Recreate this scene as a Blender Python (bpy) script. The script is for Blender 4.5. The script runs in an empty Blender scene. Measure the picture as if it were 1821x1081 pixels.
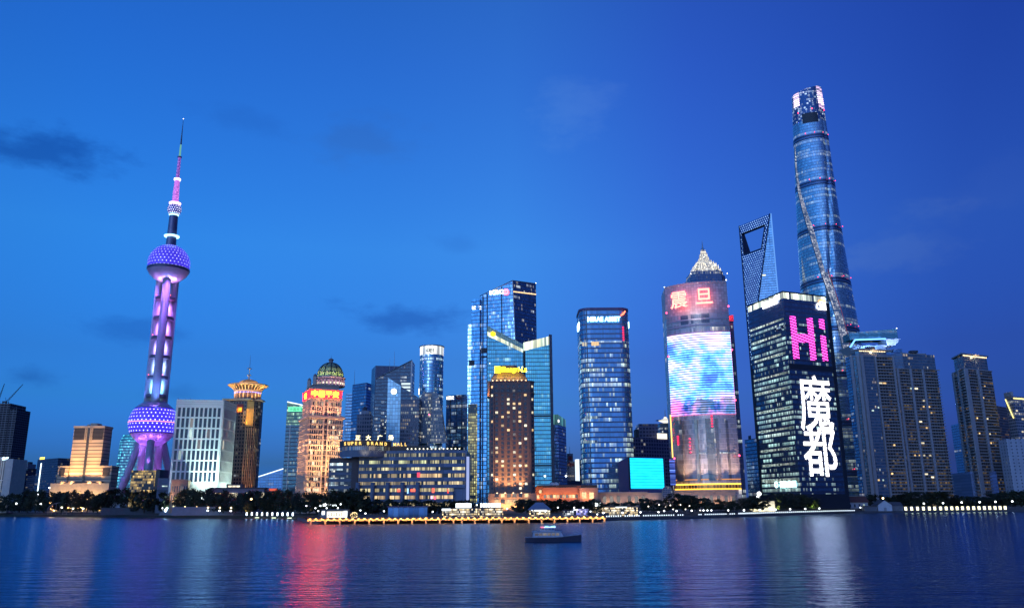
import bpy, math, random
from mathutils import Vector, Matrix
R = math.radians
random.seed(7)
scene = bpy.context.scene
COL = scene.collection

# ---------------------------------------------------------------- camera
CAM_H = 9.0
F_PX = 1440.0                 # focal length in photo pixels (photo 1821 wide)
PITCH = math.atan((898 - 540.5) / F_PX)
ROLL = R(0.4)
cam_d = bpy.data.cameras.new("camera")
cam = bpy.data.objects.new("camera", cam_d)
COL.objects.link(cam)
cam_d.sensor_width = 36.0
cam_d.lens = 36.0 * F_PX / 1821.0
cam_d.clip_start = 0.5
cam_d.clip_end = 60000
CAM_M = Matrix.Translation((0, 0, CAM_H)) @ Matrix.Rotation(R(90) + PITCH, 4, 'X') @ Matrix.Rotation(-ROLL, 4, 'Z')
cam.matrix_world = CAM_M
scene.camera = cam
CAM_R = CAM_M.to_3x3()

def at(u, v, D):
    """world point at depth Y = D seen along photo direction (u, v): used to survey real positions and sizes"""
    d = CAM_R @ Vector(((u - 910.5) / F_PX, (540.5 - v) / F_PX, -1.0))
    return Vector((0, 0, CAM_H)) + d * (D / d.y)

# ---------------------------------------------------------------- world: dusk sky
world = bpy.data.worlds.new("World")
scene.world = world
world.use_nodes = True
wt = world.node_tree
for n in list(wt.nodes):
    wt.nodes.remove(n)

class NT:
    """small node-tree writer"""
    def __init__(s, tree):
        s.t = tree
    def n(s, typ, **kw):
        nd = s.t.nodes.new(typ)
        for k, v in kw.items():
            setattr(nd, k, v)
        return nd
    def put(s, sock, val):
        if isinstance(val, bpy.types.NodeSocket):
            s.t.links.new(val, sock)
        elif val is not None:
            if isinstance(val, (tuple, list)) and len(val) == 3 and sock.type == 'RGBA':
                val = (*val, 1)
            sock.default_value = val
    def m(s, op, a, b=None, c=None, clamp=False):
        nd = s.n('ShaderNodeMath', operation=op, use_clamp=clamp)
        s.put(nd.inputs[0], a)
        if b is not None: s.put(nd.inputs[1], b)
        if c is not None: s.put(nd.inputs[2], c)
        return nd.outputs[0]
    def vm(s, op, a, b=None, scale=None):
        nd = s.n('ShaderNodeVectorMath', operation=op)
        s.put(nd.inputs[0], a)
        if b is not None: s.put(nd.inputs[1], b)
        if scale is not None: s.put(nd.inputs['Scale'], scale)
        return nd.outputs['Value'] if op in ('DOT_PRODUCT', 'LENGTH', 'DISTANCE') else nd.outputs[0]
    def mix(s, fac, a, b, blend='MIX'):
        nd = s.n('ShaderNodeMix', data_type='RGBA', blend_type=blend)
        s.put(nd.inputs[0], fac); s.put(nd.inputs[6], a); s.put(nd.inputs[7], b)
        return nd.outputs[2]
    def ramp(s, fac, stops, interp='LINEAR'):
        nd = s.n('ShaderNodeValToRGB')
        nd.color_ramp.interpolation = interp
        el = nd.color_ramp.elements
        while len(el) < len(stops): el.new(0.5)
        for e, (p, c) in zip(el, stops):
            e.position = p; e.color = (*c, 1) if len(c) == 3 else c
        s.put(nd.inputs[0], fac)
        return nd.outputs[0]
    def xyz(s, v):
        nd = s.n('ShaderNodeSeparateXYZ'); s.put(nd.inputs[0], v); return nd.outputs
    def vec(s, x, y, z):
        nd = s.n('ShaderNodeCombineXYZ')
        s.put(nd.inputs[0], x); s.put(nd.inputs[1], y); s.put(nd.inputs[2], z)
        return nd.outputs[0]
    def noise(s, v, scale, detail=3, rough=0.5, dim='3D'):
        nd = s.n('ShaderNodeTexNoise', noise_dimensions=dim)
        s.put(nd.inputs['Vector'], v)
        nd.inputs['Scale'].default_value = scale
        nd.inputs['Detail'].default_value = detail
        nd.inputs['Roughness'].default_value = rough
        return nd.outputs[0]
    def white(s, v):
        nd = s.n('ShaderNodeTexWhiteNoise', noise_dimensions='3D')
        s.put(nd.inputs['Vector'], v)
        return nd.outputs[0], nd.outputs[1]

SUN_EL, SUN_ROT = R(2.0), R(205)
w = NT(wt)
sky = w.n('ShaderNodeTexSky', sky_type='NISHITA')
sky.sun_disc = False
sky.sun_elevation = SUN_EL
sky.sun_rotation = SUN_ROT
sky.altitude = 0
sky.air_density = 1.2
sky.dust_density = 0.4
sky.ozone_density = 6.0
tc = w.n('ShaderNodeTexCoord')
_d = w.vm('NORMALIZE', tc.outputs['Generated'])
_x, _y, _z = w.xyz(_d)
w.put(sky.inputs['Vector'], w.vec(_x, _y, w.m('MAXIMUM', _z, .05)))
dirv = w.vm('NORMALIZE', tc.outputs['Generated'])
dx, dy, dz = w.xyz(dirv)
# blue hour: sky deepens away from the afterglow (which lies behind and to the left)
side = w.m('MULTIPLY_ADD', dx, 0.5, 0.5)
tint = w.ramp(side, [(0.0, (1.3, 1.36, 1.44)), (0.28, (1.25, 1.35, 1.45)), (0.42, (1.45, 1.2, 1.24)), (0.5, (1.7, 1.18, 1.17)), (0.60, (1.38, .72, .95)), (0.74, (.76, .39, .63)), (1.0, (.55, .28, .5))])
elev = w.ramp(dz, [(0.0, (.12, .56, 2.35)), (0.04, (.14, .58, 2.35)), (.08, (.25, .64, 1.55)), (.12, (.37, .70, 1.1)), (.17, (.56, .70, .93)), (.30, (1, 1, 1)), (0.5, (.92, .88, 1.0)), (1.0, (.7, .7, .8))])
base = w.mix(1.0, w.mix(1.0, sky.outputs[0], tint, 'MULTIPLY'), elev, 'MULTIPLY')
# the western half of the sky, behind the camera, still holds the afterglow
west = w.m('MULTIPLY', dy, -1.0, clamp=True)
glowf = w.m('MULTIPLY_ADD', west, .55, 1.0)
base = w.mix(1.0, base, w.vec(w.m('MULTIPLY', glowf, w.m('MULTIPLY_ADD', west, .7, 1.0)), w.m('MULTIPLY', glowf, w.m('MULTIPLY_ADD', west, .25, 1.0)), glowf), 'MULTIPLY')
# wispy evening clouds, each a soft patch broken by noise
warp = w.noise(dirv, 5.0, 4, .55)
nz = w.noise(w.vm('MULTIPLY', dirv, (1, 1, 2.2)), 9.0, 6, .6)
def cloud_patch(u, v, su, sv):
    c = at(u, v, 1.0) - Vector((0, 0, CAM_H)); c.normalize()
    side_v = Vector((c.y, -c.x, 0)).normalized(); up_v = side_v.cross(c)
    a = w.m('DIVIDE', w.m('SUBTRACT', w.vm('DOT_PRODUCT', dirv, tuple(side_v)), 0.0), su / F_PX)
    b = w.m('DIVIDE', w.vm('DOT_PRODUCT', dirv, tuple(up_v)), sv / F_PX)
    r = w.m('SQRT', w.m('ADD', w.m('MULTIPLY', a, a), w.m('MULTIPLY', b, b)))
    r = w.m('MULTIPLY_ADD', w.m('SUBTRACT', nz, .5), 3.4, r)
    front = w.m('GREATER_THAN', w.vm('DOT_PRODUCT', dirv, tuple(c)), 0.0)
    nd = w.n('ShaderNodeMapRange', interpolation_type='SMOOTHSTEP')
    w.put(nd.inputs[0], r)
    nd.inputs[1].default_value = 1.05; nd.inputs[2].default_value = 0.15
    nd.inputs[3].default_value = 0.0; nd.inputs[4].default_value = 1.0
    return w.m('MULTIPLY', nd.outputs[0], front)
col = base
for (u, v, su, sv, dark, amt) in [
        (62, 275, 150, 62, (0.42, 0.50, 0.62), .9), (50, 672, 55, 20, (0.5, 0.55, 0.66), .6),
        (225, 580, 95, 26, (0.55, 0.6, 0.72), .6), (700, 570, 120, 36, (0.5, 0.55, 0.68), .8),
        (640, 250, 110, 55, (1.2, .80, .74), .5), (440, 215, 120, 30, (.82, .80, .84), .5), (820, 437, 45, 24, (.8, .8, .86), .5),
        (1015, 195, 90, 62, (2.4, 1.4, 1.05), .45), (1625, 425, 125, 52, (2.2, 1.4, 1.0), .5),
        (1790, 330, 90, 50, (1.35, 1.1, 1.0), .45), (330, 700, 70, 22, (.62, .66, .75), .5)]:
    pm = cloud_patch(u, v, su, sv)
    col = w.mix(w.m('MULTIPLY', pm, amt), col, w.mix(1.0, col, (*dark, 1), 'MULTIPLY'))
bg = w.n('ShaderNodeBackground')
w.put(bg.inputs[0], col)
bg.inputs[1].default_value = 0.15
wo = w.n('ShaderNodeOutputWorld')
wt.links.new(bg.outputs[0], wo.inputs[0])

# weak afterglow of the set sun, behind the camera to the left
sd = bpy.data.lights.new("sun", 'SUN')
sd.energy = 0.04
sd.angle = R(12)
sd.color = (0.75, 0.85, 1.0)
so = bpy.data.objects.new("sun", sd)
COL.objects.link(so)
so.location = (0, 0, 300)
sdir = Vector((math.sin(SUN_ROT) * math.cos(R(12)), math.cos(SUN_ROT) * math.cos(R(12)), math.sin(R(12))))
so.rotation_euler = (-sdir).to_track_quat('-Z', 'Y').to_euler()

scene.view_settings.view_transform = 'Standard'
scene.view_settings.look = 'None'
scene.view_settings.exposure = 2.0
scene.view_settings.gamma = 1.0
scene.cycles.max_bounces = 5
scene.cycles.diffuse_bounces = 2
scene.cycles.glossy_bounces = 3
scene.cycles.transmission_bounces = 3
scene.cycles.sample_clamp_indirect = 25.0
scene.cycles.caustics_reflective = False
scene.cycles.caustics_refractive = False

# ---------------------------------------------------------------- object helpers
def tag(o, label=None, cat=None, group=None, kind=None):
    if label: o['label'] = label
    if cat: o['category'] = cat
    if group: o['group'] = group
    if kind: o['kind'] = kind
    return o

def thing(name, label, cat, loc=(0, 0, 0), rz=0.0, group=None):
    o = bpy.data.objects.new(name, None)
    COL.objects.link(o)
    o.location = loc
    o.rotation_euler = (0, 0, rz)
    o.empty_display_size = 2
    return tag(o, label, cat, group, 'thing')

class MB:
    """collects faces of one part; UVs are metres along the wall and height"""
    def __init__(s):
        s.v = []; s.f = []; s.uv = []; s.mi = []
    def face(s, pts, uvs=None, m=0):
        i = len(s.v)
        s.v += [tuple(p) for p in pts]
        s.f.append(tuple(range(i, i + len(pts))))
        s.uv += list(uvs) if uvs else [(-50.0, -50.0)] * len(pts)
        s.mi.append(m)
        return s
    def prism(s, poly, z0, z1, m=0, mt=None, top=None, cap=True, bottom=False, u0=0.0, v0=None, zt=None):
        """walls round a CCW polygon; top: another polygon; zt: per-corner top heights"""
        top = top or poly
        n = len(poly); u = u0
        mt = m if mt is None else mt
        zt = zt or [z1] * n
        for i in range(n):
            j = (i + 1) % n
            a, b, c, d = poly[i], poly[j], top[j], top[i]
            L = math.hypot(b[0] - a[0], b[1] - a[1])
            s.face([(a[0], a[1], z0), (b[0], b[1], z0), (c[0], c[1], zt[j]), (d[0], d[1], zt[i])],
                   [(u, z0), (u + L, z0), (u + L, zt[j]), (u, zt[i])], m)
            u += L
        if cap:
            s.face([(p[0], p[1], zt[i]) for i, p in enumerate(top)], None, mt)
        if bottom:
            s.face([(p[0], p[1], z0) for p in reversed(poly)], None, mt)
        return s
    def box(s, x0, x1, y0, y1, z0, z1, m=0, mt=None, bottom=True):
        return s.prism([(x0, y0), (x1, y0), (x1, y1), (x0, y1)], z0, z1, m, mt, bottom=bottom)
    def obox(s, c, ax, w, d, z0, z1, m=0):
        """box centred at c=(x,y) whose width runs along unit vector ax"""
        a = Vector((ax[0], ax[1])).normalized(); n = Vector((-a.y, a.x))
        c = Vector((c[0], c[1]))
        P = [c - a * w / 2 - n * d / 2, c + a * w / 2 - n * d / 2, c + a * w / 2 + n * d / 2, c - a * w / 2 + n * d / 2]
        return s.prism([tuple(p) for p in P], z0, z1, m, bottom=True)
    def tube(s, p0, p1, r0, r1=None, n=8, m=0, caps=True):
        r1 = r0 if r1 is None else r1
        p0 = Vector(p0); p1 = Vector(p1); d = (p1 - p0); L = d.length; d.normalize()
        a = d.orthogonal().normalized(); b = d.cross(a)
        ring = lambda p, r: [p + (a * math.cos(t) + b * math.sin(t)) * r for t in (2 * math.pi * k / n for k in range(n))]
        A = ring(p0, r0); B = ring(p1, r1)
        for k in range(n):
            j = (k + 1) % n
            c = 2 * math.pi * max(r0, r1) / n
            s.face([A[k], A[j], B[j], B[k]], [(k * c, 0), (k * c + c, 0), (k * c + c, L), (k * c, L)], m)
        if caps:
            s.face(list(reversed(A)), None, m); s.face(B, None, m)
        return s
    def lathe(s, prof, n=32, c=(0, 0), m=0, R0=None, a0=0.0, a1=2 * math.pi, vz=True):
        """profile [(r, z)...] bottom to top; u = angle * R0, v = z (or arc length)"""
        R0 = R0 or max(r for r, z in prof)
        arc = 0.0
        full = abs(a1 - a0 - 2 * math.pi) < 1e-6
        for (ra, za), (rb, zb) in zip(prof[:-1], prof[1:]):
            L = math.hypot(rb - ra, zb - za)
            va, vb = (za, zb) if vz else (arc, arc + L)
            for k in range(n):
                t0 = a0 + (a1 - a0) * k / n; t1 = a0 + (a1 - a0) * (k + 1) / n
                p = lambda r, t, z: (c[0] + r * math.cos(t), c[1] + r * math.sin(t), z)
                pts = [p(ra, t0, za), p(ra, t1, za), p(rb, t1, zb), p(rb, t0, zb)]
                uv = [(t0 * R0, va), (t1 * R0, va), (t1 * R0, vb), (t0 * R0, vb)]
                if rb < 1e-6: pts, uv = pts[:3], uv[:3]
                elif ra < 1e-6: pts, uv = [pts[0], pts[2], pts[3]], [uv[0], uv[2], uv[3]]
                s.face(pts, uv, m)
            arc += L
        return s
    def build(s, name, mats, parent=None, smooth=False, loc=None):
        me = bpy.data.meshes.new(name)
        me.from_pydata(s.v, [], s.f)
        uvl = me.uv_layers.new(name='UVMap')
        flat = [c for uv in s.uv for c in uv]
        uvl.data.foreach_set('uv', flat)
        mats = mats if isinstance(mats, (list, tuple)) else [mats]
        for mt in mats: me.materials.append(mt)
        me.polygons.foreach_set('material_index', s.mi)
        if smooth:
            import bmesh
            bm = bmesh.new(); bm.from_mesh(me)
            bmesh.ops.remove_doubles(bm, verts=bm.verts, dist=1e-4)
            bm.to_mesh(me); bm.free()
            me.polygons.foreach_set('use_smooth', [True] * len(me.polygons))
        me.update()
        o = bpy.data.objects.new(name, me)
        COL.objects.link(o)
        if parent: o.parent = parent
        if loc is not None: o.location = loc
        return o

def copy_tree(o, parent=None):
    c = o.copy(); COL.objects.link(c)
    if parent: c.parent = parent
    for ch in list(o.children): copy_tree(ch, c)
    return c

def circle_poly(cx, cy, rx, ry=None, n=32, a0=0.0):
    ry = ry or rx
    return [(cx + rx * math.cos(a0 + 2 * math.pi * k / n), cy + ry * math.sin(a0 + 2 * math.pi * k / n)) for k in range(n)]

def rrect(x0, x1, y0, y1, r, n=6):
    P = []
    for cx, cy, a in ((x1 - r, y0 + r, -90), (x1 - r, y1 - r, 0), (x0 + r, y1 - r, 90), (x0 + r, y0 + r, 180)):
        for k in range(n + 1):
            t = R(a + 90 * k / n)
            P.append((cx + r * math.cos(t), cy + r * math.sin(t)))
    return P

def inset(poly, d):
    """shrink a convex CCW polygon by d"""
    n = len(poly); out = []
    for i in range(n):
        p0 = Vector(poly[i - 1]); p1 = Vector(poly[i]); p2 = Vector(poly[(i + 1) % n])
        e1 = (p1 - p0).normalized(); e2 = (p2 - p1).normalized()
        n1 = Vector((-e1.y, e1.x)); n2 = Vector((-e2.y, e2.x))
        b = (n1 + n2); b.normalize()
        k = d / max(0.2, b.dot(n1))
        q = p1 + b * k
        out.append((q.x, q.y))
    return out

# ---------------------------------------------------------------- materials
_mats = {}
def new_mat(name):
    m = bpy.data.materials.new(name); m.use_nodes = True
    t = NT(m.node_tree)
    for n in list(m.node_tree.nodes): m.node_tree.nodes.remove(n)
    out = t.n('ShaderNodeOutputMaterial')
    return m, t, out

def plain(name, col, rough=.7, metal=0.0, var=.25, scale=.35):
    """opaque surface with slow blotchy variation and a little fine grain"""
    if name in _mats: return _mats[name]
    m, t, out = new_mat(name)
    p = t.n('ShaderNodeBsdfPrincipled')
    tc = t.n('ShaderNodeTexCoord')
    n1 = t.noise(tc.outputs['Object'], scale, 4, .6)
    n2 = t.noise(tc.outputs['Object'], scale * 9, 2, .5)
    f = t.m('MULTIPLY_ADD', t.m('ADD', n1, t.m('MULTIPLY', n2, .4)), 2 * var, 1 - 1.4 * var)
    t.put(p.inputs['Base Color'], t.mix(1.0, col, t.vec(f, f, f), 'MULTIPLY'))
    p.inputs['Roughness'].default_value = rough
    p.inputs['Metallic'].default_value = metal
    m.node_tree.links.new(p.outputs[0], out.inputs[0])
    _mats[name] = m
    return m

def glow(name, col, strength):
    """a lit lamp, letter or light strip"""
    if name in _mats: return _mats[name]
    m, t, out = new_mat(name)
    e = t.n('ShaderNodeEmission')
    e.inputs[0].default_value = (*col, 1); e.inputs[1].default_value = strength
    m.node_tree.links.new(e.outputs[0], out.inputs[0])
    _mats[name] = m
    return m

def facade_group():
    g = bpy.data.node_groups.new('facade', 'ShaderNodeTree')
    I = g.interface
    def fin(n, d, typ='NodeSocketFloat'):
        s = I.new_socket(n, in_out='INPUT', socket_type=typ); s.default_value = d
    fin('Bay', 1.5); fin('Floor', 4.0); fin('Mullion', .12); fin('Spandrel', .3)
    fin('Glass', (.03, .05, .08, 1), 'NodeSocketColor'); fin('Frame', (.1, .1, .12, 1), 'NodeSocketColor'); fin('Band', (.1, .1, .12, 1), 'NodeSocketColor')
    fin('Metal', .5); fin('Rough', .12); fin('Lit', .15); fin('FloorLit', .1); fin('Patch', .08)
    fin('ColA', (1, .8, .5, 1), 'NodeSocketColor'); fin('ColB', (.8, 1, .9, 1), 'NodeSocketColor'); fin('Power', 1.0); fin('Seed', 0.0); fin('Group', 4.0); fin('Ripple', .03); fin('BandMetal', .2)
    fin('ZMin', -1000.0); fin('ZMax', 5000.0)
    I.new_socket('BSDF', in_out='OUTPUT', socket_type='NodeSocketShader')
    t = NT(g)
    gi = t.n('NodeGroupInput').outputs; go = t.n('NodeGroupOutput')
    uv = t.n('ShaderNodeUVMap'); uv.uv_map = 'UVMap'
    U, V, _ = t.xyz(uv.outputs[0])
    cu = t.m('DIVIDE', U, gi['Bay']); cv = t.m('DIVIDE', V, gi['Floor'])
    iu = t.m('FLOOR', cu); iv = t.m('FLOOR', cv); fu = t.m('FRACT', cu); fv = t.m('FRACT', cv)
    wall = t.m('GREATER_THAN', U, -40.0)
    isM = t.m('LESS_THAN', fu, gi['Mullion']); isS = t.m('LESS_THAN', fv, gi['Spandrel'])
    # random per pane, per floor, per run of panes
    r1, rc = t.white(t.vec(iu, iv, gi['Seed']))
    rfl, rfc = t.white(t.vec(7.3, iv, t.m('ADD', gi['Seed'], 11.0)))
    ig = t.m('FLOOR', t.m('DIVIDE', t.m('ADD', iu, t.m('MULTIPLY', rfl, 9.0)), gi['Group']))
    rg, rgc = t.white(t.vec(ig, iv, t.m('ADD', gi['Seed'], 23.0)))
    pn = t.noise(t.vec(t.m('MULTIPLY', iu, 1.0), t.m('MULTIPLY', iv, 1.6), gi['Seed']), .11, 2, .5)
    patch = t.m('MULTIPLY', t.m('SUBTRACT', pn, .35), 3.0, clamp=True)
    litp = t.m('LESS_THAN', r1, t.m('MULTIPLY', gi['Lit'], t.m('MULTIPLY_ADD', patch, 1.4, .3)))
    litf = t.m('MULTIPLY', t.m('LESS_THAN', rfl, gi['FloorLit']), t.m('LESS_THAN', r1, .86))
    litg = t.m('LESS_THAN', rg, t.m('MULTIPLY', gi['Patch'], t.m('MULTIPLY_ADD', patch, 1.4, .3)))
    lit = t.m('MAXIMUM', t.m('MULTIPLY', litp, .8), t.m('MAXIMUM', litf, litg))
    rx, ry, rz = t.xyz(rc)
    br = t.m('MULTIPLY', lit, t.m('MULTIPLY_ADD', t.m('MULTIPLY', ry, ry), .9, .25))
    gx, gy, gz = t.xyz(rgc)
    br = t.m('MULTIPLY', br, t.m('MULTIPLY_ADD', gy, .8, .35))
    # rooms: brighter near the ceiling, furniture and blinds below
    room = t.noise(t.vec(t.m('MULTIPLY', cu, 2.3), t.m('MULTIPLY', cv, 4.0), gi['Seed']), 1.0, 2, .6)
    prof = t.m('MULTIPLY_ADD', t.m('POWER', fv, 2.0), .7, .45)
    br = t.m('MULTIPLY', br, t.m('MULTIPLY', prof, t.m('MULTIPLY_ADD', room, 1.6, .15)))
    inz = t.m('MULTIPLY', t.m('GREATER_THAN', V, gi['ZMin']), t.m('LESS_THAN', V, gi['ZMax']))
    br = t.m('MULTIPLY', br, inz)
    mask = t.m('MULTIPLY', t.m('MULTIPLY', t.m('SUBTRACT', 1.0, isM), t.m('SUBTRACT', 1.0, isS)), wall)
    br = t.m('MULTIPLY', t.m('MULTIPLY', br, mask), gi['Power'])
    lc = t.mix(t.m('MULTIPLY_ADD', gx, .8, t.m('MULTIPLY', rz, .2)), gi['ColA'], gi['ColB'])
    fr = t.mix(isS, gi['Frame'], gi['Band'])
    dirt = t.noise(t.vec(t.m('MULTIPLY', U, .3), t.m('MULTIPLY', V, .06), gi['Seed']), 1.0, 4, .6)
    df = t.m('MULTIPLY_ADD', dirt, .7, .65)
    fr = t.mix(1.0, fr, t.vec(df, df, df), 'MULTIPLY')
    gv = t.m('MULTIPLY_ADD', rx, .5, .75)
    gl = t.mix(1.0, gi['Glass'], t.vec(gv, gv, gv), 'MULTIPLY')
    colr = t.mix(mask, fr, gl)
    metal = t.m('MULTIPLY', t.m('ADD', t.m('MULTIPLY', mask, gi['Metal']), t.m('MULTIPLY', t.m('SUBTRACT', 1.0, mask), gi['BandMetal'])), wall)
    rough = t.m('ADD', t.m('MULTIPLY', mask, gi['Rough']), t.m('MULTIPLY', t.m('SUBTRACT', 1.0, mask), .45))
    geo = t.n('ShaderNodeNewGeometry')
    jit = t.vm('SCALE', t.vm('SUBTRACT', rc, (.5, .5, .5)), None, t.m('MULTIPLY', gi['Ripple'], mask))
    nrm = t.vm('NORMALIZE', t.vm('ADD', geo.outputs['Normal'], jit))
    p = t.n('ShaderNodeBsdfPrincipled')
    t.put(p.inputs['Base Color'], colr); t.put(p.inputs['Metallic'], metal); t.put(p.inputs['Roughness'], rough)
    t.put(p.inputs['Normal'], nrm)
    t.put(p.inputs['Emission Color'], lc); t.put(p.inputs['Emission Strength'], br)
    g.links.new(p.outputs[0], go.inputs[0])
    return g
FACADE = facade_group()
_seed = [1.0]
def facade(name, **kw):
    if name in _mats: return _mats[name]
    m, t, out = new_mat(name)
    gn = t.n('ShaderNodeGroup'); gn.node_tree = FACADE
    _seed[0] += 3.0
    kw.setdefault('Seed', _seed[0])
    if kw.get('Metal', 0) >= .5:
        g_ = kw['Glass']; kw['Glass'] = (min(.9, g_[0] * 1.45), min(.9, g_[1] * 1.75), min(.9, g_[2] * 1.5))
        b_ = kw.get('Band', (.1, .1, .12)); kw['Band'] = tuple(c * 1.25 for c in b_)
    for k, v in kw.items():
        gn.inputs[k].default_value = (*v, 1) if isinstance(v, tuple) and len(v) == 3 else v
    m.node_tree.links.new(gn.outputs[0], out.inputs[0])
    _mats[name] = m
    return m

# ---------------------------------------------------------------- lettering
def lettering(name, text, size, mat, parent, loc, rz=0.0, depth=.4, thick=0.0, align='LEFT', spacing=1.0, shear=0.0, fit=None):
    """raised letters standing on a wall that faces local -Y"""
    cu = bpy.data.curves.new('tmp_text', 'FONT')
    cu.body = text; cu.size = size; cu.extrude = depth / 2; cu.offset = thick
    cu.align_x = align; cu.align_y = 'BOTTOM_BASELINE'; cu.space_character = spacing; cu.shear = shear
    cu.resolution_u = 3
    to = bpy.data.objects.new('tmp_text', cu); COL.objects.link(to)
    dg = bpy.context.evaluated_depsgraph_get(); dg.update()
    me = bpy.data.meshes.new_from_object(to.evaluated_get(dg))
    bpy.data.objects.remove(to); bpy.data.curves.remove(cu)
    me.name = name
    if fit:      # (width, height) in metres
        for ax, want in enumerate(fit):
            lo = min(v.co[ax] for v in me.vertices); hi = max(v.co[ax] for v in me.vertices)
            if want:
                for v in me.vertices: v.co[ax] = (v.co[ax] - (lo if ax == 0 else 0)) * want / (hi - lo)
    me.materials.clear(); me.materials.append(mat)
    o = bpy.data.objects.new(name, me); COL.objects.link(o)
    if parent: o.parent = parent
    o.location = loc
    o.rotation_euler = (R(90), 0, rz)
    return o

def lamp(kind, name, parent, loc, col, power, target=None, **kw):
    ld = bpy.data.lights.new(name, kind)
    ld.color = col; ld.energy = power
    for k, v in kw.items(): setattr(ld, k, v)
    o = bpy.data.objects.new(name, ld); COL.objects.link(o)
    if parent: o.parent = parent
    o.location = loc
    if target is not None:
        o.rotation_euler = (Vector(target) - Vector(loc)).to_track_quat('-Z', 'Y').to_euler()
    return o

# survey helper: the outline of a flat roof as seen gives every corner's distance once the first is known
def roof_plan(pts, D0):
    P0 = at(*pts[0], D0); H = P0.z
    out = [Vector((P0.x, P0.y))]
    for (u, v) in pts[1:]:
        d = at(u, v, 1.0) - Vector((0, 0, CAM_H))
        D = (H - CAM_H) / d.z
        out.append(Vector((d.x * D, D)))
    return H, out

# ================================================================ setting: water, banks, ground
G = 4.0        # ground level of the city bank
def on_level(u, v, z):
    d = at(u, v, 1.0) - Vector((0, 0, CAM_H))
    D = (z - CAM_H) / d.z
    return Vector((d.x * D, D, z))

def water_mat():
    m, t, out = new_mat('river_water')
    geo = t.n('ShaderNodeNewGeometry')
    pos = geo.outputs['Position']
    n1 = t.noise(t.vm('MULTIPLY', pos, (.09, .30, 1)), 1.0, 4, .6)
    n2 = t.noise(t.vm('MULTIPLY', pos, (.30, 1.0, 1)), 1.0, 3, .6)
    n3 = t.noise(t.vm('MULTIPLY', pos, (.012, .05, 1)), 1.0, 2, .5)
    h = t.m('ADD', t.m('MULTIPLY', n1, 1.3), t.m('MULTIPLY', n2, .5))
    h = t.m('ADD', h, t.m('MULTIPLY', n3, .5))
    b = t.n('ShaderNodeBump'); b.inputs['Strength'].default_value = 1.0
    b.inputs['Distance'].default_value = .36
    t.put(b.inputs['Height'], h)
    # chop: of steep little waves one sees mostly the faces turned to the near bank
    nrm = t.vm('NORMALIZE', t.vm('ADD', b.outputs[0], (0, -.06, 0)))
    g = t.n('ShaderNodeBsdfGlossy'); g.inputs['Roughness'].default_value = .16
    g.inputs['Color'].default_value = (.50, .70, 1.0, 1)          # blue tint put into the reflected light
    d = t.n('ShaderNodeBsdfDiffuse'); d.inputs['Color'].default_value = (.004, .016, .050, 1)
    fr = t.n('ShaderNodeFresnel'); fr.inputs['IOR'].default_value = 1.185
    for nd in (g, d, fr): t.put(nd.inputs['Normal'], nrm)
    mx = t.n('ShaderNodeMixShader')
    t.put(mx.inputs[0], fr.outputs[0]); t.put(mx.inputs[1], d.outputs[0]); t.put(mx.inputs[2], g.outputs[0])
    m.node_tree.links.new(mx.outputs[0], out.inputs[0])
    return m

tag(MB().face([(-9000, -300, 0), (9000, -300, 0), (9000, 9000, 0), (-9000, 9000, 0)]).build('river', water_mat()), kind='structure')

M_concrete = plain('concrete', (.08, .08, .09), .85)
M_stonewall = plain('quay_stone', (.09, .09, .10), .9, var=.4, scale=.2)
M_paving = plain('paving', (.07, .068, .066), .85)
M_grass = plain('grass_bank', (.018, .03, .012), .95, var=.5, scale=.12)
M_ground = plain('ground', (.05, .055, .05), .95, var=.4, scale=.02)

shore_px = [(-260, 917.5), (0, 918), (150, 919.5), (300, 921), (420, 922), (528, 923.6), (546, 929.4), (700, 928.6), (900, 927.4), (1060, 926.3), (1100, 925), (1200, 922.7), (1300, 920), (1400, 916.3), (1500, 912.8), (1600, 911.5), (1821, 909.3), (2100, 907)]
shore = [on_level(u, v, 0) for u, v in shore_px]
def inland(i, d):
    a = shore[max(0, i - 1)]; b = shore[min(len(shore) - 1, i + 1)]
    t = (b - a).normalized()
    return shore[i] + Vector((-t.y, t.x, 0)) * d
def strip(name, mat, pa, pb, kind='structure'):
    mb = MB(); u = 0
    for i in range(len(pa) - 1):
        L = (pa[i + 1] - pa[i]).length
        mb.face([pa[i], pa[i + 1], pb[i + 1], pb[i]], [(u, 0), (u + L, 0), (u + L, 3), (u, 3)]); u += L
    return tag(mb.build(name, mat), kind=kind)
N = len(shore)
Z = lambda p, z: Vector((p.x, p.y, z))
strip('bank_slope', M_grass, [Z(shore[i], -.5) for i in range(6)], [Z(inland(i, 16), 2.2) for i in range(6)])
strip('quay_wall', M_stonewall, [Z(shore[i], -.5) for i in range(5, N)], [Z(inland(i, .6), 1.7) for i in range(5, N)])
prom_f = [Z(inland(i, 16), 2.2) if i < 6 else Z(inland(i, .6), 1.7) for i in range(N)]
prom_b = [Z(inland(i, 34), 2.25) if i < 6 else Z(inland(i, 16), 1.75) for i in range(N)]
strip('river_walk', M_paving, prom_f, prom_b)
wall_t = [Z(inland(i, 34.4), 4.6) if i < 6 else Z(inland(i, 16.4), 4.3) for i in range(N)]
strip('retaining_wall', M_concrete, prom_b, wall_t)
gr = MB()
far = [Vector((p.x * 12 if abs(p.x) > 100 else p.x, 9000, G)) for p in wall_t]
inn = [Z(inland(i, 60), G) for i in range(N)]
for i in range(N - 1):
    gr.face([wall_t[i], wall_t[i + 1], inn[i + 1], inn[i]])
    gr.face([inn[i], inn[i + 1], far[i + 1], far[i]])
tag(gr.build('ground', M_ground), kind='structure')

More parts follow.
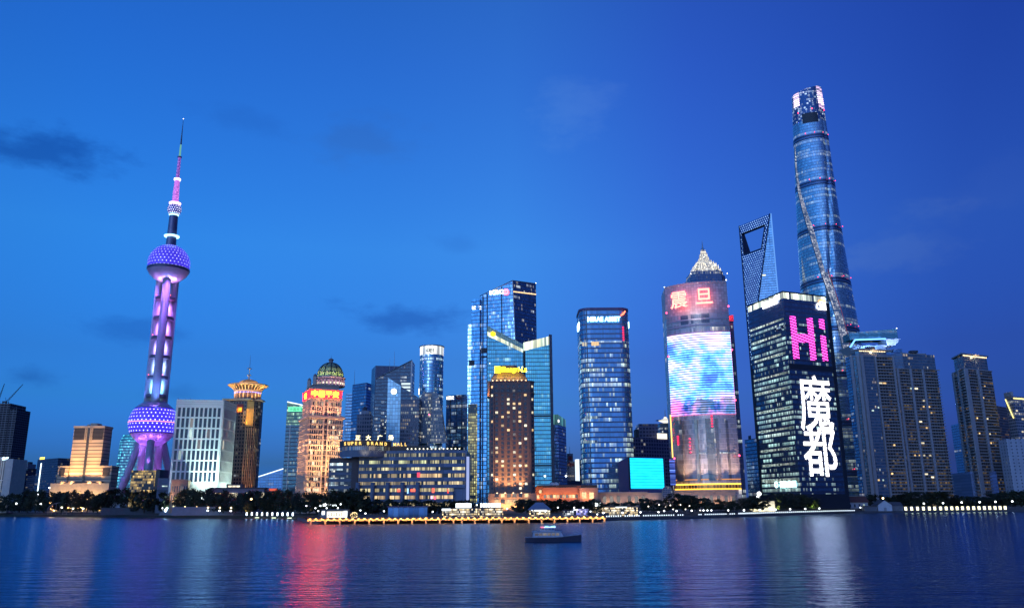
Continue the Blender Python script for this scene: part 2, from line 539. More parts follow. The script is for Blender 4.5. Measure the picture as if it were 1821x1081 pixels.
# ================================================================ shared materials and builders
WARM = (1.0, .62, .26); WARMW = (1.0, .82, .55); COOL = (.75, 1.0, .92); WHITE = (1, 1, 1)
M_roof = plain('roof_grey', (.05, .055, .07), .8)
M_metal = plain('grey_metal', (.25, .26, .28), .4, .7)
M_dark = plain('dark_cladding', (.02, .022, .03), .5)

def plan_root(name, label, cat, pts, D0, first=0, depth=30.0, group=None, z=None):
    """roof outline corners left to right -> root Empty at the base centre, local CCW plan, roof height above ground"""
    order = pts[first:first + 1] + pts[:first] + pts[first + 1:]
    H, c = roof_plan(order, D0)
    first_c = c[0]; rest = c[1:]
    c = rest[:first] + [first_c] + rest[first:]
    if len(c) == 2:
        d = (c[1] - c[0]).normalized(); nrm = Vector((-d.y, d.x))
        c += [c[1] + nrm * depth, c[0] + nrm * depth]
    elif len(c) == 3:
        c.append(c[0] + c[2] - c[1])
    ctr = sum(c, Vector((0, 0))) / len(c)
    root = thing(name, label, cat, (ctr.x, ctr.y, G), 0, group)
    return root, [tuple(p - ctr) for p in c], H - G

def zloc(root, u, v):
    """height above the root's base of the point at photo direction (u, v), at the root's distance"""
    return at(u, v, root.location.y).z - root.location.z
def ploc(root, u, v, dy=0.0):
    p = at(u, v, root.location.y + dy) - root.location
    return p

def wallframe(poly, i):
    a = Vector(poly[i]); b = Vector(poly[(i + 1) % len(poly)])
    d = (b - a); L = d.length; d.normalize()
    return a, d, Vector((d.y, -d.x)), L      # origin, along, outward, length

def panel(mb, poly, i, s0, s1, z0, z1, out0=0.0, out1=.3, m=0):
    """box on wall i from s0..s1 along it"""
    a, d, n, L = wallframe(poly, i)
    p = a + d * (s0 + s1) / 2 + n * (out0 + out1) / 2
    mb.obox(p, d, abs(s1 - s0), abs(out1 - out0), z0, z1, m)
    return mb

def wall_text(name, text, size, mat, root, poly, i, s, z, out=.4, **kw):
    a, d, n, L = wallframe(poly, i)
    p = a + d * s + n * out
    return lettering(name, text, size, mat, root, (p.x, p.y, z), math.atan2(d.y, d.x), **kw)

_wmesh = {}
def window_set(root, poly, i, cells, w, h, mat_of, out=.12, limit=100, name='window'):
    """one window object per cell (s, z); past the limit the rest become one stuff part"""
    a, d, n, L = wallframe(poly, i)
    rz = math.atan2(d.y, d.x)
    rest = {}
    made = 0
    for (s, z) in cells:
        mt = mat_of(s, z)
        key = (w, h, mt.name)
        if made < limit:
            if key not in _wmesh:
                mb = MB()
                mb.face([(-w / 2, -.12, 0), (w / 2, -.12, 0), (w / 2, -.12, h), (-w / 2, -.12, h)], [(0, 0), (w, 0), (w, h), (0, h)])
                for q in ([(-w / 2, 0, 0), (-w / 2, -.12, 0), (-w / 2, -.12, h), (-w / 2, 0, h)], [(w / 2, -.12, 0), (w / 2, 0, 0), (w / 2, 0, h), (w / 2, -.12, h)], [(-w / 2, -.12, h), (w / 2, -.12, h), (w / 2, 0, h), (-w / 2, 0, h)]):
                    mb.face(q, [(0, 0)] * 4)
                o = mb.build(name, mt, root)
                _wmesh[key] = o.data
            else:
                o = bpy.data.objects.new(name, _wmesh[key]); COL.objects.link(o); o.parent = root
            p = a + d * s + n * (out - .12)
            o.location = (p.x, p.y, z); o.rotation_euler = (0, 0, rz)
            made += 1
        else:
            rest.setdefault(mt.name, (mt, []))[1].append((s, z))
    if rest:
        mb = MB(); mats = []
        for k, (mt, cs) in rest.items():
            mi = len(mats); mats.append(mt)
            for (s, z) in cs:
                p0 = a + d * (s - w / 2) + n * out; p1 = a + d * (s + w / 2) + n * out
                mb.face([(p0.x, p0.y, z), (p1.x, p1.y, z), (p1.x, p1.y, z + h), (p0.x, p0.y, z + h)], [(0, 0), (w, 0), (w, h), (0, h)], mi)
        tag(mb.build(name, mats, root), kind='stuff')
    return made

def spot(root, loc, target, col, power, angle=70, blend=.8, size=1.0):
    return lamp('SPOT', 'floodlight', root, loc, col, power, target, spot_size=R(angle), spot_blend=blend, shadow_soft_size=size)

def lit_pane(name, col, strength, glass=(.02, .03, .05)):
    """window of a lit room: dark frame cross, uneven room light"""
    if name in _mats: return _mats[name]
    m, t, out = new_mat(name)
    uv = t.n('ShaderNodeUVMap'); uv.uv_map = 'UVMap'
    U, V, _ = t.xyz(uv.outputs[0])
    oi = t.n('ShaderNodeObjectInfo')
    rnd = oi.outputs['Random']
    geo = t.n('ShaderNodeNewGeometry')
    nz_ = t.noise(t.vm('ADD', geo.outputs['Position'], t.vec(t.m('MULTIPLY', rnd, 90), 0, 0)), .9, 3, .6)
    p = t.n('ShaderNodeBsdfPrincipled')
    p.inputs['Base Color'].default_value = (*glass, 1); p.inputs['Roughness'].default_value = .15
    p.inputs['Emission Color'].default_value = (*col, 1)
    t.put(p.inputs['Emission Strength'], t.m('MULTIPLY', t.m('MULTIPLY_ADD', nz_, 1.6, .15), t.m('MULTIPLY_ADD', rnd, .9 * strength, .45 * strength)))
    m.node_tree.links.new(p.outputs[0], out.inputs[0])
    _mats[name] = m
    return m
W_dark = lit_pane('dark_pane', (.3, .5, .9), .004)
W_warm = lit_pane('warm_pane', (1, .66, .3), .30)
W_pale = lit_pane('pale_pane', (1, .88, .6), .34)
W_cool = lit_pane('cool_pane', (.75, 1, .9), .22)
W_dim = lit_pane('dim_pane', (.8, .7, .55), .06)
def pick(ch):
    """ch: list of (probability, material)"""
    def f(s, z):
        r = random.random()
        for p, m in ch:
            if r < p: return m
            r -= p
        return ch[-1][1]
    return f

def antenna(root, x, y, z0, z1, r=.5, name='antenna'):
    return MB().tube((x, y, z0), (x, y, z1), r, r * .25, 6).build(name, M_metal, root)
def beacon(root, p, r=.9, col=(1, .04, .06), power=6.0, name='warning_light'):
    mb = MB().lathe([(.01, -r), (r * .7, -r * .7), (r, 0), (r * .7, r * .7), (.01, r)], 8)
    return mb.build(name, glow(f'beacon_{col[0]:.1f}_{col[1]:.1f}_{col[2]:.1f}_{power:.1f}', col, power), root, loc=p)

GLASS_BLUE = dict(Glass=(.16, .26, .42), Metal=.75, Rough=.10)

# ================================================================ left part of the skyline
# ---- pearl tower -------------------------------------------------
def dotted(name, base, dot, cell, rad, power, stagger=True, metal=.3, rough=.35, wash=None, zlo=None, zhi=None):
    """cladding set with a grid of small lamps (UV in metres)"""
    m, t, out = new_mat(name)
    uv = t.n('ShaderNodeUVMap'); uv.uv_map = 'UVMap'
    U, V, _ = t.xyz(uv.outputs[0])
    cv = t.m('DIVIDE', V, cell[1]); iv = t.m('FLOOR', cv)
    cu = t.m('DIVIDE', U, cell[0])
    if stagger: cu = t.m('ADD', cu, t.m('MULTIPLY', t.m('MODULO', iv, 2.0), .5))
    a = t.m('MULTIPLY', t.m('SUBTRACT', t.m('FRACT', cu), .5), cell[0]); b = t.m('MULTIPLY', t.m('SUBTRACT', t.m('FRACT', cv), .5), cell[1])
    d = t.m('SQRT', t.m('ADD', t.m('MULTIPLY', a, a), t.m('MULTIPLY', b, b)))
    on = t.m('LESS_THAN', d, rad)
    rn, _c = t.white(t.vec(t.m('FLOOR', cu), iv, 3.0))
    on = t.m('MULTIPLY', on, t.m('MULTIPLY_ADD', rn, .7, .6))
    seam = t.m('LESS_THAN', t.m('FRACT', cu), .06)
    p = t.n('ShaderNodeBsdfPrincipled')
    t.put(p.inputs['Base Color'], t.mix(t.m('MULTIPLY', seam, .6), base, (.01, .01, .02)))
    p.inputs['Metallic'].default_value = metal; p.inputs['Roughness'].default_value = rough
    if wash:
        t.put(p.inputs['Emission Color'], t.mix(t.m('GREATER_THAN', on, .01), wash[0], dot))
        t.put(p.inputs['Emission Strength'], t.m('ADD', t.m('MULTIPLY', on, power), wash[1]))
    else:
        p.inputs['Emission Color'].default_value = (*dot, 1)
        t.put(p.inputs['Emission Strength'], t.m('MULTIPLY', on, power))
    m.node_tree.links.new(p.outputs[0], out.inputs[0])
    return m

def pearl_tower():
    D = 870.0
    P = at(272.5, 752, D)
    root = thing('television_tower', 'tall violet lit tower of spheres threaded on columns with a needle mast', 'tower', (P.x, D, G))
    zz = lambda v: at(290, v, D).z - G
    con = plain('tower_concrete', (.30, .31, .36), .55, var=.2)
    panel_m = plain('sphere_panels', (.36, .34, .42), .35, .35, var=.15)
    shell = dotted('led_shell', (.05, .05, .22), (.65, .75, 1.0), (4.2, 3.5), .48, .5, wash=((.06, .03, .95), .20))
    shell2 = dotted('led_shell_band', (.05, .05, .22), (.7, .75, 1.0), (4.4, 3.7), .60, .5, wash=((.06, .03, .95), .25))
    zc1, r1 = zz(752), 24.6          # lower sphere
    zc2, r2 = zz(470), 22.3          # upper sphere
    zc3, r3 = zz(373), 7.6           # small sphere
    sph = lambda zc, r, a0, a1, n=14: [(max(.02, r * math.cos(R(a0 + (a1 - a0) * k / n))), zc + r * math.sin(R(a0 + (a1 - a0) * k / n))) for k in range(n + 1)]
    # lower sphere
    s = MB().lathe(sph(zc1, r1, 38, 90), 40, vz=False).build('sphere_cap', panel_m, root, True)
    MB().lathe(sph(zc1, r1, -27, 38), 40).build('sphere_band', shell2, root, True)
    MB().lathe(sph(zc1, r1, -90, -27), 40, vz=False).build('sphere_underside', panel_m, root, True)
    lo = MB()
    lo.lathe([(r1 + .15, zc1 - .35), (r1 + .3, zc1 + .35)], 40)
    lo.build('light_ring', glow('amber_ring', (1, .35, .25), .55), root)
    for a_, nm in ((38, 'light_ring'), (-27, 'light_ring')):
        rr_ = r1 * math.cos(R(a_)); zr_ = zc1 + r1 * math.sin(R(a_))
        MB().lathe([(rr_ + .1, zr_ - .45), (rr_ + .4, zr_), (rr_ + .1, zr_ + .45)], 40).build(nm, dotted('ring_lamps_%d' % a_, (.1, .1, .2), (.8, .85, 1), (3.6, 40.0), .55, .9, stagger=False), root)
    # upper sphere: dome with lamps, collar, lit bowl
    MB().lathe(sph(zc2, r2, -14, 90), 40).build('sphere_dome', shell, root, True)
    MB().lathe([(r2 * .985, zc2 - r2 * .38), (r2 * 1.005, zc2 - r2 * .34), (r2 * 1.005, zc2 - r2 * .25), (r2 * .97, zc2 - r2 * .24)], 40).build('sphere_collar', plain('collar', (.08, .08, .14), .4, .4), root, True)
    bowl = [(r2 * .985, zc2 - r2 * .38), (r2 * .86, zc2 - r2 * .58), (r2 * .62, zc2 - r2 * .80), (r2 * .40, zc2 - r2 * .93), (.02, zc2 - r2 * .97)]
    MB().lathe(bowl[::-1], 40, vz=False).build('sphere_underside', panel_m, root, True)
    # small sphere
    MB().lathe(sph(zc3, r3, -50, 60), 28).build('small_sphere', dotted('led_shell_small', (.1, .1, .3), (.8, .85, 1), (2.6, 2.4), .42, .9, wash=((.05, .05, .8), .06)), root, True)
    MB().lathe([(3.5, zz(386)), (5.2, zz(383.5)), (5.4, zz(382))], 28).build('light_ring', glow('cyan_ring', (.4, .85, 1), .7), root)
    # shafts
    mast = plain('mast_steel', (.16, .15, .24), .4, .5)
    MB().lathe([(5.6, zz(441)), (5.2, zz(422)), (4.6, zz(384))], 20, vz=False).build('shaft', mast, root, True)
    MB().lathe([(4.0, zz(422.5)), (8.0, zz(421.5)), (8.2, zz(420)), (4.0, zz(419.5))], 28).build('platform', glow('platform_cyan', (.35, .75, 1), .8), root)
    MB().lathe([(3.6, zz(366)), (6.2, zz(363.5)), (6.4, zz(361.5)), (3, zz(361))], 28).build('platform', glow('platform_pink', (1, .55, .95), .8), root)
    MB().lathe([(3.6, zz(362)), (2.7, zz(321))], 16, vz=False).build('shaft', dotted('mast_led', (.16, .1, .25), (1, .3, .9), (1.3, 1.5), .35, .6, wash=((.35, .08, .95), .08)), root, True)
    MB().lathe([(2.6, zz(322)), (3.6, zz(321)), (3.6, zz(318.5)), (1.8, zz(318))], 20).build('platform', glow('platform_white', (1, .75, 1), 1.0), root)
    MB().lathe([(2.0, zz(319)), (1.5, zz(281))], 12, vz=False).build('mast', dotted('mast_led_upper', (.14, .1, .25), (.8, .3, 1), (1.3, 1.8), .3, .4, wash=((.35, .1, .8), .06)), root, True)
    MB().lathe([(1.6, zz(281.5)), (2.4, zz(281)), (2.4, zz(279)), (1, zz(278.5))], 14).build('platform', mast, root)
    MB().lathe([(1.15, zz(280)), (.9, zz(258))], 10, vz=False).build('mast', glow('mast_green', (.25, .7, .6), .16), root, True)
    MB().lathe([(.95, zz(258)), (.5, zz(235)), (.15, zz(212))], 10, vz=False).build('antenna', plain('antenna_grey', (.12, .13, .16), .5, .4), root, True)
    beacon(root, (0, 0, zz(212)), .5, (1, 1, 1), 1.0)
    # three columns between the spheres, down to the ground
    ang = (170, 290, 50); RC = 9.1; rc = 4.1
    for a in ang:
        x, y = RC * math.cos(R(a)), RC * math.sin(R(a))
        MB().tube((x, y, 0), (x, y, zc2 - r2 * .55), rc, rc, 20).build('column', con, root, True)
    decks = [532, 567, 602, 636, 672.5, 705]
    cols = [(.70, .20, 1.0), (.6, .22, 1.0), (.44, .28, 1.0), (.35, .48, 1.0), (.28, .72, 1.0), (.22, .8, 1.0)]
    for v, c in zip(decks, cols):
        z = zz(v)
        mb = MB().lathe([(.02, z - 1.6), (10.2, z - 1.6), (10.6, z), (10.2, z + 1.9), (.02, z + 1.9)], 24)
        d = mb.build('deck', plain('deck_dark', (.10, .09, .12), .5, .3), root)
        MB().lathe([(.02, z - 6.8), (2.4, z - 5.8), (3.4, z - 4.0), (3.0, z - 2.4), (2.2, z - 1.61)], 16).build('lamp_bowl', glow('bowl_%d' % v, tuple(.45 + .55 * k for k in c), .42), d, True)
        if v in (532, 602, 672.5):
            for a in (140, 230, 320):
                beacon(d, (10.4 * math.cos(R(a)), 10.4 * math.sin(R(a)), z + 2.8), .55, (1, .1, .15), 1.5)
        lamp('POINT', 'column_light', root, (0, 0, z - 9.5), c, 5200, shadow_soft_size=2.0)
        # spots added off both spheres, without fixtures, to brighten the outer column faces
    for k, (a, c, v) in enumerate(((200, (.16, .22, 1), 690), (255, (.14, .28, 1), 690), (300, (.14, .30, 1), 690), (330, (.16, .22, 1), 690))):
        x, y = 23.6 * math.cos(R(a)), 23.6 * math.sin(R(a))
        spot(root, (x, y, zc1 + r1 * .45), (x * .4, y * .4, zc1 + 75), c, 34000, 60)
        spot(root, (x * .8, y * .8, zc2 - r2 * .62), (x * .4, y * .4, zc2 - 75), (.36, .14, 1), 26000, 60)
    # slanting legs with knuckle spheres
    for a in (172, 292, 52):
        ca, sa = math.cos(R(a)), math.sin(R(a))
        p0 = (ca * 13, sa * 13, zc1 - r1 * .78); p1 = (ca * 36, sa * 36, 0)
        lg = MB().tube(p1, p0, 3.6, 3.6, 18).build('leg', con, root, True)
        pm = Vector(p0).lerp(Vector(p1), .52)
        MB().lathe([(.02, -4.6), (3.2, -3.2), (4.6, 0), (3.2, 3.2), (.02, 4.6)], 16).build('knuckle', panel_m, lg, True, loc=pm)
    # floodlighting of both bowls and the lower columns
    for a in (200, 250, 290, 340):
        x, y = 21 * math.cos(R(a)), 21 * math.sin(R(a))
        spot(root, (x * 1.5, y * 1.5, zc1 - r1 - 22), (x * .45, y * .45, zc1 - r1 * .7), (.45, .14, 1.0), 17000, 60)
        spot(root, (x * .75, y * .75, 2.5), (x * .35, y * .35, 34), (.55, .14, .95), 15000, 60)
        spot(root, (x * 2.5, y * 2.5, 8), (x * 1.35, y * 1.35, 36), (.4, .12, 1.0), 9000, 60)
    for a in (225, 270, 315, 355):
        x, y = 11.8 * math.cos(R(a)), 11.8 * math.sin(R(a))
        spot(root, (x, y, zc2 - r2 * 1.25), (x * .9, y * .9, zc2), (.68, .34, 1.0), 3600, 120)
    MB().lathe([(30, 0), (30, 7), (24, 12), (14, 14)], 30).build('base_hall', con, root)
    return root
pearl_tower()

# ---- tower under construction with two cranes ---------------------
def construction_tower():
    mat = facade('shell_frame', Bay=6.0, Floor=4.2, Mullion=.16, Spandrel=.30, Glass=(.008, .010, .016), Frame=(.07, .075, .10), Band=(.09, .095, .12), Metal=0, Rough=.9, Lit=.001, FloorLit=0, Patch=.0, Power=.1, BandMetal=0)
    root, poly, H = plan_root('unfinished_tower', 'unfinished dark concrete tower at the left end with bare floors', 'tower', [(-70, 717), (19, 717)], 1500, depth=55)
    MB().prism(poly, 0, H, 0, 1).build('floor_frame', [mat, M_roof], root)
    a, d, n, L = wallframe(poly, 0)
    lowH = zloc(root, 25, 730)
    sx = poly[1][0]
    MB().box(sx, sx + 12.5, poly[1][1] + 1, poly[1][1] + 45, 0, lowH, 0, 1).build('floor_frame', [mat, M_roof], root)
    for k in range(9):
        x = sx - 3 - k * 5.4 + random.uniform(-1, 1); h = random.uniform(2, 6)
        MB().box(x, x + 1.1, poly[0][1] + 2, poly[0][1] + 3.4, H, H + h).build('starter_column', M_concrete, root)
    for k in range(3):
        x = sx + 1 + k * 4.2
        MB().box(x, x + 1.2, poly[1][1] + 3, poly[1][1] + 4.4, lowH, lowH + random.uniform(2, 5)).build('starter_column', M_concrete, root)
    # climbing scaffold edge on the right
    for k in range(14):
        z = lowH - 6 - k * 8.4
        MB().box(sx + 12.5, sx + 14.2, poly[1][1] + .5, poly[1][1] + 12, z, z + .8).build('scaffold_deck', M_dark, root)
    return root, H
ct_root, ct_H = construction_tower()
def crane(base_uv, tip_uv, label):
    D = 1510
    b = at(*base_uv, D); tp = at(*tip_uv, D)
    root = thing('tower_crane', label, 'crane', (b.x, D, ct_H + G))
    zb = b.z - (ct_H + G)
    L = Vector((tp.x - b.x, 0, tp.z - b.z))
    MB().box(-1, 1, -1, 1, 0, zb).build('mast', M_dark, root)
    j = MB()
    up = Vector((-L.z, 0, L.x)).normalized() * 1.3
    base = Vector((0, 0, zb))
    for o_ in (-1, 1):
        j.tube(base + up * o_, base + L + up * o_ * .2, .45, .3, 5)
    for k in range(12):
        a_ = base + L * (k / 12); b_ = base + L * ((k + 1) / 12)
        w0 = 1 - .8 * k / 12; w1 = 1 - .8 * (k + 1) / 12
        j.tube(a_ + up * w0 * (1 if k % 2 else -1), b_ + up * w1 * (-1 if k % 2 else 1), .25, .25, 4)
    j.build('jib', M_dark, root)
    MB().box(-7, -1.5, -1.2, 1.2, zb - 1, zb + 2).build('counterweight', M_dark, root)
    MB().box(-1.4, 1.4, -2.6, -1, zb - 1.2, zb + 1.6).build('cab', M_dark, root)
    MB().tube((0, 0, zb), (-2.5, 0, zb + 9), .4, .3, 5).build('mast_head', M_dark, root)
crane((11, 715), (41, 683), 'tower crane on the unfinished tower, its long jib leaning right')
crane((-3, 712), (8, 682), 'tower crane on the unfinished tower, cut by the left picture edge')

# ---- pale floodlit block at far left ------------------------------
root, poly, H = plan_root('civic_block', 'low pale floodlit block with columns at the far left', 'building', [(-40, 818), (13, 818)], 1050, depth=40)
fm = facade('pale_columns', Bay=2.6, Floor=40, Mullion=.45, Spandrel=.02, Glass=(.02, .03, .05), Frame=(.55, .54, .48), Band=(.5, .5, .5), Metal=0, Rough=.3, Lit=.5, Patch=.2, FloorLit=.5, Power=.12, BandMetal=0)
MB().prism(poly, 0, H, 0, 1).build('colonnade', [fm, M_roof], root)
a, d, n, L = wallframe(poly, 0)
mb = MB(); panel(mb, poly, 0, 0, L, H + .01, H + 4, -1, .6); mb.build('parapet', plain('pale_stone', (.5, .48, .43), .7), root)
wing = MB().box(poly[1][0] + .1, poly[1][0] + 9.5, poly[1][1] - 3, poly[1][1] + 28, 0, H + 1.5).build('end_wall', plain('pale_stone', (.5, .48, .43), .7), root)
for k, (x, txt) in enumerate(((-16, '中国'), (-4.5, '会议'))):
    wall_text('sign', txt, 4.2, glow('sign_ice', (.6, .85, 1), 1.2), root, poly, 0, L + x - 2, H + .6, .9, depth=.3)
for x in (-34, -22, -10, 4):
    spot(root, (poly[1][0] + x, poly[1][1] - 14, 1), (poly[1][0] + x, poly[1][1], 26), WARMW, 7000, 80)

# ---- blue block with white light column ---------------------------
root, poly, H = plan_root('office_block', 'small dark blue block with a vertical white light and yellow rooftop sign', 'building', [(67, 817), (104, 814)], 1300, depth=40)
dk = facade('dusk_block', Bay=3, Floor=3.6, Mullion=.3, Spandrel=.4, Glass=(.03, .05, .09), Frame=(.06, .07, .11), Band=(.06, .07, .11), Metal=.3, Lit=.03, Patch=.03, FloorLit=.02, Power=.14)
MB().prism(poly, 0, H, 0, 1).build('curtain_wall', [dk, M_roof], root)
mb = MB(); panel(mb, poly, 0, 13.5, 15.3, 8, H - 6, 0, .6); mb.build('light_column', glow('ice_light', (.7, .9, 1), .8), root)
mb = MB(); panel(mb, poly, 0, 8, 22, H, H + 3.2, -.4, .4); mb.build('rooftop_sign', glow('yellow_sign', (1, .75, .1), .7), root)

# ---- distant low blocks on the left -------------------------------
def distant(pts, D, label, name='distant_block', mat=None, depth=40, group=None, extra=None):
    root, poly, H = plan_root(name, label, 'building', pts, D, depth=depth, group=group)
    MB().prism(poly, 0, H, 0, 1).build('wall', [mat or dk, M_roof], root)
    a, d, n, L = wallframe(poly, 0)
    mb = MB(); c = sum((Vector(p) for p in poly), Vector((0, 0))) / 4
    mb.obox(c, d, L * .45, depth * .4, H, H + 4.5)
    mb.build('roof_plant_room', M_roof, root)
    return root, poly, H
distant([(25, 838), (42, 836)], 1700, 'faint blue block behind the pale floodlit block')
distant([(42, 824), (50, 824)], 1750, 'slim faint blue tower left of the vertical white light')
distant([(48, 846), (70, 844)], 1500, 'low faint block under the slim faint tower')
distant([(104, 848), (125, 846)], 1600, 'low dim block against the left side of the stepped gold tower')
r_, p_, h_ = distant([(450, 851), (478, 835), ], 1250, 'far blue glass hall with a rising white roof line', 'exhibition_hall', facade('hall_glass', Bay=4, Floor=4, Mullion=.12, Spandrel=.15, Glass=(.08, .14, .28), Frame=(.1, .12, .2), Band=(.1, .12, .2), Metal=.5, Lit=.04, Patch=.03, FloorLit=.0, Power=.1), depth=50)
bpy.data.objects.remove(r_.children[1]); bpy.data.objects.remove(r_.children[0]); bpy.data.objects.remove(r_)
D = 1250
p0 = at(449, 851, D); p1 = at(505, 833, D)
root = thing('exhibition_hall', 'far blue glass hall with a rising white roof line', 'building', ((p0.x + p1.x) / 2, D, G))
w = (p1.x - p0.x) / 2
mb = MB().prism([(-w, 0), (w, 0), (w, 60), (-w, 60)], 0, 1, 0, 1, zt=[p0.z - G, p1.z - G, p1.z - G, p0.z - G])
mb.build('wall', [_mats['hall_glass'], M_roof], root)
MB().tube((-w, -.6, p0.z - G + .3), (w, -.6, p1.z - G + .3), .7, .7, 6).build('roof_edge_light', glow('edge_white', (.75, .88, 1), .5), root)

# ---- stepped beige tower ------------------------------------------
def stepped_tower():
    stone = facade('louvred_stone', Bay=500, Floor=4.3, Mullion=0, Spandrel=.24, Glass=(.52, .38, .24), Frame=(.5, .38, .25), Band=(.10, .07, .05), Metal=0, Rough=.7, Lit=0, Patch=0, FloorLit=0, Power=0, BandMetal=0, Ripple=0)
    cap = plain('beige_stone', (.50, .38, .25), .75)
    dark = facade('louvre_dark', Bay=500, Floor=1.6, Mullion=0, Spandrel=.4, Glass=(.012, .010, .010), Frame=(.05, .04, .03), Band=(.09, .065, .045), Metal=0, Rough=.7, Lit=0, Patch=0, FloorLit=0, Power=0, BandMetal=0, Ripple=0)
    D = 1000
    pL, pR = at(131, 770, D), at(185, 770, D)
    cx = (pL.x + pR.x) / 2; hw = (pR.x - pL.x) / 2
    root = thing('stepped_tower', 'golden floodlit stepped tower with a dark slot down its middle', 'building', (cx, D, G))
    zz = lambda v: zloc(root, 158, v)
    H = zz(757); H1 = zz(828)
    sl = 2.2
    tw = [(-hw, 0), (hw, 0), (hw, 20), (-hw, 20)]
    MB().prism(tw, 0, H - 2.5, 0, 1).build('tower_wall', [stone, M_roof], root)
    MB().box(-hw - .6, hw + .6, -.6, 20.6, H - 2.4, H).build('parapet', cap, root)
    MB().box(-3.5, 5, 8, 20, H, H + 4).build('roof_plant_room', cap, root)
    MB().box(-6, -4.2, 6, 8, H, H + 2.5).build('roof_vent', cap, root)
    # dark slot with ladder of small panes, flanked by piers near the top
    MB().box(-1.5, 1.5, -.5, 0, 6, H - 2.5).build('central_slot', facade('slot', Bay=.9, Floor=2.2, Mullion=.25, Spandrel=.3, Glass=(.02, .02, .02), Frame=(.05, .04, .03), Band=(.06, .045, .03), Metal=0, Rough=.4, Lit=.1, FloorLit=0, Patch=.1, Power=.12), root)
    for x in (-4.6, -2.6, 1.7, 3.7):
        MB().box(x, x + .9, -1.0, -.0, zz(785), H - 2.5).build('pier', cap, root)
    for x0, x1 in ((-hw + .8, -5.2), (5.2, hw - .8)):
        MB().box(x0, x1, -.3, .0, zz(781), zz(761)).build('louvred_opening', dark, root)
    sL, sR = at(102, 850, D).x - cx, at(198, 850, D).x - cx
    for x0, x1 in ((sL, -hw - .05), (hw + .05, sR)):
        MB().box(x0, x1, -1.5, 16, 0, H1 - 1.6, 0, 1).build('shoulder_wall', [stone, M_roof], root)
        MB().box(x0 - .5, x1 + .5 if x0 > 0 else x1, -2.1, 16.4, H1 - 1.55, H1).build('shoulder_parapet', cap, root)
        inn = x1 - 4.5 if x0 < 0 else x1 - 2; ou = x0 + 2 if x0 < 0 else x0 + 4.5
        MB().box(ou, inn, -1.85, -1.5, zz(846), zz(832)).build('louvred_opening', dark, root)
    MB().box(sL - 3, sR + 2, -8, -2.2, 0, zz(859)).build('base_wall', cap, root)
    MB().box(sL + 8, sR - 8, -7, -2.2, zz(859) + .01, zz(856)).build('canopy', plain('dark_canopy', (.12, .09, .07), .8), root)
    for k in range(8):
        x = sL + 9 + k * 7.1
        MB().box(x, x + 1.6, -8.2, -8, 5.5, 7.6).build('window', W_dim, root)
    for k in range(9):
        x = -hw - 1.5 + 0 * k; z = zz(800) - k * 4.3
    for x, p in ((-22, 6000), (-11, 13000), (12, 13000), (24, 6000)):
        spot(root, (x, -11, zz(862)), (x * .55, 0, zz(800)), (1, .60, .26), p * 2.3, 95)
    for x in (-14, 14):
        spot(root, (x, -15, zz(858)), (x * .4, 0, zz(770)), (1, .60, .27), 42000, 50)
    for x in (-26, -8, 8, 26):
        spot(root, (x, -14, 1), (x, -8, 10), (1, .64, .30), 30000, 100)
stepped_tower()

# ---- cyan lit office behind the pearl tower -----------------------
D = 1150
a0, a1 = at(196, 865, D), at(262, 865, D); t0 = at(206, 772, D)
root = thing('cyan_office_tower', 'rounded office tower striped with cyan light behind the sphere tower legs', 'building', ((a0.x + a1.x) / 2, D, G))
hw = (a1.x - a0.x) / 2; H = t0.z - G
lean = 3.5
bot = rrect(-hw, hw, 0, 36, 8, 4); top = rrect(-hw + lean, hw - lean, 2, 34, 8, 4)
mid = rrect(-hw + lean * .85, hw - lean * .85, 1.7, 34.3, 8, 4)
mb = MB().prism(bot, 0, H - 9, 0, top=mid, cap=False).prism(mid, H - 9, H, 0, 1, top=inset(top, 3))
mb.build('curtain_wall', [facade('cyan_stripes', Bay=2.3, Floor=3.9, Mullion=.22, Spandrel=.42, Glass=(.05, .12, .2), Frame=(.03, .08, .16), Band=(.04, .12, .24), Metal=.3, Lit=.75, Patch=.6, FloorLit=.75, ColA=(.08, .72, 1.0), ColB=(.2, .85, 1.0), Power=.5, Group=3), M_roof], root)
MB().box(-6, 8, 10, 22, H, H + 3).build('roof_plant_room', M_roof, root)

# ---- low blocks under the pearl tower -----------------------------
root, poly, H = plan_root('black_glass_hall', 'low black glass hall with gold reflections under the sphere tower', 'building', [(234, 836), (277, 836)], 830, depth=26)
MB().prism(poly, 0, H, 0, 1).build('glass_wall', [facade('gold_reflection_panes', Bay=1.6, Floor=2.8, Mullion=.1, Spandrel=.16, Glass=(.03, .03, .03), Frame=(.02, .02, .02), Band=(.03, .03, .03), Metal=.4, Lit=.42, Patch=.45, FloorLit=.10, ColA=(1, .62, .15), ColB=(1, .75, .3), Power=.36, Group=3), M_roof], root)  # gold reflections put in as glowing panes
MB().box(poly[1][0] + .1, poly[1][0] + 4.2, poly[1][1] + .5, poly[1][1] + 22, 0, H + .8).build('stair_tower', M_dark, root)
for k in range(7):
    MB().box(poly[0][0] + 3 + k * 3.1, poly[0][0] + 3.5 + k * 3.1, 0, .4, H, H + 2).build('roof_post', M_dark, root)
root, poly, H = plan_root('grey_annex', 'plain blue grey annex right of the black glass hall', 'building', [(281, 850), (306, 850)], 800, depth=20)
MB().prism(poly, 0, H, 0, 1).build('wall', [plain('blue_grey_render', (.13, .15, .2), .8), M_roof], root)
for s_, z_, m_ in ((5.5, H - 8, W_cool), (8.2, H - 8, W_cool), (7.6, H - 18, W_cool), (4, H - 18, W_dark)):
    window_set(root, poly, 0, [(s_, z_)], 2.4, 1.1, lambda s, z: m_)
mb = MB(); panel(mb, poly, 0, 0, 13.5, H - 12, H - 11.4, 0, .25); mb.build('ledge', M_concrete, root)
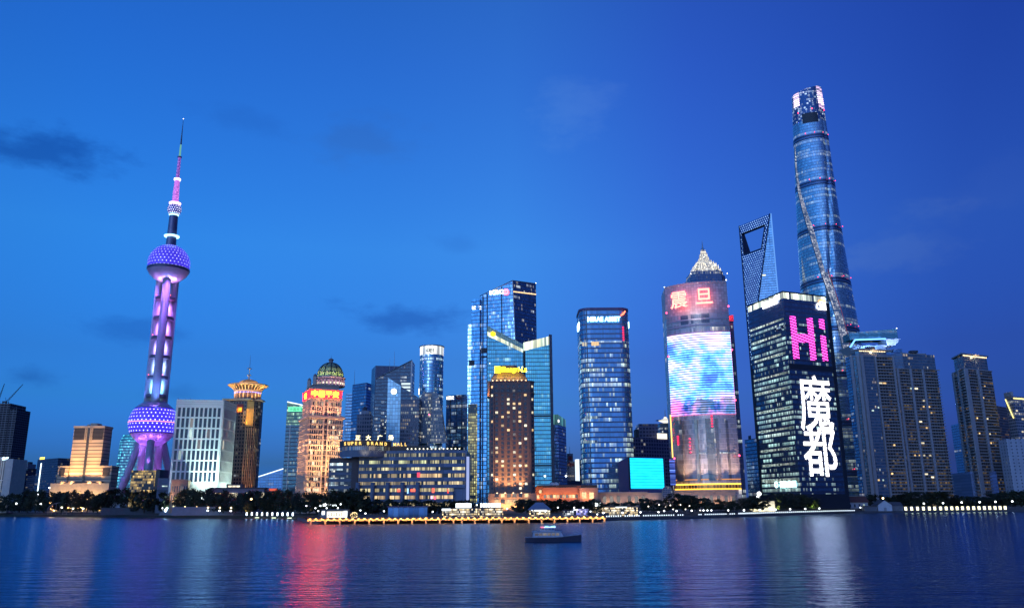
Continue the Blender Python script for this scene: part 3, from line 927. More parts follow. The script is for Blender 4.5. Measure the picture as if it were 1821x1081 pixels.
root, poly, H = plan_root('tan_annex', 'low tan annex with tall windows in front of the white grid office', 'building', [(305, 853), (334, 853)], 770, depth=18)
MB().prism(poly, 0, H, 0, 1).build('wall', [plain('tan_render', (.42, .28, .18), .8), M_roof], root)
window_set(root, poly, 0, [(1.6 + k * 2.05, H - 11) for k in range(7)] + [(1.6 + k * 2.05, H - 19) for k in range(7)], 1.2, 5.4, pick([(.2, W_dim), (1, W_dark)]))
mb = MB(); panel(mb, poly, 0, -.2, 14.2, H - .9, H + .5, -.5, .5); mb.build('cornice', plain('tan_render', (.42, .28, .18), .8), root)
spot(root, (2, -18, 10), (2, 0, 26), (1, .6, .35), 2600, 110)

# ---- white grid office --------------------------------------------
def white_grid():
    D = 800
    root, poly, H = plan_root('white_grid_office', 'white floodlit office block with a regular grid of dark windows', 'building', [(314.6, 710), (397.9, 711.3), (420.3, 719.5)], D, first=1)
    white = plain('white_stone', (.60, .63, .62), .7, var=.12)
    MB().prism(poly, 0, H, 0, 1).build('wall', [white, M_roof], root)
    pz = 2.6; floors = 7
    top = zloc(root, 398, 727); bot = zloc(root, 393, 858)
    fh = (top - bot) / floors
    budget = 100
    for i, nb in ((0, 10), (1, 10)):
        a, d, n, L = wallframe(poly, i)
        e = 1.3
        bw = (L - 2 * e) / nb
        mb = MB()
        for k in range(nb + 1):
            s = e + k * bw
            wd = bw * .34
            panel(mb, poly, i, max(0, s - wd / 2) if k else 0, min(L, s + wd / 2) if k < nb else L, 0, top - .01, 0, .8)
        mb.build('pier_grid', white, root)
        for f in range(floors + 1):
            mb = MB(); panel(mb, poly, i, 0, L, bot + f * fh - (.85 if f else 3), bot + f * fh + .55 if f < floors else H, 0, .62); mb.build('floor_band', white, root)
        cells = [(e + (k + .5) * bw, bot + f * fh + .56) for f in range(floors) for k in range(nb)]
        if i: cells = cells[30:] + cells[:30]
        lim = budget
        got = window_set(root, poly, i, cells, bw * .66, fh - 1.42, pick([(.015, W_pale), (.035, W_cool), (.05, W_dim), (1, W_dark)]), .15, limit=lim)
        budget -= got
    # parapet joints
    for i in (0, 1):
        a, d, n, L = wallframe(poly, i)
        for z in (top + 2.4, top + 4.6):
            mb = MB(); panel(mb, poly, i, .3, L - .3, z, z + .12, 0, .66); mb.build('joint', M_concrete, root)
    a, d, n, L = wallframe(poly, 0)
    for k in range(6):
        s = L * (k + .5) / 6
        p = a + d * s + n * 9
        q = a + d * s
        spot(root, (p.x, p.y, 1), (q.x, q.y, 26), (.78, 1.0, .90), 3500, 90)
        spot(root, (p.x + n.x * 14, p.y + n.y * 14, 1), (q.x, q.y, 60), (.70, 1.0, .86), 72000, 60)
    a, d, n, L = wallframe(poly, 1)
    for k in range(3):
        s = L * (k + .5) / 3
        p = a + d * s + n * 14; q = a + d * s
        spot(root, (p.x, p.y, 1), (q.x, q.y, 32), (.74, 1.0, .86), 22000, 90)
white_grid()

# ---- tower with flared golden crown -------------------------------
def crown_tower():
    D = 860
    pc = at(433, 708, D)
    root = thing('flared_crown_tower', 'dark tower topped by a golden flared crown and small dome', 'tower', (pc.x, D, G))
    zz = lambda v: zloc(root, 433, v)
    mpp = D / F_PX / .995
    body = facade('brown_body', Bay=3.2, Floor=3.8, Mullion=.35, Spandrel=.4, Glass=(.02, .025, .035), Frame=(.14, .10, .075), Band=(.12, .09, .07), Metal=.1, Lit=.12, Patch=.05, FloorLit=0, ColA=(.8, .9, 1), ColB=(1, .8, .5), Power=.16)
    gold = plain('gold_cladding', (.62, .40, .14), .45, .3)
    lit = plain('cream_stone', (.55, .42, .26), .6)
    H = zz(711)
    hw = 25.5 * mpp
    ch = 7.0
    poly = [(-hw, 4), (4.0, 0), (hw - ch * .4, 6), (hw, 12), (hw, 20), (-hw, 20)]
    MB().prism(poly, 0, H, 0, 1).build('shaft_wall', [body, M_roof], root)
    # golden strip on the corner
    a, d, n, L = wallframe(poly, 1)
    mb = MB(); panel(mb, poly, 1, .6, L * .75, zz(757), H - 1, 0, .5); mb.build('gold_panel', gold, root)
    a, d, n, L = wallframe(poly, 0)
    mb = MB(); panel(mb, poly, 0, L - 16, L - 4, zz(733), zz(718), 0, .7); sg = mb.build('sign_board', plain('sign_red', (.25, .02, .02), .6), root)
    MB(); wall_text('sign_letters', '岭洲', 5.3, glow('sign_amber', (1, .36, .03), .8), root, poly, 0, L - 15.3, zz(731.3), .95, depth=.3, thick=.04)
    for wi in (1, 2):
        a, d, n, L = wallframe(poly, wi)
        k = 0; s = .5
        while s < L:
            mb = MB(); panel(mb, poly, wi, s, s + .45, 0, zz(760), 0, .45); mb.build('fin', lit, root)
            s += 2.1
    # terrace slab
    MB().box(-hw - 6, hw - ch + 1, -3.5, 20, H, H + 1.3).build('terrace_slab', lit, root)
    MB().box(hw - ch + 1.02, hw + 2, 6, 20, H, H + 1.3).build('terrace_slab', lit, root)
    cy = 13
    # drum with pilasters
    rd = 22.5 * mpp
    z0, z1 = H + 1.3, zz(694.5)
    MB().lathe([(rd - .8, z0), (rd - .8, z1)], 40, (0, cy)).build('drum', plain('drum_dark', (.16, .11, .09), .6), root)
    for k in range(20):
        t = 2 * math.pi * k / 20
        MB().tube((math.cos(t) * rd, cy + math.sin(t) * rd, z0), (math.cos(t) * rd, cy + math.sin(t) * rd, z1), .55, .55, 6).build('pilaster', lit, root)
    for k in range(22):
        t = math.pi + math.pi * (k + .5) / 22
        MB().box(-.35, .35, -.35, .35, -.35, .35).build('blue_lamp', glow('blue_lamp', (.2, .25, 1), 1.1), root, loc=(math.cos(t) * (rd + .3), cy + math.sin(t) * (rd + .3), z1 - 1.2))
    # flared crown: ribs and rims
    rf = 35 * mpp; z2 = zz(683.5)
    MB().lathe([(rd - .5, z1), (rd + .9, z1), (rd + .9, z1 + 1.4), (rd - .5, z1 + 1.4)], 44, (0, cy)).build('crown_ring', lit, root)
    MB().lathe([(rd - 1.6, z1 + 1.2), (rd - .2, z1 + 3.6), (rf - 6, z2 - .3)], 44, (0, cy)).build('crown_cone', plain('crown_back', (.18, .13, .09), .7), root, True)
    for k in range(28):
        t = 2 * math.pi * (k + .5) / 28
        c_, s_ = math.cos(t), math.sin(t)
        mb = MB()
        pts = [(rd + .4, z1 + 1.3), (rd + 1.6, z1 + 3.4), (rf - 4.5, z2 - 1.6), (rf - 1.2, z2)]
        for (ra, za), (rb, zb) in zip(pts[:-1], pts[1:]):
            mb.tube((c_ * ra, cy + s_ * ra, za), (c_ * rb, cy + s_ * rb, zb), .62, .55, 5)
        mb.build('rib', lit, root)
    MB().lathe([(rf - 7, z2), (rf, z2), (rf + .2, z2 + .9), (rf - 1, z2 + 1.4), (rf - 8, z2 + 1.4)], 44, (0, cy)).build('crown_rim', lit, root)
    MB().lathe([(19.5 * mpp, z2 + 1.4), (18.6 * mpp, zz(679)), (14 * mpp, zz(674.5)), (7 * mpp, zz(672)), (.02, zz(671.5))], 40, (0, cy)).build('dome', gold, root, True)
    MB().tube((0, cy, zz(672)), (0, cy, zz(662)), .7, .5, 8).build('spire', lit, root)
    MB().lathe([(.2, zz(664)), (2.6, zz(664)), (2.6, zz(663.4)), (.2, zz(663.4))], 14, (0, cy)).build('spire_ring', lit, root)
    MB().tube((0, cy, zz(662)), (0, cy, zz(651)), .35, .35, 6).build('spire', lit, root)
    MB().lathe([(.2, zz(652)), (2.6, zz(652)), (2.6, zz(651.5)), (.2, zz(651.5))], 14, (0, cy)).build('spire_ring', lit, root)
    MB().tube((0, cy, zz(651)), (0, cy, zz(628)), .35, .12, 6).build('antenna', M_metal, root)
    # lamps at the foot of the drum and inside the crown
    for k in range(9):
        t = math.pi + math.pi * (k + .5) / 9
        spot(root, (math.cos(t) * (rd + 2.2), cy + math.sin(t) * (rd + 2.2), z0 + .3), (math.cos(t) * (rd + 3), cy + math.sin(t) * (rd + 3), z2), (1, .52, .14), 2600, 120)
        t2 = math.pi * 2 * (k + .5) / 9
        spot(root, (math.cos(t) * 25 * mpp, cy + math.sin(t) * 25 * mpp, z2 + 1.6), (0, cy, zz(676)), (1, .55, .12), 900, 100)
    spot(root, (3, -16, zz(728)), (7, 2, zz(742)), (1, .52, .08), 7000, 70)
    spot(root, (3, -6, zz(758)), (7, 4, zz(735)), (1, .55, .1), 2600, 80)
    for x in (6, 9.5, 12.5):
        spot(root, (x, -3, 2), (x - .5, 5, 50), (1, .42, .12), 9000, 40)
        spot(root, (x, -3, 30), (x - .5, 5, 80), (1, .45, .14), 4000, 30)
crown_tower()

# ---- podium strip between --------------------------------------------
root, poly, H = plan_root('podium_hall', 'low pale podium with a lit glass front below the white grid office', 'building', [(375, 868.3), (470, 868)], 750, depth=30)
MB().prism(poly, 0, H, 0, 1).build('wall', [plain('podium_grey', (.2, .22, .26), .8), M_roof], root)
a, d, n, L = wallframe(poly, 0)
mb = MB(); panel(mb, poly, 0, -1.5, L + 2, H, H + .8, -20, 1.4); mb.build('roof_slab', M_concrete, root)
window_set(root, poly, 0, [(2 + k * 2.9, H - 8) for k in range(16)], 2.3, 4.2, pick([(.45, W_pale), (.2, W_warm), (1, W_dark)]))
window_set(root, poly, 0, [(16 + k * 3.6, H + 1.2) for k in range(3)] , 3.0, 1.5, lambda s, z: W_pale, out=-2)
mb = MB(); panel(mb, poly, 0, 13, 27, H + .8, H + 4, -12, -2.2); mb.build('roof_pavilion', M_concrete, root)
root, poly, H = plan_root('red_lit_kiosk', 'tiny kiosk roof glowing red beside the far blue hall', 'building', [(478, 868), (495, 868)], 790, depth=8)
MB().prism(poly, 0, H, 0, 1).build('wall', [plain('kiosk_wall', (.3, .2, .18), .8), M_roof], root)
mb = MB(); panel(mb, poly, 0, 0, 8, H - 2.2, H - .2, 0, .25); mb.build('sign', glow('sign_red_soft', (1, .16, .1), .22), root)

# ================================================================ centre of the skyline
def simple_tower(name, label, pts, D, mat, depth=30, first=0, group=None, roof=None):
    root, poly, H = plan_root(name, label, 'tower', pts, D, first=first, depth=depth, group=group)
    MB().prism(poly, 0, H, 0, 1).build('curtain_wall', [mat, roof or M_roof], root)
    return root, poly, H

# ---- green topped tower -------------------------------------------
gdark = facade('green_tower_low', Bay=1.6, Floor=3.9, Mullion=.1, Spandrel=.3, Glass=(.05, .08, .11), Frame=(.04, .05, .07), Band=(.05, .06, .08), Metal=.6, Lit=.04, Patch=.10, FloorLit=.02, ColA=(.8, 1, .75), ColB=(.9, 1, .9), Power=.22)
root, poly, H = plan_root('green_crowned_tower', 'slim dark tower with green lit top floors left of the domed tower', 'tower', [(510.5, 722.2), (545, 722)], 860, depth=22)
H2 = zloc(root, 513, 757)
MB().prism(poly, 0, H2, 0, cap=False).build('curtain_wall', [gdark, M_roof], root)
MB().prism(poly, H2, H, 0, 1, zt=[H + 4.6, H, H, H + 4.6]).build('lit_crown', [facade('green_tower_top', Bay=1.6, Floor=3.9, Mullion=.12, Spandrel=.36, Glass=(.1, .2, .15), Frame=(.05, .08, .07), Band=(.12, .22, .16), Metal=.2, Lit=.8, Patch=.6, FloorLit=.8, ColA=(.45, 1, .5), ColB=(.8, 1, .75), Power=.26), M_roof], root)
a, d, n, L = wallframe(poly, 0)
mb = MB(); panel(mb, poly, 0, 1.5, L, H - 5.5, H - .8, 0, .4); mb.build('sign', glow('sign_green', (.15, .85, .45), .42), root)
wall_text('sign_letters', '中国民生', 3.4, plain('sign_dark', (.02, .05, .04), .6), root, poly, 0, 3, H - 4.6, .7, depth=.3, spacing=1.15)
MB().tube((poly[0][0], poly[0][1] - .3, H + 4.8), (poly[1][0], poly[1][1] - .3, H + .3), .5, .5, 6).build('parapet_light', glow('edge_white', (.75, .88, 1), .5), root)
mb = MB(); panel(mb, poly, 0, 4.2, 5.1, 0, H2, 0, .5); mb.build('vertical_fin', M_metal, root)

# ---- domed tower --------------------------------------------------
def domed_tower():
    D = 640
    pts = [(533.2, 749), (547.5, 741.5), (610.5, 744.5)]
    root, poly, H = plan_root('domed_tower', 'floodlit ornate stone tower with a ribbed dome and yellow sign on red glow', 'tower', pts, D, first=1)
    stone = plain('warm_stone', (.50, .40, .33), .8, var=.15)
    dks = plain('shaded_stone', (.26, .20, .19), .8)  # darker copy of the stone, shade put into its colour
    zz = lambda v: zloc(root, 578, v)
    z_up = zz(698)         # top of the upper block
    fh = 4.05
    up = inset(poly, 1.6)
    MB().prism(poly, 0, H, 0, 1).build('lower_wall', [stone, M_roof], root)
    MB().prism(up, H, z_up, 0, 1).build('upper_wall', [stone, M_roof], root)
    glowy = [(.22, W_warm), (.55, W_pale), (.68, W_dim), (1, W_dark)]
    left = [72, 28]
    for i in (0, 1):
        for (pl, zb, zt) in ((poly, 16.0, H), (up, H + 1.6, z_up - 7)):
            a, d, n, L = wallframe(pl, i)
            nf = int((zt - zb) / fh)
            cw = L * .12 if i else 0
            spans = [(1.6, L / 2 - cw / 2 - .5), (L / 2 + cw / 2 + .5, L - 1.6)] if i else [(1.5, L - 1.5)]
            cells = []
            for f in range(nf):
                z = zb + f * fh
                mb = MB(); panel(mb, pl, i, -.3, L + (.3 if i else -.31), z - .55, z - .05, 0, .75); mb.build('ledge', stone, root)
                for s0, s1 in spans:
                    k = max(3, int((s1 - s0) / 1.75))
                    w = (s1 - s0) / k
                    for q in range(k): cells.append((s0 + (q + .5) * w, z + .35))
            for s0, s1 in spans:
                k = max(3, int((s1 - s0) / 1.75)); w = (s1 - s0) / k
                for q in range(k + 1):
                    mb = MB(); panel(mb, pl, i, s0 + q * w - .22, s0 + q * w + .22, zb - .04, zt - .6, 0, .5); mb.build('pilaster', stone, root)
            random.shuffle(cells)
            lim = left[1] if i == 0 else left[0]
            got = window_set(root, pl, i, cells, 1.0, 2.5, pick([(.10, W_warm), (.16, W_pale), (.24, W_dim), (1, W_dark)]), .14, limit=lim)
            if i == 0: left[1] -= got
            else: left[0] -= got
            if i:
                for s in (L / 2 - cw / 2, L / 2 + cw / 2):
                    mb = MB(); panel(mb, pl, i, s - .5, s + .5, 0 if pl is poly else H, zt - .6, 0, 1.1); mb.build('shaft_pier', stone, root)
                mb = MB(); panel(mb, pl, i, L / 2 - cw / 2 + .5, L / 2 + cw / 2 - .5, 12 if pl is poly else H, zt - .7, 0, .1); mb.build('centre_glazing', facade('dome_slot', Bay=1.2, Floor=4.05, Mullion=.2, Spandrel=.35, Glass=(.05, .06, .09), Frame=(.2, .16, .15), Band=(.2, .16, .15), Metal=.4, Lit=.12, Patch=.1, Power=.2), root)
    def cornice(pl, z, h, out, nm='cornice'):
        o = inset(pl, -out)
        MB().prism(o, z, z + h, 0, bottom=True).build(nm, stone, root)
    cornice(poly, H - .4, 1.5, 1.3); cornice(poly, H + 1.12, .8, .6, 'parapet'); cornice(poly, 13.2, 1.2, .9); cornice(up, z_up - .3, 1.2, 1.0)
    cornice(up, z_up - 7.4, .9, .7)
    # base: arcade of small lit windows
    for i in (1,):
        a, d, n, L = wallframe(poly, i)
        window_set(root, poly, i, [(2 + k * 2.05, 8.4) for k in range(int((L - 4) / 2.05) + 1)], 1.1, 2.0, lambda s, z: W_pale, .14, limit=20)
        window_set(root, poly, i, [(2 + k * 4.1, 1.2) for k in range(int((L - 4) / 4.1) + 1)], 2.2, 3.2, lambda s, z: W_warm, .14, limit=10)
    # low plinth block to the left
    lp = [(poly[0][0] - 4, poly[0][1] - 6), (poly[2][0] - 5, poly[2][1] - 7), (poly[2][0] - 5, poly[2][1] - .8), (poly[0][0] - 4, poly[0][1] + 4)]
    # sign boards and glowing backing
    for i, ch in ((1, '中国平安'), (0, '平安')):
        a, d, n, L = wallframe(up, i)
        mb = MB(); panel(mb, up, i, 1.2, L - 1.2, z_up - 6.0, z_up - .6, 0, .7); mb.build('sign_board', glow('sign_red_board', (1, .0004, .0010), 40.0), root)
        size = 5.2
        wd = len(ch) * size * 1.12
        sp = 1.22 if i else 1.0
        wall_text('sign_letters', ch, size if i else 4.2, glow('sign_gold', (1, .36, .014), 3.4), root, up, i, (L - wd * (1.08 if i else .8)) / 2, z_up - 5.2, 1.2, depth=.5, thick=.17, spacing=sp)
    # set-back tiers and drum
    c = sum((Vector(p) for p in up), Vector((0, 0))) / 4
    t1 = inset(up, 2.2); t2 = inset(up, 3.4)
    z1 = zz(690); z2 = zz(684)
    MB().prism(t1, z_up + .9, z1, 0).build('setback_tier', stone, root)
    cornice(t1, z1, .8, .8, 'parapet')
    rr = (at(600.5, 680, D).x - at(549.5, 680, D).x) / 2
    cx = at(575.3, 676, D).x - root.location.x; cy = c.y
    z3 = zz(675)
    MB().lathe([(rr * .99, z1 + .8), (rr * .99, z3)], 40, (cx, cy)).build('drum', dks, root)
    for k in range(24):
        t = 2 * math.pi * (k + .5) / 24
        MB().box(-.55, .55, -.4, .4, 0, z3 - z1 - 2).build('drum_pilaster', stone, root, loc=(cx + math.cos(t) * rr, cy + math.sin(t) * rr, z1 + .8))
        if math.sin(t) < .3:
            t_ = 2 * math.pi * k / 24
            MB().box(-.5, .5, -.3, .3, 0, 1.5).build('drum_window', W_pale, root, loc=(cx + math.cos(t_) * rr * 1.0, cy + math.sin(t_) * rr * 1.0, z1 + 2.4))
    MB().lathe([(rr, z3), (rr * 1.09, z3 + .4), (rr * 1.09, z3 + 1.3), (rr * .95, z3 + 1.3)], 40, (cx, cy)).build('cornice', stone, root)
    for i in range(4):
        p = Vector(t1[i]).lerp(c, .12)
        MB().box(-1.3, 1.3, -1.3, 1.3, 0, 6.5).build('corner_turret', stone, root, loc=(p.x, p.y, z1 + .8))
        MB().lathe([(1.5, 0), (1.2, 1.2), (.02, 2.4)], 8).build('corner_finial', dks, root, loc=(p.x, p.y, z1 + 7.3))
    zb = z3 + 1.3; zt = zz(645.5)
    rd = rr * .93; hd = zt - zb
    prof = [(rd * math.cos(R(a)) ** .82, zb + hd * math.sin(R(a))) for a in (0, 10, 20, 30, 40, 50, 60, 70, 78, 84)]
    MB().lathe(prof, 40, (cx, cy)).build('dome', plain('dome_green', (.34, .36, .20), .5, .1, var=.3, scale=.6), root, True)
    for k in range(12):
        t = 2 * math.pi * (k + .5) / 12
        mb = MB()
        for (ra, za), (rb, z_b) in zip(prof[:-1], prof[1:]):
            mb.tube((cx + math.cos(t) * ra, cy + math.sin(t) * ra, za), (cx + math.cos(t) * rb, cy + math.sin(t) * rb, z_b), .42, .42, 5)
        mb.build('rib', M_dark, root)
    for q in (2, 4):
        r_, z_ = prof[q]
        MB().lathe([(r_ + .1, z_ - .25), (r_ + .35, z_), (r_ + .1, z_ + .25)], 40, (cx, cy)).build('dome_hoop', M_dark, root)
    for k in range(12):
        t = 2 * math.pi * k / 12
        r_, z_ = prof[2]
        if math.sin(t) < .3:
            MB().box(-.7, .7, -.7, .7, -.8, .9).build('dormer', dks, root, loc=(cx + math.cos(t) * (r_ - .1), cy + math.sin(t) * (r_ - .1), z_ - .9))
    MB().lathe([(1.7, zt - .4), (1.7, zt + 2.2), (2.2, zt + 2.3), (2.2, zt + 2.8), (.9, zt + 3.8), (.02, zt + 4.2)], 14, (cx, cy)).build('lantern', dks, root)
    MB().tube((cx, cy, zt + 4), (cx, cy, zt + 6.6), .15, .05, 5).build('finial', M_dark, root)
    for k in range(8):
        t = math.pi + math.pi * (k + .5) / 8
        spot(root, (cx + math.cos(t) * rr * 1.35, cy + math.sin(t) * rr * 1.35, zb - .5), (cx + math.cos(t) * rd * .5, cy + math.sin(t) * rd * .5, zb + hd * .75), (.85, 1, .35), 600, 70)
        spot(root, (cx + math.cos(t) * rr * 1.3, cy + math.sin(t) * rr * 1.3, z1 + .9), (cx + math.cos(t) * rr, cy + math.sin(t) * rr, z3), (1, .55, .8), 260, 110)
    # floodlights of the facade: from the ground and from the mid cornice
    for i, k_n in ((1, 4), (0, 2)):
        a, d, n, L = wallframe(poly, i)
        for k in range(k_n):
            s = L * (k + .5) / k_n
            p = a + d * s + n * 9; q = a + d * s
            spot(root, (p.x, p.y, 3), (q.x, q.y, 22), (1, .52, .2), 6000, 80)
            p2 = a + d * s + n * 17
            spot(root, (p2.x, p2.y, 12), (q.x, q.y, 62), (1, .52, .21), 24000, 62)
            p3 = a + d * s + n * 3.2
            spot(root, (p3.x, p3.y, H + 1.0), (q.x, q.y, H + 14), (1, .45, .22), 2400, 110)
            spot(root, (p3.x, p3.y, 46), (q.x, q.y, 62), (1, .52, .22), 2400, 100)
domed_tower()

# ---- cluster of towers behind the mall ----------------------------
gl1 = facade('cluster_blue', Bay=1.5, Floor=4.0, Mullion=.12, Spandrel=.3, Glass=(.12, .2, .34), Frame=(.06, .08, .13), Band=(.08, .1, .16), Metal=.7, Lit=.02, Patch=.03, FloorLit=.02, ColA=(.7, .9, 1), ColB=(1, .9, .7), Power=.18)
gl2 = facade('cluster_brown', Bay=2.4, Floor=4.0, Mullion=.3, Spandrel=.35, Glass=(.06, .08, .13), Frame=(.12, .12, .15), Band=(.12, .12, .15), Metal=.4, Lit=.02, Patch=.02, FloorLit=0, Power=.16)
gl3 = facade('cluster_pale', Bay=3.0, Floor=4.0, Mullion=.08, Spandrel=.12, Glass=(.30, .38, .48), Frame=(.2, .25, .32), Band=(.22, .27, .34), Metal=.5, Rough=.3, Lit=.0, Patch=.0, FloorLit=0, Power=.1)
gl4 = facade('cluster_dark', Bay=1.8, Floor=4.0, Mullion=.2, Spandrel=.4, Glass=(.05, .07, .11), Frame=(.05, .06, .09), Band=(.06, .07, .1), Metal=.5, Lit=.06, Patch=.06, FloorLit=.03, ColA=(.8, .95, 1), ColB=(1, .9, .7), Power=.2)
root, poly, H = simple_tower('blue_glass_tower', 'blue glass tower with a thin mast left of the clock tower group', [(627, 684), (652, 680), (661, 683)], 1050, gl1, first=1)
MB().box(poly[0][0] - 9, poly[0][0] - .1, poly[0][1] + 4, poly[0][1] + 26, 0, zloc(root, 620, 698), 0, 1).build('side_wing', [gl1, M_roof], root)
antenna(root, poly[0][0] + 1, poly[0][1] + 6, H - 12, zloc(root, 629, 656), .55)
root, poly, H = simple_tower('stepped_stone_block', 'small dark stepped block in front of the blue glass tower', [(635, 736), (660, 736)], 820, gl2, depth=20)
MB().box(poly[0][0] + 2, poly[1][0] - 4, 2, 14, H, H + 5).build('setback_tier', [gl2], root)
MB().lathe([(3, H + 5), (2.2, H + 8), (.02, H + 10)], 8, (poly[0][0] + 4.5, 6)).build('roof_cap', M_roof, root)
root, poly, H = simple_tower('striped_slab_tower', 'brown grey slab tower with vertical stripes behind the round clock', [(661, 657), (668, 650), (712, 651)], 980, facade('slab_striped', Bay=1.3, Floor=60, Mullion=.45, Spandrel=.01, Glass=(.06, .08, .13), Frame=(.14, .14, .18), Band=(.1, .1, .12), Metal=.4, Lit=0, Patch=0, FloorLit=0, Power=0), first=1)
# blade shaped tower with a rising roof
D = 940
pL, pR = at(668, 674, D), at(733, 641, D)
root = thing('blade_roof_tower', 'dark glass tower whose roof rises to a point on the right', 'tower', ((pL.x + pR.x) / 2, D, G))
hw = (pR.x - pL.x) / 2
zr = pR.z - G; zl = pL.z - G
MB().prism([(-hw, 0), (hw, 0), (hw, 26), (-hw, 26)], 0, 1, 0, 1, zt=[zl, zr, zr, zl]).build('curtain_wall', [gl4, M_roof], root)
MB().tube((-hw, -.5, zl + .4), (hw, -.5, zr + .4), .6, .6, 6).build('roof_edge', M_metal, root)
MB().box(hw - 1.2, hw + .4, -.6, 0, 0, zr).build('corner_fin', M_metal, root)
antenna(root, -hw * .05, 8, zl, zloc(root, 707, 622), .5)
antenna(root, -hw * .3, 8, zl, zloc(root, 700, 634), .35)
for z in (zloc(root, 728, 684), zloc(root, 728, 690), zloc(root, 728, 696), zloc(root, 728, 703)):
    MB().box(hw - 12, hw - 1.5, -.35, 0, z, z + 2.2).build('lit_floor', glow('lit_floor_cool', (.75, .95, 1), .28), root)
# tower with the round clock
D = 880
root = thing('clock_tower', 'tower with sloping shoulder and pale stone face bearing a white round clock', 'tower', (at(714, 740, D).x, D, G))
X = lambda u, v=760: at(u, v, D).x - root.location.x
zz = lambda v: zloc(root, 714, v)
MB().prism([(X(687), 0), (X(711), 0), (X(711), 24), (X(687), 24)], 0, 1, 0, 1, zt=[zz(671), zz(686), zz(686), zz(671)]).build('stone_face', [gl3, M_roof], root)
MB().prism([(X(711) + .02, .6), (X(745), .6), (X(745), 24), (X(711) + .02, 24)], 0, 1, 0, 1, zt=[zz(686.5), zz(708), zz(708), zz(686.5)]).build('curtain_wall', [gl4, M_roof], root)
MB().box(X(711) + .1, X(745) - .5, -.4, .6, 0, zz(712)).build('lower_wall', [facade('clock_low', Bay=2.2, Floor=4, Mullion=.35, Spandrel=.4, Glass=(.06, .07, .1), Frame=(.14, .14, .17), Band=(.13, .13, .16), Metal=.3, Lit=.05, Patch=.04, Power=.16)], root)
MB().box(X(676), X(687) - .02, .4, 22, 0, zz(678)).build('dark_flank', [gl4], root)
ck = MB().lathe([(.02, 0), (3.2, 0)], 28).build('clock_face', glow('clock_white', (.85, .95, 1), .9), root, loc=(X(700.6, 696), -.75, zz(696)))
ck.rotation_euler = (R(90), 0, 0)
rim = MB().lathe([(3.2, -.3), (3.6, -.3), (3.6, .35), (3.2, .35)], 28).build('clock_rim', M_metal, ck)
for ln, an in ((2.6, 0), (1.8, 110)):
    h_ = MB().box(-.14, .14, -.2, ln, .02, .08).build('clock_hand', M_dark, ck); h_.rotation_euler = (0, 0, R(an)); h_.location = (0, 0, .05)
for k in range(9):
    beacon(root, (X(686) - .4, -.4, zz(735 + k * 5)), .4, (.9, 1, .9), .5, name='facade_lamp') if k % 2 else None

# ---- round tower with a lit crown and flared skirt ------------------
D = 900
root = thing('round_crowned_tower', 'round glass tower with bright white crown and flared lower skirt', 'tower', (at(765.5, 640, D).x, D + 14, G))
zz = lambda v: zloc(root, 766, v)
r = (at(787, 640, D).x - at(744.5, 640, D).x) / 2
rt = facade('round_tower_glass', Bay=1.4, Floor=3.8, Mullion=.1, Spandrel=.34, Glass=(.14, .24, .36), Frame=(.1, .13, .17), Band=(.25, .33, .4), Metal=.7, Lit=.06, Patch=.12, FloorLit=.14, ColA=(.6, .9, 1), ColB=(.8, 1, .95), Power=.3, BandMetal=.4, Group=5)
MB().lathe([(r, 0), (r, zz(633))], 48).build('curtain_wall', rt, root, True)
MB().lathe([(r + .1, zz(633)), (r + .1, zz(618.5))], 48).build('lit_crown', facade('crown_white', Bay=1.2, Floor=40, Mullion=.14, Spandrel=.0, Glass=(.3, .3, .3), Frame=(.1, .12, .14), Band=(.1, .12, .14), Metal=0, Lit=1, Patch=1, FloorLit=1, ColA=(1, 1, .95), ColB=(.9, 1, 1), Power=1.5), root, True)
MB().lathe([(r + .1, zz(618.5)), (r + .9, zz(618)), (r + .9, zz(616.6)), (r - 2, zz(616.6)), (.02, zz(617))], 48).build('roof_rim', M_metal, root)
for q, ch in enumerate('中银'):
    t = R(238 + q * 17)
    lettering('sign_letters', ch, 5.6, plain('sign_dark', (.02, .05, .04), .6), root, (math.cos(t) * (r + .5) - 2.3 * math.sin(-t) * -1, math.sin(t) * (r + .5) - 1.2, zz(630.5)), t + R(90), depth=.4, thick=.08)
MB().box(-r - .5, -r + .2, -3, -1.8, zz(702), zz(691)).build('lamp_strip', glow('strip_white', (1, .95, .85), .6), root)
# skirt
sk = []
for v, hw_ in ((790, 32), (770, 27), (750, 23.5), (730, 20.5), (712, 17), (700, 12)):
    sk.append((zz(v), hw_ * D / F_PX))
sm = facade('skirt', Bay=1.6, Floor=3.8, Mullion=.42, Spandrel=.35, Glass=(.07, .09, .12), Frame=(.24, .25, .27), Band=(.24, .25, .27), Metal=.2, Lit=.22, Patch=.1, Power=.22, ColA=(1, .9, .7), ColB=(.8, 1, 1))
mb = MB()
for (z0, w0), (z1, w1) in zip(sk[:-1], sk[1:]):
    mb.face([(-w0, -r - 3, z0), (w0, -r - 3, z0), (w1, -r - 3, z1), (-w1, -r - 3, z1)], [(0, z0), (2 * w0, z0), (w0 + w1, z1), (w0 - w1, z1)])
    for sx in (-1, 1):
        q = [(sx * w0, -r - 3, z0), (sx * w0, 8, z0), (sx * w1, 8, z1), (sx * w1, -r - 3, z1)]
        mb.face(q if sx > 0 else q[::-1], [(0, z0), (20, z0), (20, z1), (0, z1)] if sx > 0 else [(0, z1), (20, z1), (20, z0), (0, z0)])
w_, z_ = sk[-1][1], sk[-1][0]
mb.face([(-w_, -r - 3, z_), (w_, -r - 3, z_), (w_, 0, z_), (-w_, 0, z_)])
mb.build('flared_skirt', sm, root)
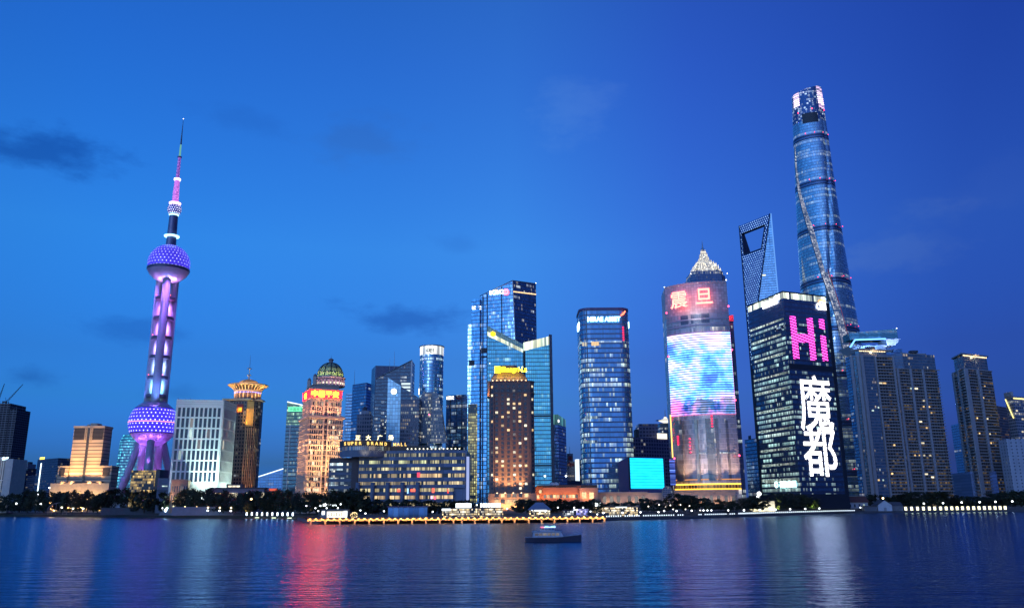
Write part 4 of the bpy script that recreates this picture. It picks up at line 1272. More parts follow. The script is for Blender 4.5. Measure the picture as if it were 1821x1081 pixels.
MB().box(-1.6, 1.6, -r - 4.2, -r - 3.05, 0, zz(703)).build('entrance_spine', facade('spine', Bay=1.0, Floor=3.8, Mullion=.2, Spandrel=.3, Glass=(.05, .06, .1), Frame=(.2, .2, .2), Band=(.2, .2, .2), Lit=.5, Patch=.3, Power=.3, Metal=.2), root)
beacon(root, (0, -r - 4.6, zz(740)), .9, (1, .15, .3), .8, name='red_sign')

# ---- dark blue bank tower with white and red sign -------------------
hs = facade('bank_blue', Bay=1.6, Floor=4.1, Mullion=.14, Spandrel=.25, Glass=(.10, .17, .33), Frame=(.05, .07, .12), Band=(.07, .09, .15), Metal=.7, Lit=.03, Patch=.05, FloorLit=.04, ColA=(.7, .9, 1), ColB=(1, .95, .8), Power=.2)
root, poly, H = simple_tower('blue_bank_tower', 'dark blue tower with white letters and a red hexagon sign on top', [(793.5, 703), (832, 701)], 950, hs, depth=34)
a, d, n, L = wallframe(poly, 0)
for s in (5.2, 12.6, 19.6):
    mb = MB(); panel(mb, poly, 0, s, s + .7, 0, H - .2, 0, .4); mb.build('fin', M_dark, root)
wall_text('sign_letters', 'HSBC', 6.2, glow('sign_white', (1, 1, 1), 1.1), root, poly, 0, 1.0, zloc(root, 800, 712.5), .5, depth=.4, thick=.10, fit=(8.8, 3.6))
cx_ = 16.2; zc_ = zloc(root, 810, 710)
p = a + d * cx_ + n * .8
h_ = MB()
hexa = [(-4.4, 0), (-2.2, 2.4), (2.2, 2.4), (4.4, 0), (2.2, -2.4), (-2.2, -2.4)]
for q in ([(-4.4, 0), (-2.2, -2.4), (-2.2, 2.4)], [(4.4, 0), (2.2, 2.4), (2.2, -2.4)], [(-2.2, 2.4), (0, 0), (2.2, 2.4)], [(-2.2, -2.4), (2.2, -2.4), (0, 0)]):
    h_.face([(x * .75, 0, z * .95) for x, z in q])
h_.build('sign_emblem', glow('sign_red', (1, .05, .04), 1.3), root, loc=(p.x, p.y, zc_))
mb = MB(); panel(mb, poly, 0, 3, L - 2, zloc(root, 810, 764), zloc(root, 810, 761), 0, .3); mb.build('lit_floor', facade('thin_lit', Bay=1.2, Floor=30, Mullion=.3, Spandrel=0, Lit=.6, Patch=.6, FloorLit=.5, Power=.35, ColA=(.7, .95, 1), ColB=(.8, 1, 1)), root)

# ---- shopping mall --------------------------------------------------
def mall():
    D = 560
    root = thing('shopping_mall', 'wide curved shopping mall with glowing shop floors and gold rooftop letters', 'mall', (at(700, 850, D).x, D, G))
    X = lambda u, v=840: at(u, v, D).x - root.location.x
    zz = lambda v: zloc(root, 700, v)
    fh = 4.85
    cyl = plain('mall_stone', (.15, .165, .21), .7)
    brown = plain('mall_brown', (.09, .065, .065), .7)
    bluep = facade('mall_blue', Bay=4.2, Floor=500, Mullion=.02, Spandrel=0, Glass=(.08, .11, .18), Frame=(.03, .04, .06), Band=(.05, .06, .1), Metal=.35, Rough=.4, Lit=0, Patch=0, FloorLit=0, Power=0)
    shop = facade('shop_floor', Bay=1.1, Floor=4.85, Mullion=.10, Spandrel=.0, Glass=(.03, .03, .03), Frame=(.04, .04, .05), Band=(.05, .05, .06), Metal=.1, Lit=.5, Patch=.45, FloorLit=.35, ColA=(1, .74, .36), ColB=(1, .95, .65), Power=.42, Group=5, Rough=.25)
    shop2 = facade('shop_floor_cool', Bay=1.3, Floor=4.85, Mullion=.12, Spandrel=.0, Glass=(.03, .04, .05), Frame=(.04, .04, .05), Band=(.05, .05, .06), Metal=.2, Lit=.3, Patch=.25, FloorLit=.0, ColA=(.55, .85, 1), ColB=(1, .8, .5), Power=.45, Group=3, Rough=.25)
    # main block
    x0, x1 = X(634), X(829)
    zroof = zz(800)
    MB().box(x0, x1, 6, 60, 0, zroof, 0, 1).build('main_wall', [bluep, M_roof], root)
    rows = [zz(v) for v in (906, 893, 880, 867, 855, 841, 829.5, 817, 805)]
    xm = X(689)
    nfl = 0
    for f, (za, zb) in enumerate(zip(rows[:-1], rows[1:])):
        h = (zb - za)
        for (xa, xb, yy) in ((X(636), xm - .02, 3.4), (xm + .02, x1 - (9 if f < 3 else 1.2), 3.4)):
            o = MB().box(xa, xb, yy + 1.0, 6, za + h * .46, zb - .02)
            o.build('shop_window', facade('shop_floor_%d' % f, **dict(Bay=.75 + .1 * (f % 3), Floor=500, Mullion=.12, Spandrel=0, Glass=(.03, .03, .03), Frame=(.04, .04, .05), Band=(.04, .04, .05), Metal=.1, Lit=(.9, .9, .9, .8, .7, .7, .75, .6)[f], Patch=(.6, .5, .5, .3, .2, .3, .3, .2)[f], FloorLit=0, ColA=((1, .78, .40), (1, .6, .3), (1, .82, .4), (1, .75, .42), (1, .6, .25), (1, .9, .5), (.9, 1, .5), (.9, .85, .5))[f], ColB=(1, .86, .45), Power=(.9, .85, .85, .75, .75, .85, .7, .5)[f], Group=6, Rough=.25)), root)
            MB().box(xa, xb, yy, 6, za - .3, za + h * .46 - .02).build('floor_slab', bluep if xa > xm - 1 else cyl, root)
    # giant columns in front of the lower floors
    for u in (635, 661.5, 688.5, 715, 742):
        MB().tube((X(u, 880), 1.6, 0), (X(u, 880), 1.6, zz(857)), 1.55, 1.55, 18).build('column', cyl, root, True)
    # rotunda
    xc = X(642); rr = X(689) - xc
    yc = rr * .9 - 2
    for (za, zb, mt, nm) in ((zz(800), zz(792.5), facade('rotunda_glass', Bay=1.4, Floor=500, Mullion=.2, Spandrel=0, Glass=(.08, .12, .18), Frame=(.1, .1, .12), Lit=.2, Patch=.1, Power=.15), 'rotunda_window'), (zz(792), zz(783.5), plain('sign_fascia', (.05, .045, .04), .6), 'sign_fascia')):
        MB().lathe([(rr, za), (rr, zb)], 40, (xc, yc), a0=math.pi, a1=2 * math.pi).build(nm, mt, root, True)
    MB().lathe([(rr + .5, zz(793.2)), (rr + .8, zz(792.6)), (rr + .5, zz(792))], 40, (xc, yc), a0=math.pi, a1=2 * math.pi).build('cornice', cyl, root)
    MB().lathe([(rr + .3, zz(783.5)), (rr + .3, zz(782.6)), (.02, zz(782.6))], 40, (xc, yc), a0=math.pi, a1=2 * math.pi).build('rotunda_roof', cyl, root)
    MB().lathe([(rr - .3, zz(812)), (rr - .3, zz(800.1))], 40, (xc, yc), a0=math.pi, a1=2 * math.pi).build('rotunda_wall', cyl, root, True)
    # fascia continues right as a straight wing
    MB().box(xm - 2, X(757), yc - 4, yc + 20, zz(800), zz(791)).build('roof_fascia', plain('sign_fascia', (.05, .045, .04), .6), root)
    # rooftop terrace
    MB().box(X(720), X(815), 5.5, 8, zz(800) + .02, zz(798.6)).build('terrace_parapet', cyl, root)
    for k in range(14):
        beacon(root, (X(722) + k * 2.75, 5.2, zz(797.2)), .42, (1, .9, .6), 1.2, name='terrace_lamp')
    MB().box(X(760), X(790), 20, 40, zz(800) + .02, zz(795)).build('roof_plant_room', M_dark, root)
    for k in range(10):
        x = X(795) + random.uniform(0, 9); y = 9 + random.uniform(0, 6); r_ = random.uniform(1.2, 2.2)
        MB().lathe([(.02, 0), (r_, r_ * .5), (r_ * .8, r_ * 1.3), (.02, r_ * 1.7)], 7, (x, y)).build('roof_shrub', plain('foliage_dark', (.012, .02, .010), .9), root, loc=(0, 0, zz(800)))
    # brown left wing
    xl = X(580)
    zl = zz(812)
    MB().box(xl, X(634) - .05, 8, 50, 0, zl, 0, 1).build('left_wing_wall', [brown, M_roof], root)
    wr = [zz(v) for v in (882, 868, 855, 843, 831, 820)]
    for za, zb in zip(wr[:-1], wr[1:]):
        MB().box(xl + .4, X(629), 7.6, 8, za + (zb - za) * .45, zb - .1).build('shop_window', shop2, root)
        MB().box(xl - .2, X(634) - .06, 7.1, 8, za - .1, za + (zb - za) * .43).build('floor_slab', cyl, root)
    MB().box(X(622), X(634), 5.5, 8, 0, zz(800)).build('corner_pier', brown, root)
    # signs
    t0, t1 = R(253), R(297)
    for q, ch in enumerate('正大广场'):
        u = (637, 655.5, 676, 695)[q]
        lettering('sign_letters', ch, 3.6, glow('sign_cream', (1, .86, .5), .62), root, (X(u, 776) - 1.7, -1.5 if q < 3 else 0, zz(781.3)), 0, depth=.5, thick=.08)
    txt = 'SUPER BRAND MALL'
    xa, xb = X(609.5), X(721)
    for q, ch in enumerate(txt):
        if ch == ' ': continue
        fx = (q + .5) / len(txt)
        x = xa + (xb - xa) * fx
        dx = x - xc
        y = yc - math.sqrt(max(1, (rr + .6) ** 2 - dx * dx)) if x < X(684) else yc - 5
        y = min(y, yc - 5)
        ang = math.atan2(dx, -(y - yc)) if x < X(684) else 0
        lettering('sign_letters', ch, 3.0, glow('sign_brass', (1, .62, .16), .5), root, (x - 1.0, y, zz(790.8)), ang * .8, depth=.4, thick=.05)
    # lit pylon at the right end
    MB().box(x1 + .05, x1 + 1.7, 2, 7, 4, zz(812)).build('light_pylon', glow('pylon_blue', (.45, .55, 1), .22), root)
    # red and blue shop signs
    for (u0, u1, v0, v1, c) in ((706, 714, 869, 874, (1, .12, .08)), (730, 738, 869, 874, (1, .12, .08)), (768, 772, 868, 876, (1, .15, .1)), (795.5, 797.5, 870, 877, (1, .06, .04)), (724, 726, 868, 877, (.3, .6, 1)), (741, 746, 840, 848, (.8, .05, .1)), (766, 769, 882, 887, (.9, .5, .9)), (772, 775, 883, 888, (1, .1, .2))):
        MB().box(X(u0), X(u1), 2.7, 3.35, zz(v1), zz(v0)).build('shop_sign', glow('shopsign_%.1f_%.1f' % (c[0], c[2]), c, .55), root)
    for x in (X(650), X(675)):
        spot(root, (x, -9, zz(812)), (x, 0, zz(790)), (1, .8, .5), 500, 80)
mall()

# ---- tall faceted tower ---------------------------------------------
def faceted_tower():
    D = 870
    Hc = at(911.5, 499.4, D).z - G
    ctr = at(893, 700, D)
    root = thing('tall_faceted_tower', 'tallest central glass tower with sloping roof and white and red rooftop letters', 'tower', (ctr.x, D + 20, G))
    ox, oy = root.location.x, root.location.y
    def q(u, v, D_):
        p = at(u, v, D_); return (p.x - ox, p.y - oy), p.z - G
    zmid = 120
    # corner lines top and bottom:  left step, left corner, front ridge, right corner
    gm = facade('faceted_glass', Bay=1.6, Floor=4.2, Mullion=.12, Spandrel=.22, Glass=(.20, .32, .50), Frame=(.08, .1, .15), Band=(.14, .18, .26), Metal=.8, Lit=.05, Patch=.05, FloorLit=.02, ColA=(.8, .95, 1), ColB=(1, .9, .6), Power=.25, Ripple=.05)
    gm2 = facade('faceted_glass_shade', Bay=1.6, Floor=4.2, Mullion=.14, Spandrel=.35, Glass=(.10, .16, .30), Frame=(.05, .06, .1), Band=(.07, .09, .15), Metal=.7, Lit=.06, Patch=.05, FloorLit=.01, ColA=(.8, .95, 1), ColB=(1, .9, .6), Power=.22, Ripple=.05)  # same glass darkened, the side facets' shade put into the colour
    (tL, zL), (tR, zR), (tX, zX) = q(853.5, 527, D + 14), q(911.5, 499.4, D), q(953, 505, D + 26)
    (bL, _), (bR, _), (bX, _) = q(853.5, 527, D + 14), q(924, 640, D), q(953, 505, D + 26)
    bR = (q(927, 660, D)[0][0], tR[1])
    back_t = [(tX[0], tX[1] + 26), (tL[0], tL[1] + 40)]
    mb = MB()
    # front facet
    L1 = math.dist(bL, bR)
    mb.face([(*bL, 0), (*bR, 0), (*tR, zR), (*tL, zL)], [(0, 0), (L1, 0), (L1 - 4, zR), (0, zL)], 0)
    mb.build('front_facet', [gm], root)
    mb = MB()
    L2 = math.dist(bR, bX)
    mb.face([(*bR, 0), (*bX, 0), (*tX, zX), (*tR, zR)], [(0, 0), (L2, 0), (L2 + 4, zX), (0, zR)], 0)
    mb.build('right_facet', [gm2], root)
    mb = MB()
    mb.face([(*bX, 0), (back_t[0][0], back_t[0][1], 0), (back_t[0][0], back_t[0][1], zX), (*tX, zX)], [(0, 0), (26, 0), (26, zX), (0, zX)])
    mb.face([(back_t[0][0], back_t[0][1], 0), (back_t[1][0], back_t[1][1], 0), (back_t[1][0], back_t[1][1], zL), (back_t[0][0], back_t[0][1], zX)], [(0, 0), (60, 0), (60, zL), (0, zX)])
    mb.face([(back_t[1][0], back_t[1][1], 0), (*bL, 0), (*tL, zL), (back_t[1][0], back_t[1][1], zL)], [(0, 0), (40, 0), (40, zL), (0, zL)])
    mb.face([(*tL, zL - 3), (*tR, zR - 3), (*tX, zX - 3), (back_t[0][0], back_t[0][1], zX - 3), (back_t[1][0], back_t[1][1], zL - 3)])
    mb.build('rear_wall', [gm2], root)
    # stepped left wing
    (wL, zw), _ = q(838.5, 533, D + 16), 0
    MB().prism([(wL[0], wL[1] - 1), (tL[0] - .05, tL[1] - 3), (tL[0] - .05, tL[1] + 30), (wL[0], wL[1] + 30)], 0, zw, 0, 1).build('left_wing', [gm, M_roof], root)
    (vL, zv), _ = q(832, 577, D + 17), 0
    MB().prism([(vL[0], vL[1] - 1), (wL[0] - .05, wL[1] - .9), (wL[0] - .05, wL[1] + 28), (vL[0], vL[1] + 28)], 0, zv, 0, 1).build('left_wing', [gm, M_roof], root)
    # vertical piers and dark service floors
    for u in (858.5, 866, 892):
        (c0, _), _ = q(u, 600, D + 14 - 14 * (u - 853) / 60), 0
        MB().box(c0[0] - .4, c0[0] + .4, c0[1] - .9, c0[1] - .2, 0, zL + (zR - zL) * (u - 853.5) / 58 - 1).build('pier', M_dark, root)
    for (va, vb) in ((618, 627), (632, 636)):
        (c0, z0), (c1, z1) = q(856, vb, D + 12), q(866, va, D + 9)
        MB().box(c0[0], c1[0], c0[1] - 1.3, c0[1] + .5, z0, z1).build('service_louvre', M_dark, root)
    (c0, z0), (c1, z1) = q(834, 650, D + 15), q(848, 640, D + 12)
    MB().box(c0[0], c1[0], c0[1] - 1.6, c0[1] + 2, z0, z1).build('service_louvre', M_dark, root)
    # yellow lit strip at the lower left
    (c0, z0), (c1, z1) = q(831.5, 850, D + 14), q(849, 718, D + 12)
    MB().box(c0[0], c1[0], c0[1] - 2, c0[1] + 2, zz_ := 8, z1).build('lit_facade', facade('yellow_strip', Bay=2.1, Floor=3.0, Mullion=.35, Spandrel=.2, Glass=(.1, .1, .08), Frame=(.08, .09, .12), Band=(.1, .1, .1), Metal=.1, Lit=.7, Patch=.8, FloorLit=.5, ColA=(1, .85, .25), ColB=(.95, 1, .45), Power=.34, Group=5), root)
    # slanting roof fins
    MB().tube((*tL, zL + .3), (*tR, zR + .3), .5, .5, 5).build('roof_edge', M_metal, root)
    MB().tube((*tR, zR + .3), (*tX, zX + .3), .5, .5, 5).build('roof_edge', M_metal, root)
    MB().tube((*tR, zR), (bR[0], bR[1], 0), .5, .5, 5).build('corner_fin', M_metal, root)
    # letters
    d = Vector((tR[0] - tL[0], tR[1] - tL[1])).normalized(); rz = math.atan2(d.y, d.x)
    def onfront(u, v):
        f = (u - 853.5) / (911.5 - 853.5)
        return q(u, v, D + 14 - 14 * f)
    (p, z) = onfront(871, 524.5)
    lettering('sign_letters', 'ICBC', 8.0, glow('sign_white', (1, 1, 1), 1.1), root, (p[0], p[1] - 1.5, z), rz, depth=.5, thick=.10, fit=(16, 4.6))
    (p, z) = onfront(899.5, 519.5)
    e = MB().lathe([(1.7, 0), (3.3, 0)], 24).build('sign_emblem', glow('sign_pink', (1, .12, .16), 1.6), root, loc=(p[0], p[1] - 1.6, z)); e.rotation_euler = (R(90), 0, rz)
    lettering('sign_letters', '工', 2.6, glow('sign_pink', (1, .12, .16), 1.6), root, (p[0] - 1.4, p[1] - 1.7, z - 1.1), rz, depth=.4, thick=.1)
    (p, z) = q(839.5, 550.5, D + 15)
    lettering('sign_letters', 'ICBC', 4.6, glow('sign_white', (1, 1, 1), 1.1), root, (p[0], p[1] - 1.8, z), 0, depth=.5, thick=.12)
    # orange lit plant floor under the roof of the right facet
    d2 = Vector((tX[0] - tR[0], tX[1] - tR[1])); n2 = Vector((d2.y, -d2.x)).normalized()
    L2t = d2.length; d2.normalize()
    for k in range(16):
        s = 1.5 + k * (L2t - 3) / 15
        p = Vector(tR) + d2 * s + n2 * .5
        MB().box(-.75, .75, -.3, .3, 0, 1.1).build('crown_lamp', glow('crown_amber', (1, .62, .3), .55), root, loc=(p.x, p.y, zR + (zX - zR) * s / L2t - 13))
    beacon(root, (tX[0], tX[1], zX + 1), .6, (1, 1, .9), .8)
faceted_tower()

# ---- twin slanted glass blades ---------------------------------------
def blade_pair():
    D = 780
    gm = facade('teal_glass', Bay=1.9, Floor=3.9, Mullion=.12, Spandrel=.20, Glass=(.13, .30, .38), Frame=(.05, .08, .1), Band=(.10, .17, .2), Metal=.75, Lit=.03, Patch=.05, FloorLit=.02, ColA=(.6, 1, 1), ColB=(1, 1, .7), Power=.2, Ripple=.06)
    band = facade('blade_crown', Bay=1.9, Floor=100, Mullion=.06, Spandrel=0, Glass=(.3, .3, .2), Frame=(.1, .12, .1), Band=(.1, .1, .1), Metal=0, Lit=1, Patch=1, FloorLit=1, ColA=(1, .96, .55), ColB=(.8, 1, .75), Power=1.0)
    side = plain('blade_side', (.16, .17, .22), .5, .3)
    pts = {}
    root = thing('slanted_glass_blade', 'teal glass blade with roof sloping down to the right and yellow glowing edge', 'tower', (at(899, 720, D).x, D, G))
    X = lambda u: at(u, 720, D).x - root.location.x
    zz = lambda u, v: at(u, v, D).z - G
    x0, x1 = X(866.5), X(931)
    def slant(root, x0, x1, za, zb, ga, gb, y0=0, dep=24):
        MB().prism([(x0, y0), (x1, y0), (x1, y0 + dep), (x0, y0 + dep)], 0, 1, 0, 1, zt=[ga, gb, gb, ga], cap=False).build('curtain_wall', [gm, M_roof], root)
        return MB().prism([(x0, y0), (x1, y0), (x1, y0 + dep), (x0, y0 + dep)], 0, 1, 0, 1, cap=True, zt=[za, zb, zb, za])
    za, zb = zz(868, 579), zz(930, 612); ga, gb = zz(868, 597), zz(930, 627)
    MB().prism([(x0, 0), (x1, 0), (x1, 24), (x0, 24)], 0, 1, 0, 1, zt=[ga, gb, gb, ga]).build('curtain_wall', [gm, M_roof], root)
    def crown(root, x0, x1, lo_a, lo_b, hi_a, hi_b):
        mb = MB()
        mb.face([(x0, -.1, lo_a), (x1, -.1, lo_b), (x1, -.1, hi_b), (x0, -.1, hi_a)], [(0, 50), (x1 - x0, 50), (x1 - x0, 60), (0, 60)])
        mb.face([(x1, 2, lo_b), (x0, 2, lo_a), (x0, 2, hi_a), (x1, 2, hi_b)], [(-50, 0)] * 4)
        mb.face([(x0, -.1, hi_a), (x1, -.1, hi_b), (x1, 2, hi_b), (x0, 2, hi_a)], [(-50, 0)] * 4)
        return mb
    m1 = (ga + (za - ga) * .42, gb + (zb - gb) * .42)
    crown(root, x0, x1, ga + .02, gb + .02, *m1).build('glowing_edge', band, root)
    crown(root, x0, x1, m1[0] + .02, m1[1] + .02, za, zb).build('parapet_screen', facade('blade_parapet', Bay=1.9, Floor=2.4, Mullion=.12, Spandrel=.15, Glass=(.2, .34, .3), Frame=(.1, .13, .12), Band=(.1, .13, .12), Metal=.2, Lit=.7, Patch=.5, FloorLit=.2, ColA=(.7, .9, .4), ColB=(.4, .7, .5), Power=.10), root)
    # golden rooftop emblem
    p = (X(875.5) + .5, -1.2, zz(876, 594.5))
    mb = MB().lathe([(.02, 0), (2.6, 0)], 20); em = mb.build('sign_emblem', glow('emblem_gold', (1, .62, .02), .75), root, loc=p); em.rotation_euler = (R(90), 0, 0)
    for k in range(3):
        sp_ = MB().box(-.25, .25, -3.0, 3.0, .02, .3).build('emblem_ray', glow('emblem_gold', (1, .62, .02), .75), em); sp_.rotation_euler = (0, 0, R(60 * k))
    beacon(root, (X(871), -.5, zz(890, 646)), .5, (1, 1, 1), .6, name='facade_lamp')
    root2 = thing('slanted_glass_blade', 'teal glass blade with roof sloping up to the right, right of its twin', 'tower', (at(955, 720, D).x, D + 4, G))
    D2 = D + 4
    X2 = lambda u, v=720: at(u, v, D2).x - root2.location.x
    zz2 = lambda u, v: at(u, v, D2).z - G
    x0, x1 = X2(931.5), X2(978.5)
    ga, gb = zz2(931, 624), zz2(977, 613); za, zb = zz2(931, 609.5), zz2(977, 598)
    MB().prism([(x0, 0), (x1, 0), (x1, 26), (x0, 26)], 0, 1, 0, 1, zt=[ga, gb, gb, ga]).build('curtain_wall', [facade('teal_glass_bright', Bay=1.9, Floor=3.9, Mullion=.13, Spandrel=.22, Glass=(.16, .38, .42), Frame=(.05, .08, .1), Band=(.09, .15, .18), Metal=.75, Lit=.05, Patch=.08, FloorLit=.0, ColA=(.35, .85, .9), ColB=(.6, 1, .95), Power=.14, Ripple=.08), M_roof], root2)
    crown(root2, x0, x1, ga + .02, gb + .02, za, zb).build('glowing_edge', band, root2)
    MB().prism([(x1 + .02, -.6), (x1 + 3.0, 1.5), (x1 + 3.0, 27), (x1 + .02, 27)], 0, zb + 2).build('side_fin', side, root2)
    MB().box(x0 - .6, x0 + 2.0, -.8, 0, 0, ga).build('corner_pier', M_dark, root2)
    for v in (738, 826):
        MB().box(x0 + 2.02, x1, -.4, 0, zz2(950, v + 3), zz2(950, v)).build('service_louvre', M_dark, root2)
blade_pair()

# ---- hotel with orange crown -------------------------------------------
def hotel():
    D = 560
    root, poly0, H = plan_root('crowned_hotel', 'brown hotel tower with orange lit crown and yellow script sign', 'hotel', [(862.5, 677), (949.5, 675)], D, depth=26)
    w = poly0[1][0]; y0 = poly0[0][1]
    wall = plain('hotel_brown', (.15, .105, .092), .7, var=.2)
    c1, c2 = 4.3, 5.6
    P = [(-w, y0 + 4), (-w + c1, y0), (w - 2.6, y0), (w, y0 + 2.6), (w, y0 + 24), (w - 4, y0 + 27), (-w + 4, y0 + 27), (-w, y0 + 24)]
    MB().prism(P, 0, H, 0, 1).build('wall', [wall, M_roof], root)
    fh = 3.0
    zb = zloc(root, 905, 873)
    nf = int((H - zb - 1) / fh)
    X = lambda u, v=770: at(u, v, D).x - root.location.x
    a, d, n, L = wallframe(P, 1)
    # columns of windows on the front
    us = [883.3, 893.7, 904.2, 914.5, 924.6, 934.8]
    cells = []
    for f in range(nf):
        for u in us:
            cells.append((X(u) - a.x, zb + f * fh + .9))
    random.shuffle(cells)
    top = H - 9
    def chooser(s, z):
        r_ = random.random()
        if z < 14: return W_warm if r_ < .5 else W_dark
        if r_ < .14: return W_pale
        if r_ < .22: return W_warm
        if r_ < .26: return W_dim
        return W_dark
    cells.sort(key=lambda c: c[1])
    window_set(root, P, 1, cells, 1.75, 1.55, chooser, .13, limit=100)
    for i, ss in ((0, (2.9,)), (2, (1.9,)), (3, (4, 9, 14, 19))):
        window_set(root, P, i, [(s, zb + f * fh + .9) for f in range(nf) for s in ss], 1.6, 1.55, chooser, .13, limit=0, name='side_window')
    # piers between window columns and a string course
    for u in (878, 888.5, 899, 909.3, 919.5, 929.7, 940):
        s = X(u) - a.x
        mb = MB(); panel(mb, P, 1, s - .32, s + .32, zb - 1, H - 9.2, 0, .34); mb.build('pier', wall, root)
    for z in (H - 9, H - .8, zb - 1.2, zb - 5):
        for i in (0, 1, 2, 3):
            a_, d_, n_, L_ = wallframe(P, i)
            mb = MB(); panel(mb, P, i, .02, L_ - .02, z, z + .7, 0, .5); mb.build('string_course', wall, root)
    # podium
    pw = w + 4
    MB().box(-w - .3, w + .6, y0 - 2.2, y0 - .1, 0, zb - 1.6, 0, 1).build('podium_wall', [plain('hotel_podium', (.20, .15, .13), .75), M_roof], root)
    pp = [(-w - .3, y0 - 2.2), (w + .6, y0 - 2.2), (w + .6, y0 + 20), (-w - .3, y0 + 20)]
    window_set(root, pp, 0, [(X(u) + w + .3, 10.2) for u in us], 2.6, 2.4, pick([(.5, W_warm), (.3, W_dim), (1, W_dark)]))
    window_set(root, pp, 0, [(X(u) + w + .3, 6.2) for u in us], 2.8, 2.6, pick([(.8, W_warm), (1, W_dark)]))
    # corner turret lit orange on the left
    stone_o = plain('crown_stone', (.42, .26, .14), .7)
    MB().prism([(-w - 1.0, y0 + 3.5), (-w + .4, y0 + 2.2), (-w + .4, y0 + 16), (-w - 1.0, y0 + 16)], zloc(root, 862, 708), H + .3).build('corner_turret', stone_o, root)
    # crown: mansard roof
    zc0 = H; zc1 = zloc(root, 905, 650)
    cx = (X(871, 672) + X(940, 672)) / 2; hw = (X(940, 672) - X(871, 672)) / 2
    ct = (X(889, 650) + X(917, 650)) / 2; ht = (X(918, 650) - X(888, 650)) / 2
    b8 = [(cx - hw, y0 + 6), (cx - hw + 4, y0 + 1.5), (cx + hw - 4, y0 + 1.5), (cx + hw, y0 + 6), (cx + hw, y0 + 20), (cx + hw - 4, y0 + 24), (cx - hw + 4, y0 + 24), (cx - hw, y0 + 20)]
    t8 = [(ct - ht, y0 + 11), (ct - ht + 2, y0 + 9.5), (ct + ht - 2, y0 + 9.5), (ct + ht, y0 + 11), (ct + ht, y0 + 15), (ct + ht - 2, y0 + 17), (ct - ht + 2, y0 + 17), (ct - ht, y0 + 15)]
    m8 = [(a_[0] * .82 + b_[0] * .18, a_[1] * .82 + b_[1] * .18) for a_, b_ in zip(b8, t8)]
    MB().prism(b8, zc0 + .02, zc0 + 3.4, 0, top=m8, cap=True).build('crown_base', stone_o, root)
    MB().prism(m8, zc0 + 3.42, zc1, 0, top=t8).build('mansard_roof', plain('mansard', (.22, .13, .08), .6), root)
    for k in range(9):
        x = cx - hw + 2 + k * (2 * hw - 4) / 8
        MB().box(-.35, .35, -.35, .35, 0, .6).build('crown_lamp', glow('crown_lamp', (1, .6, .3), 1.2), root, loc=(x, y0 + .9, zc0 + .02))
        if k % 2 == 0:
            spot(root, (x, y0 + .2, zc0 + .8), (x, y0 + 8, zc1), (1, .40, .08), 170, 110)
    spot(root, (-w - 3, y0 + 2, H - 12), (-w, y0 + 9, H), (1, .42, .12), 900, 90)
    # script sign with square emblem
    sy = y0 + .3
    lettering('sign_letters', 'Shangri-La', 5.0, glow('sign_yellow', (1, .80, .01), 2.6), root, (X(891, 660), sy, zloc(root, 905, 665)), 0, depth=.5, thick=.05, shear=.12, fit=(18.0, 4.6))
    q0, q1 = X(879.5, 660), X(889.5, 660)
    z0, z1 = zloc(root, 884, 667), zloc(root, 884, 656)
    eb = MB().box(q0, q1, sy, sy + .6, z0, z1).build('sign_emblem', glow('sign_yellow', (1, .80, .01), 2.6), root)
    xm_, zm_ = (q0 + q1) / 2, (z0 + z1) / 2
    dk_ = plain('emblem_dark', (.25, .15, .02), .6)
    mb = MB()
    for t in range(4):
        mb.tube((xm_ + .3 * math.cos(t * 1.5708 + .78), sy - .05, zm_ + .3 * math.sin(t * 1.5708 + .78)), (xm_ + 1.3 * math.cos(t * 1.5708 + .78), sy - .05, zm_ + 1.3 * math.sin(t * 1.5708 + .78)), .18, .1, 5)
    mb.build('emblem_mark', dk_, eb)
    # orange floodlighting of the lower half
    for u in (884, 898, 912, 926):
        x = X(u)
        MB().box(x - .4, x + .4, y0 - 3.4, y0 - 2.6, zb - 1.7, zb - 1.1).build('floodlight_case', glow('crown_lamp', (1, .6, .3), 1.2), root)
        spot(root, (x, y0 - 3, zb - 1.0), (x, y0 + .4, zb + 26), (1, .46, .15), 14000, 58)
        spot(root, (x, y0 - 16, 8), (x, y0, zb + 44), (1, .44, .15), 5500, 55)  # spot added to tint the upper floors amber
        spot(root, (x, y0 - 6, 1.5), (x, y0 - 2, 9), (1, .46, .15), 3500, 120)
    spot(root, (X(871), y0 - 2, zb + 2), (X(870), y0 + 2, zb + 16), (1, .85, .55), 700, 60)
hotel()

# ---- small lit-top tower right of the blades ------------------------
root, poly, H = plan_root('curved_top_tower', 'small blue tower with a glowing teal curved top right of the glass blades', 'tower', [(980, 737), (992, 737), (1006, 742)], 1000, first=1)
zt = zloc(root, 995, 757)
MB().prism(poly, 0, zt, 0, 1).build('curtain_wall', [gl1, M_roof], root)
MB().prism(poly, zt + .02, H, 0, 1, zt=[H, H + .5, H - 3, H - 3]).build('lit_crown', [facade('teal_crown', Bay=2, Floor=30, Mullion=.1, Spandrel=0, Glass=(.1, .2, .2), Frame=(.06, .1, .1), Lit=1, Patch=1, FloorLit=1, ColA=(.15, .6, .55), ColB=(.3, .75, .7), Power=.18, Metal=.3), M_roof], root)
mb = MB(); panel(mb, poly, 1, .5, 3.5, zt + 3, zt + 6, 0, .4); mb.build('sign', glow('sign_white', (1, 1, 1), 1.1), root)
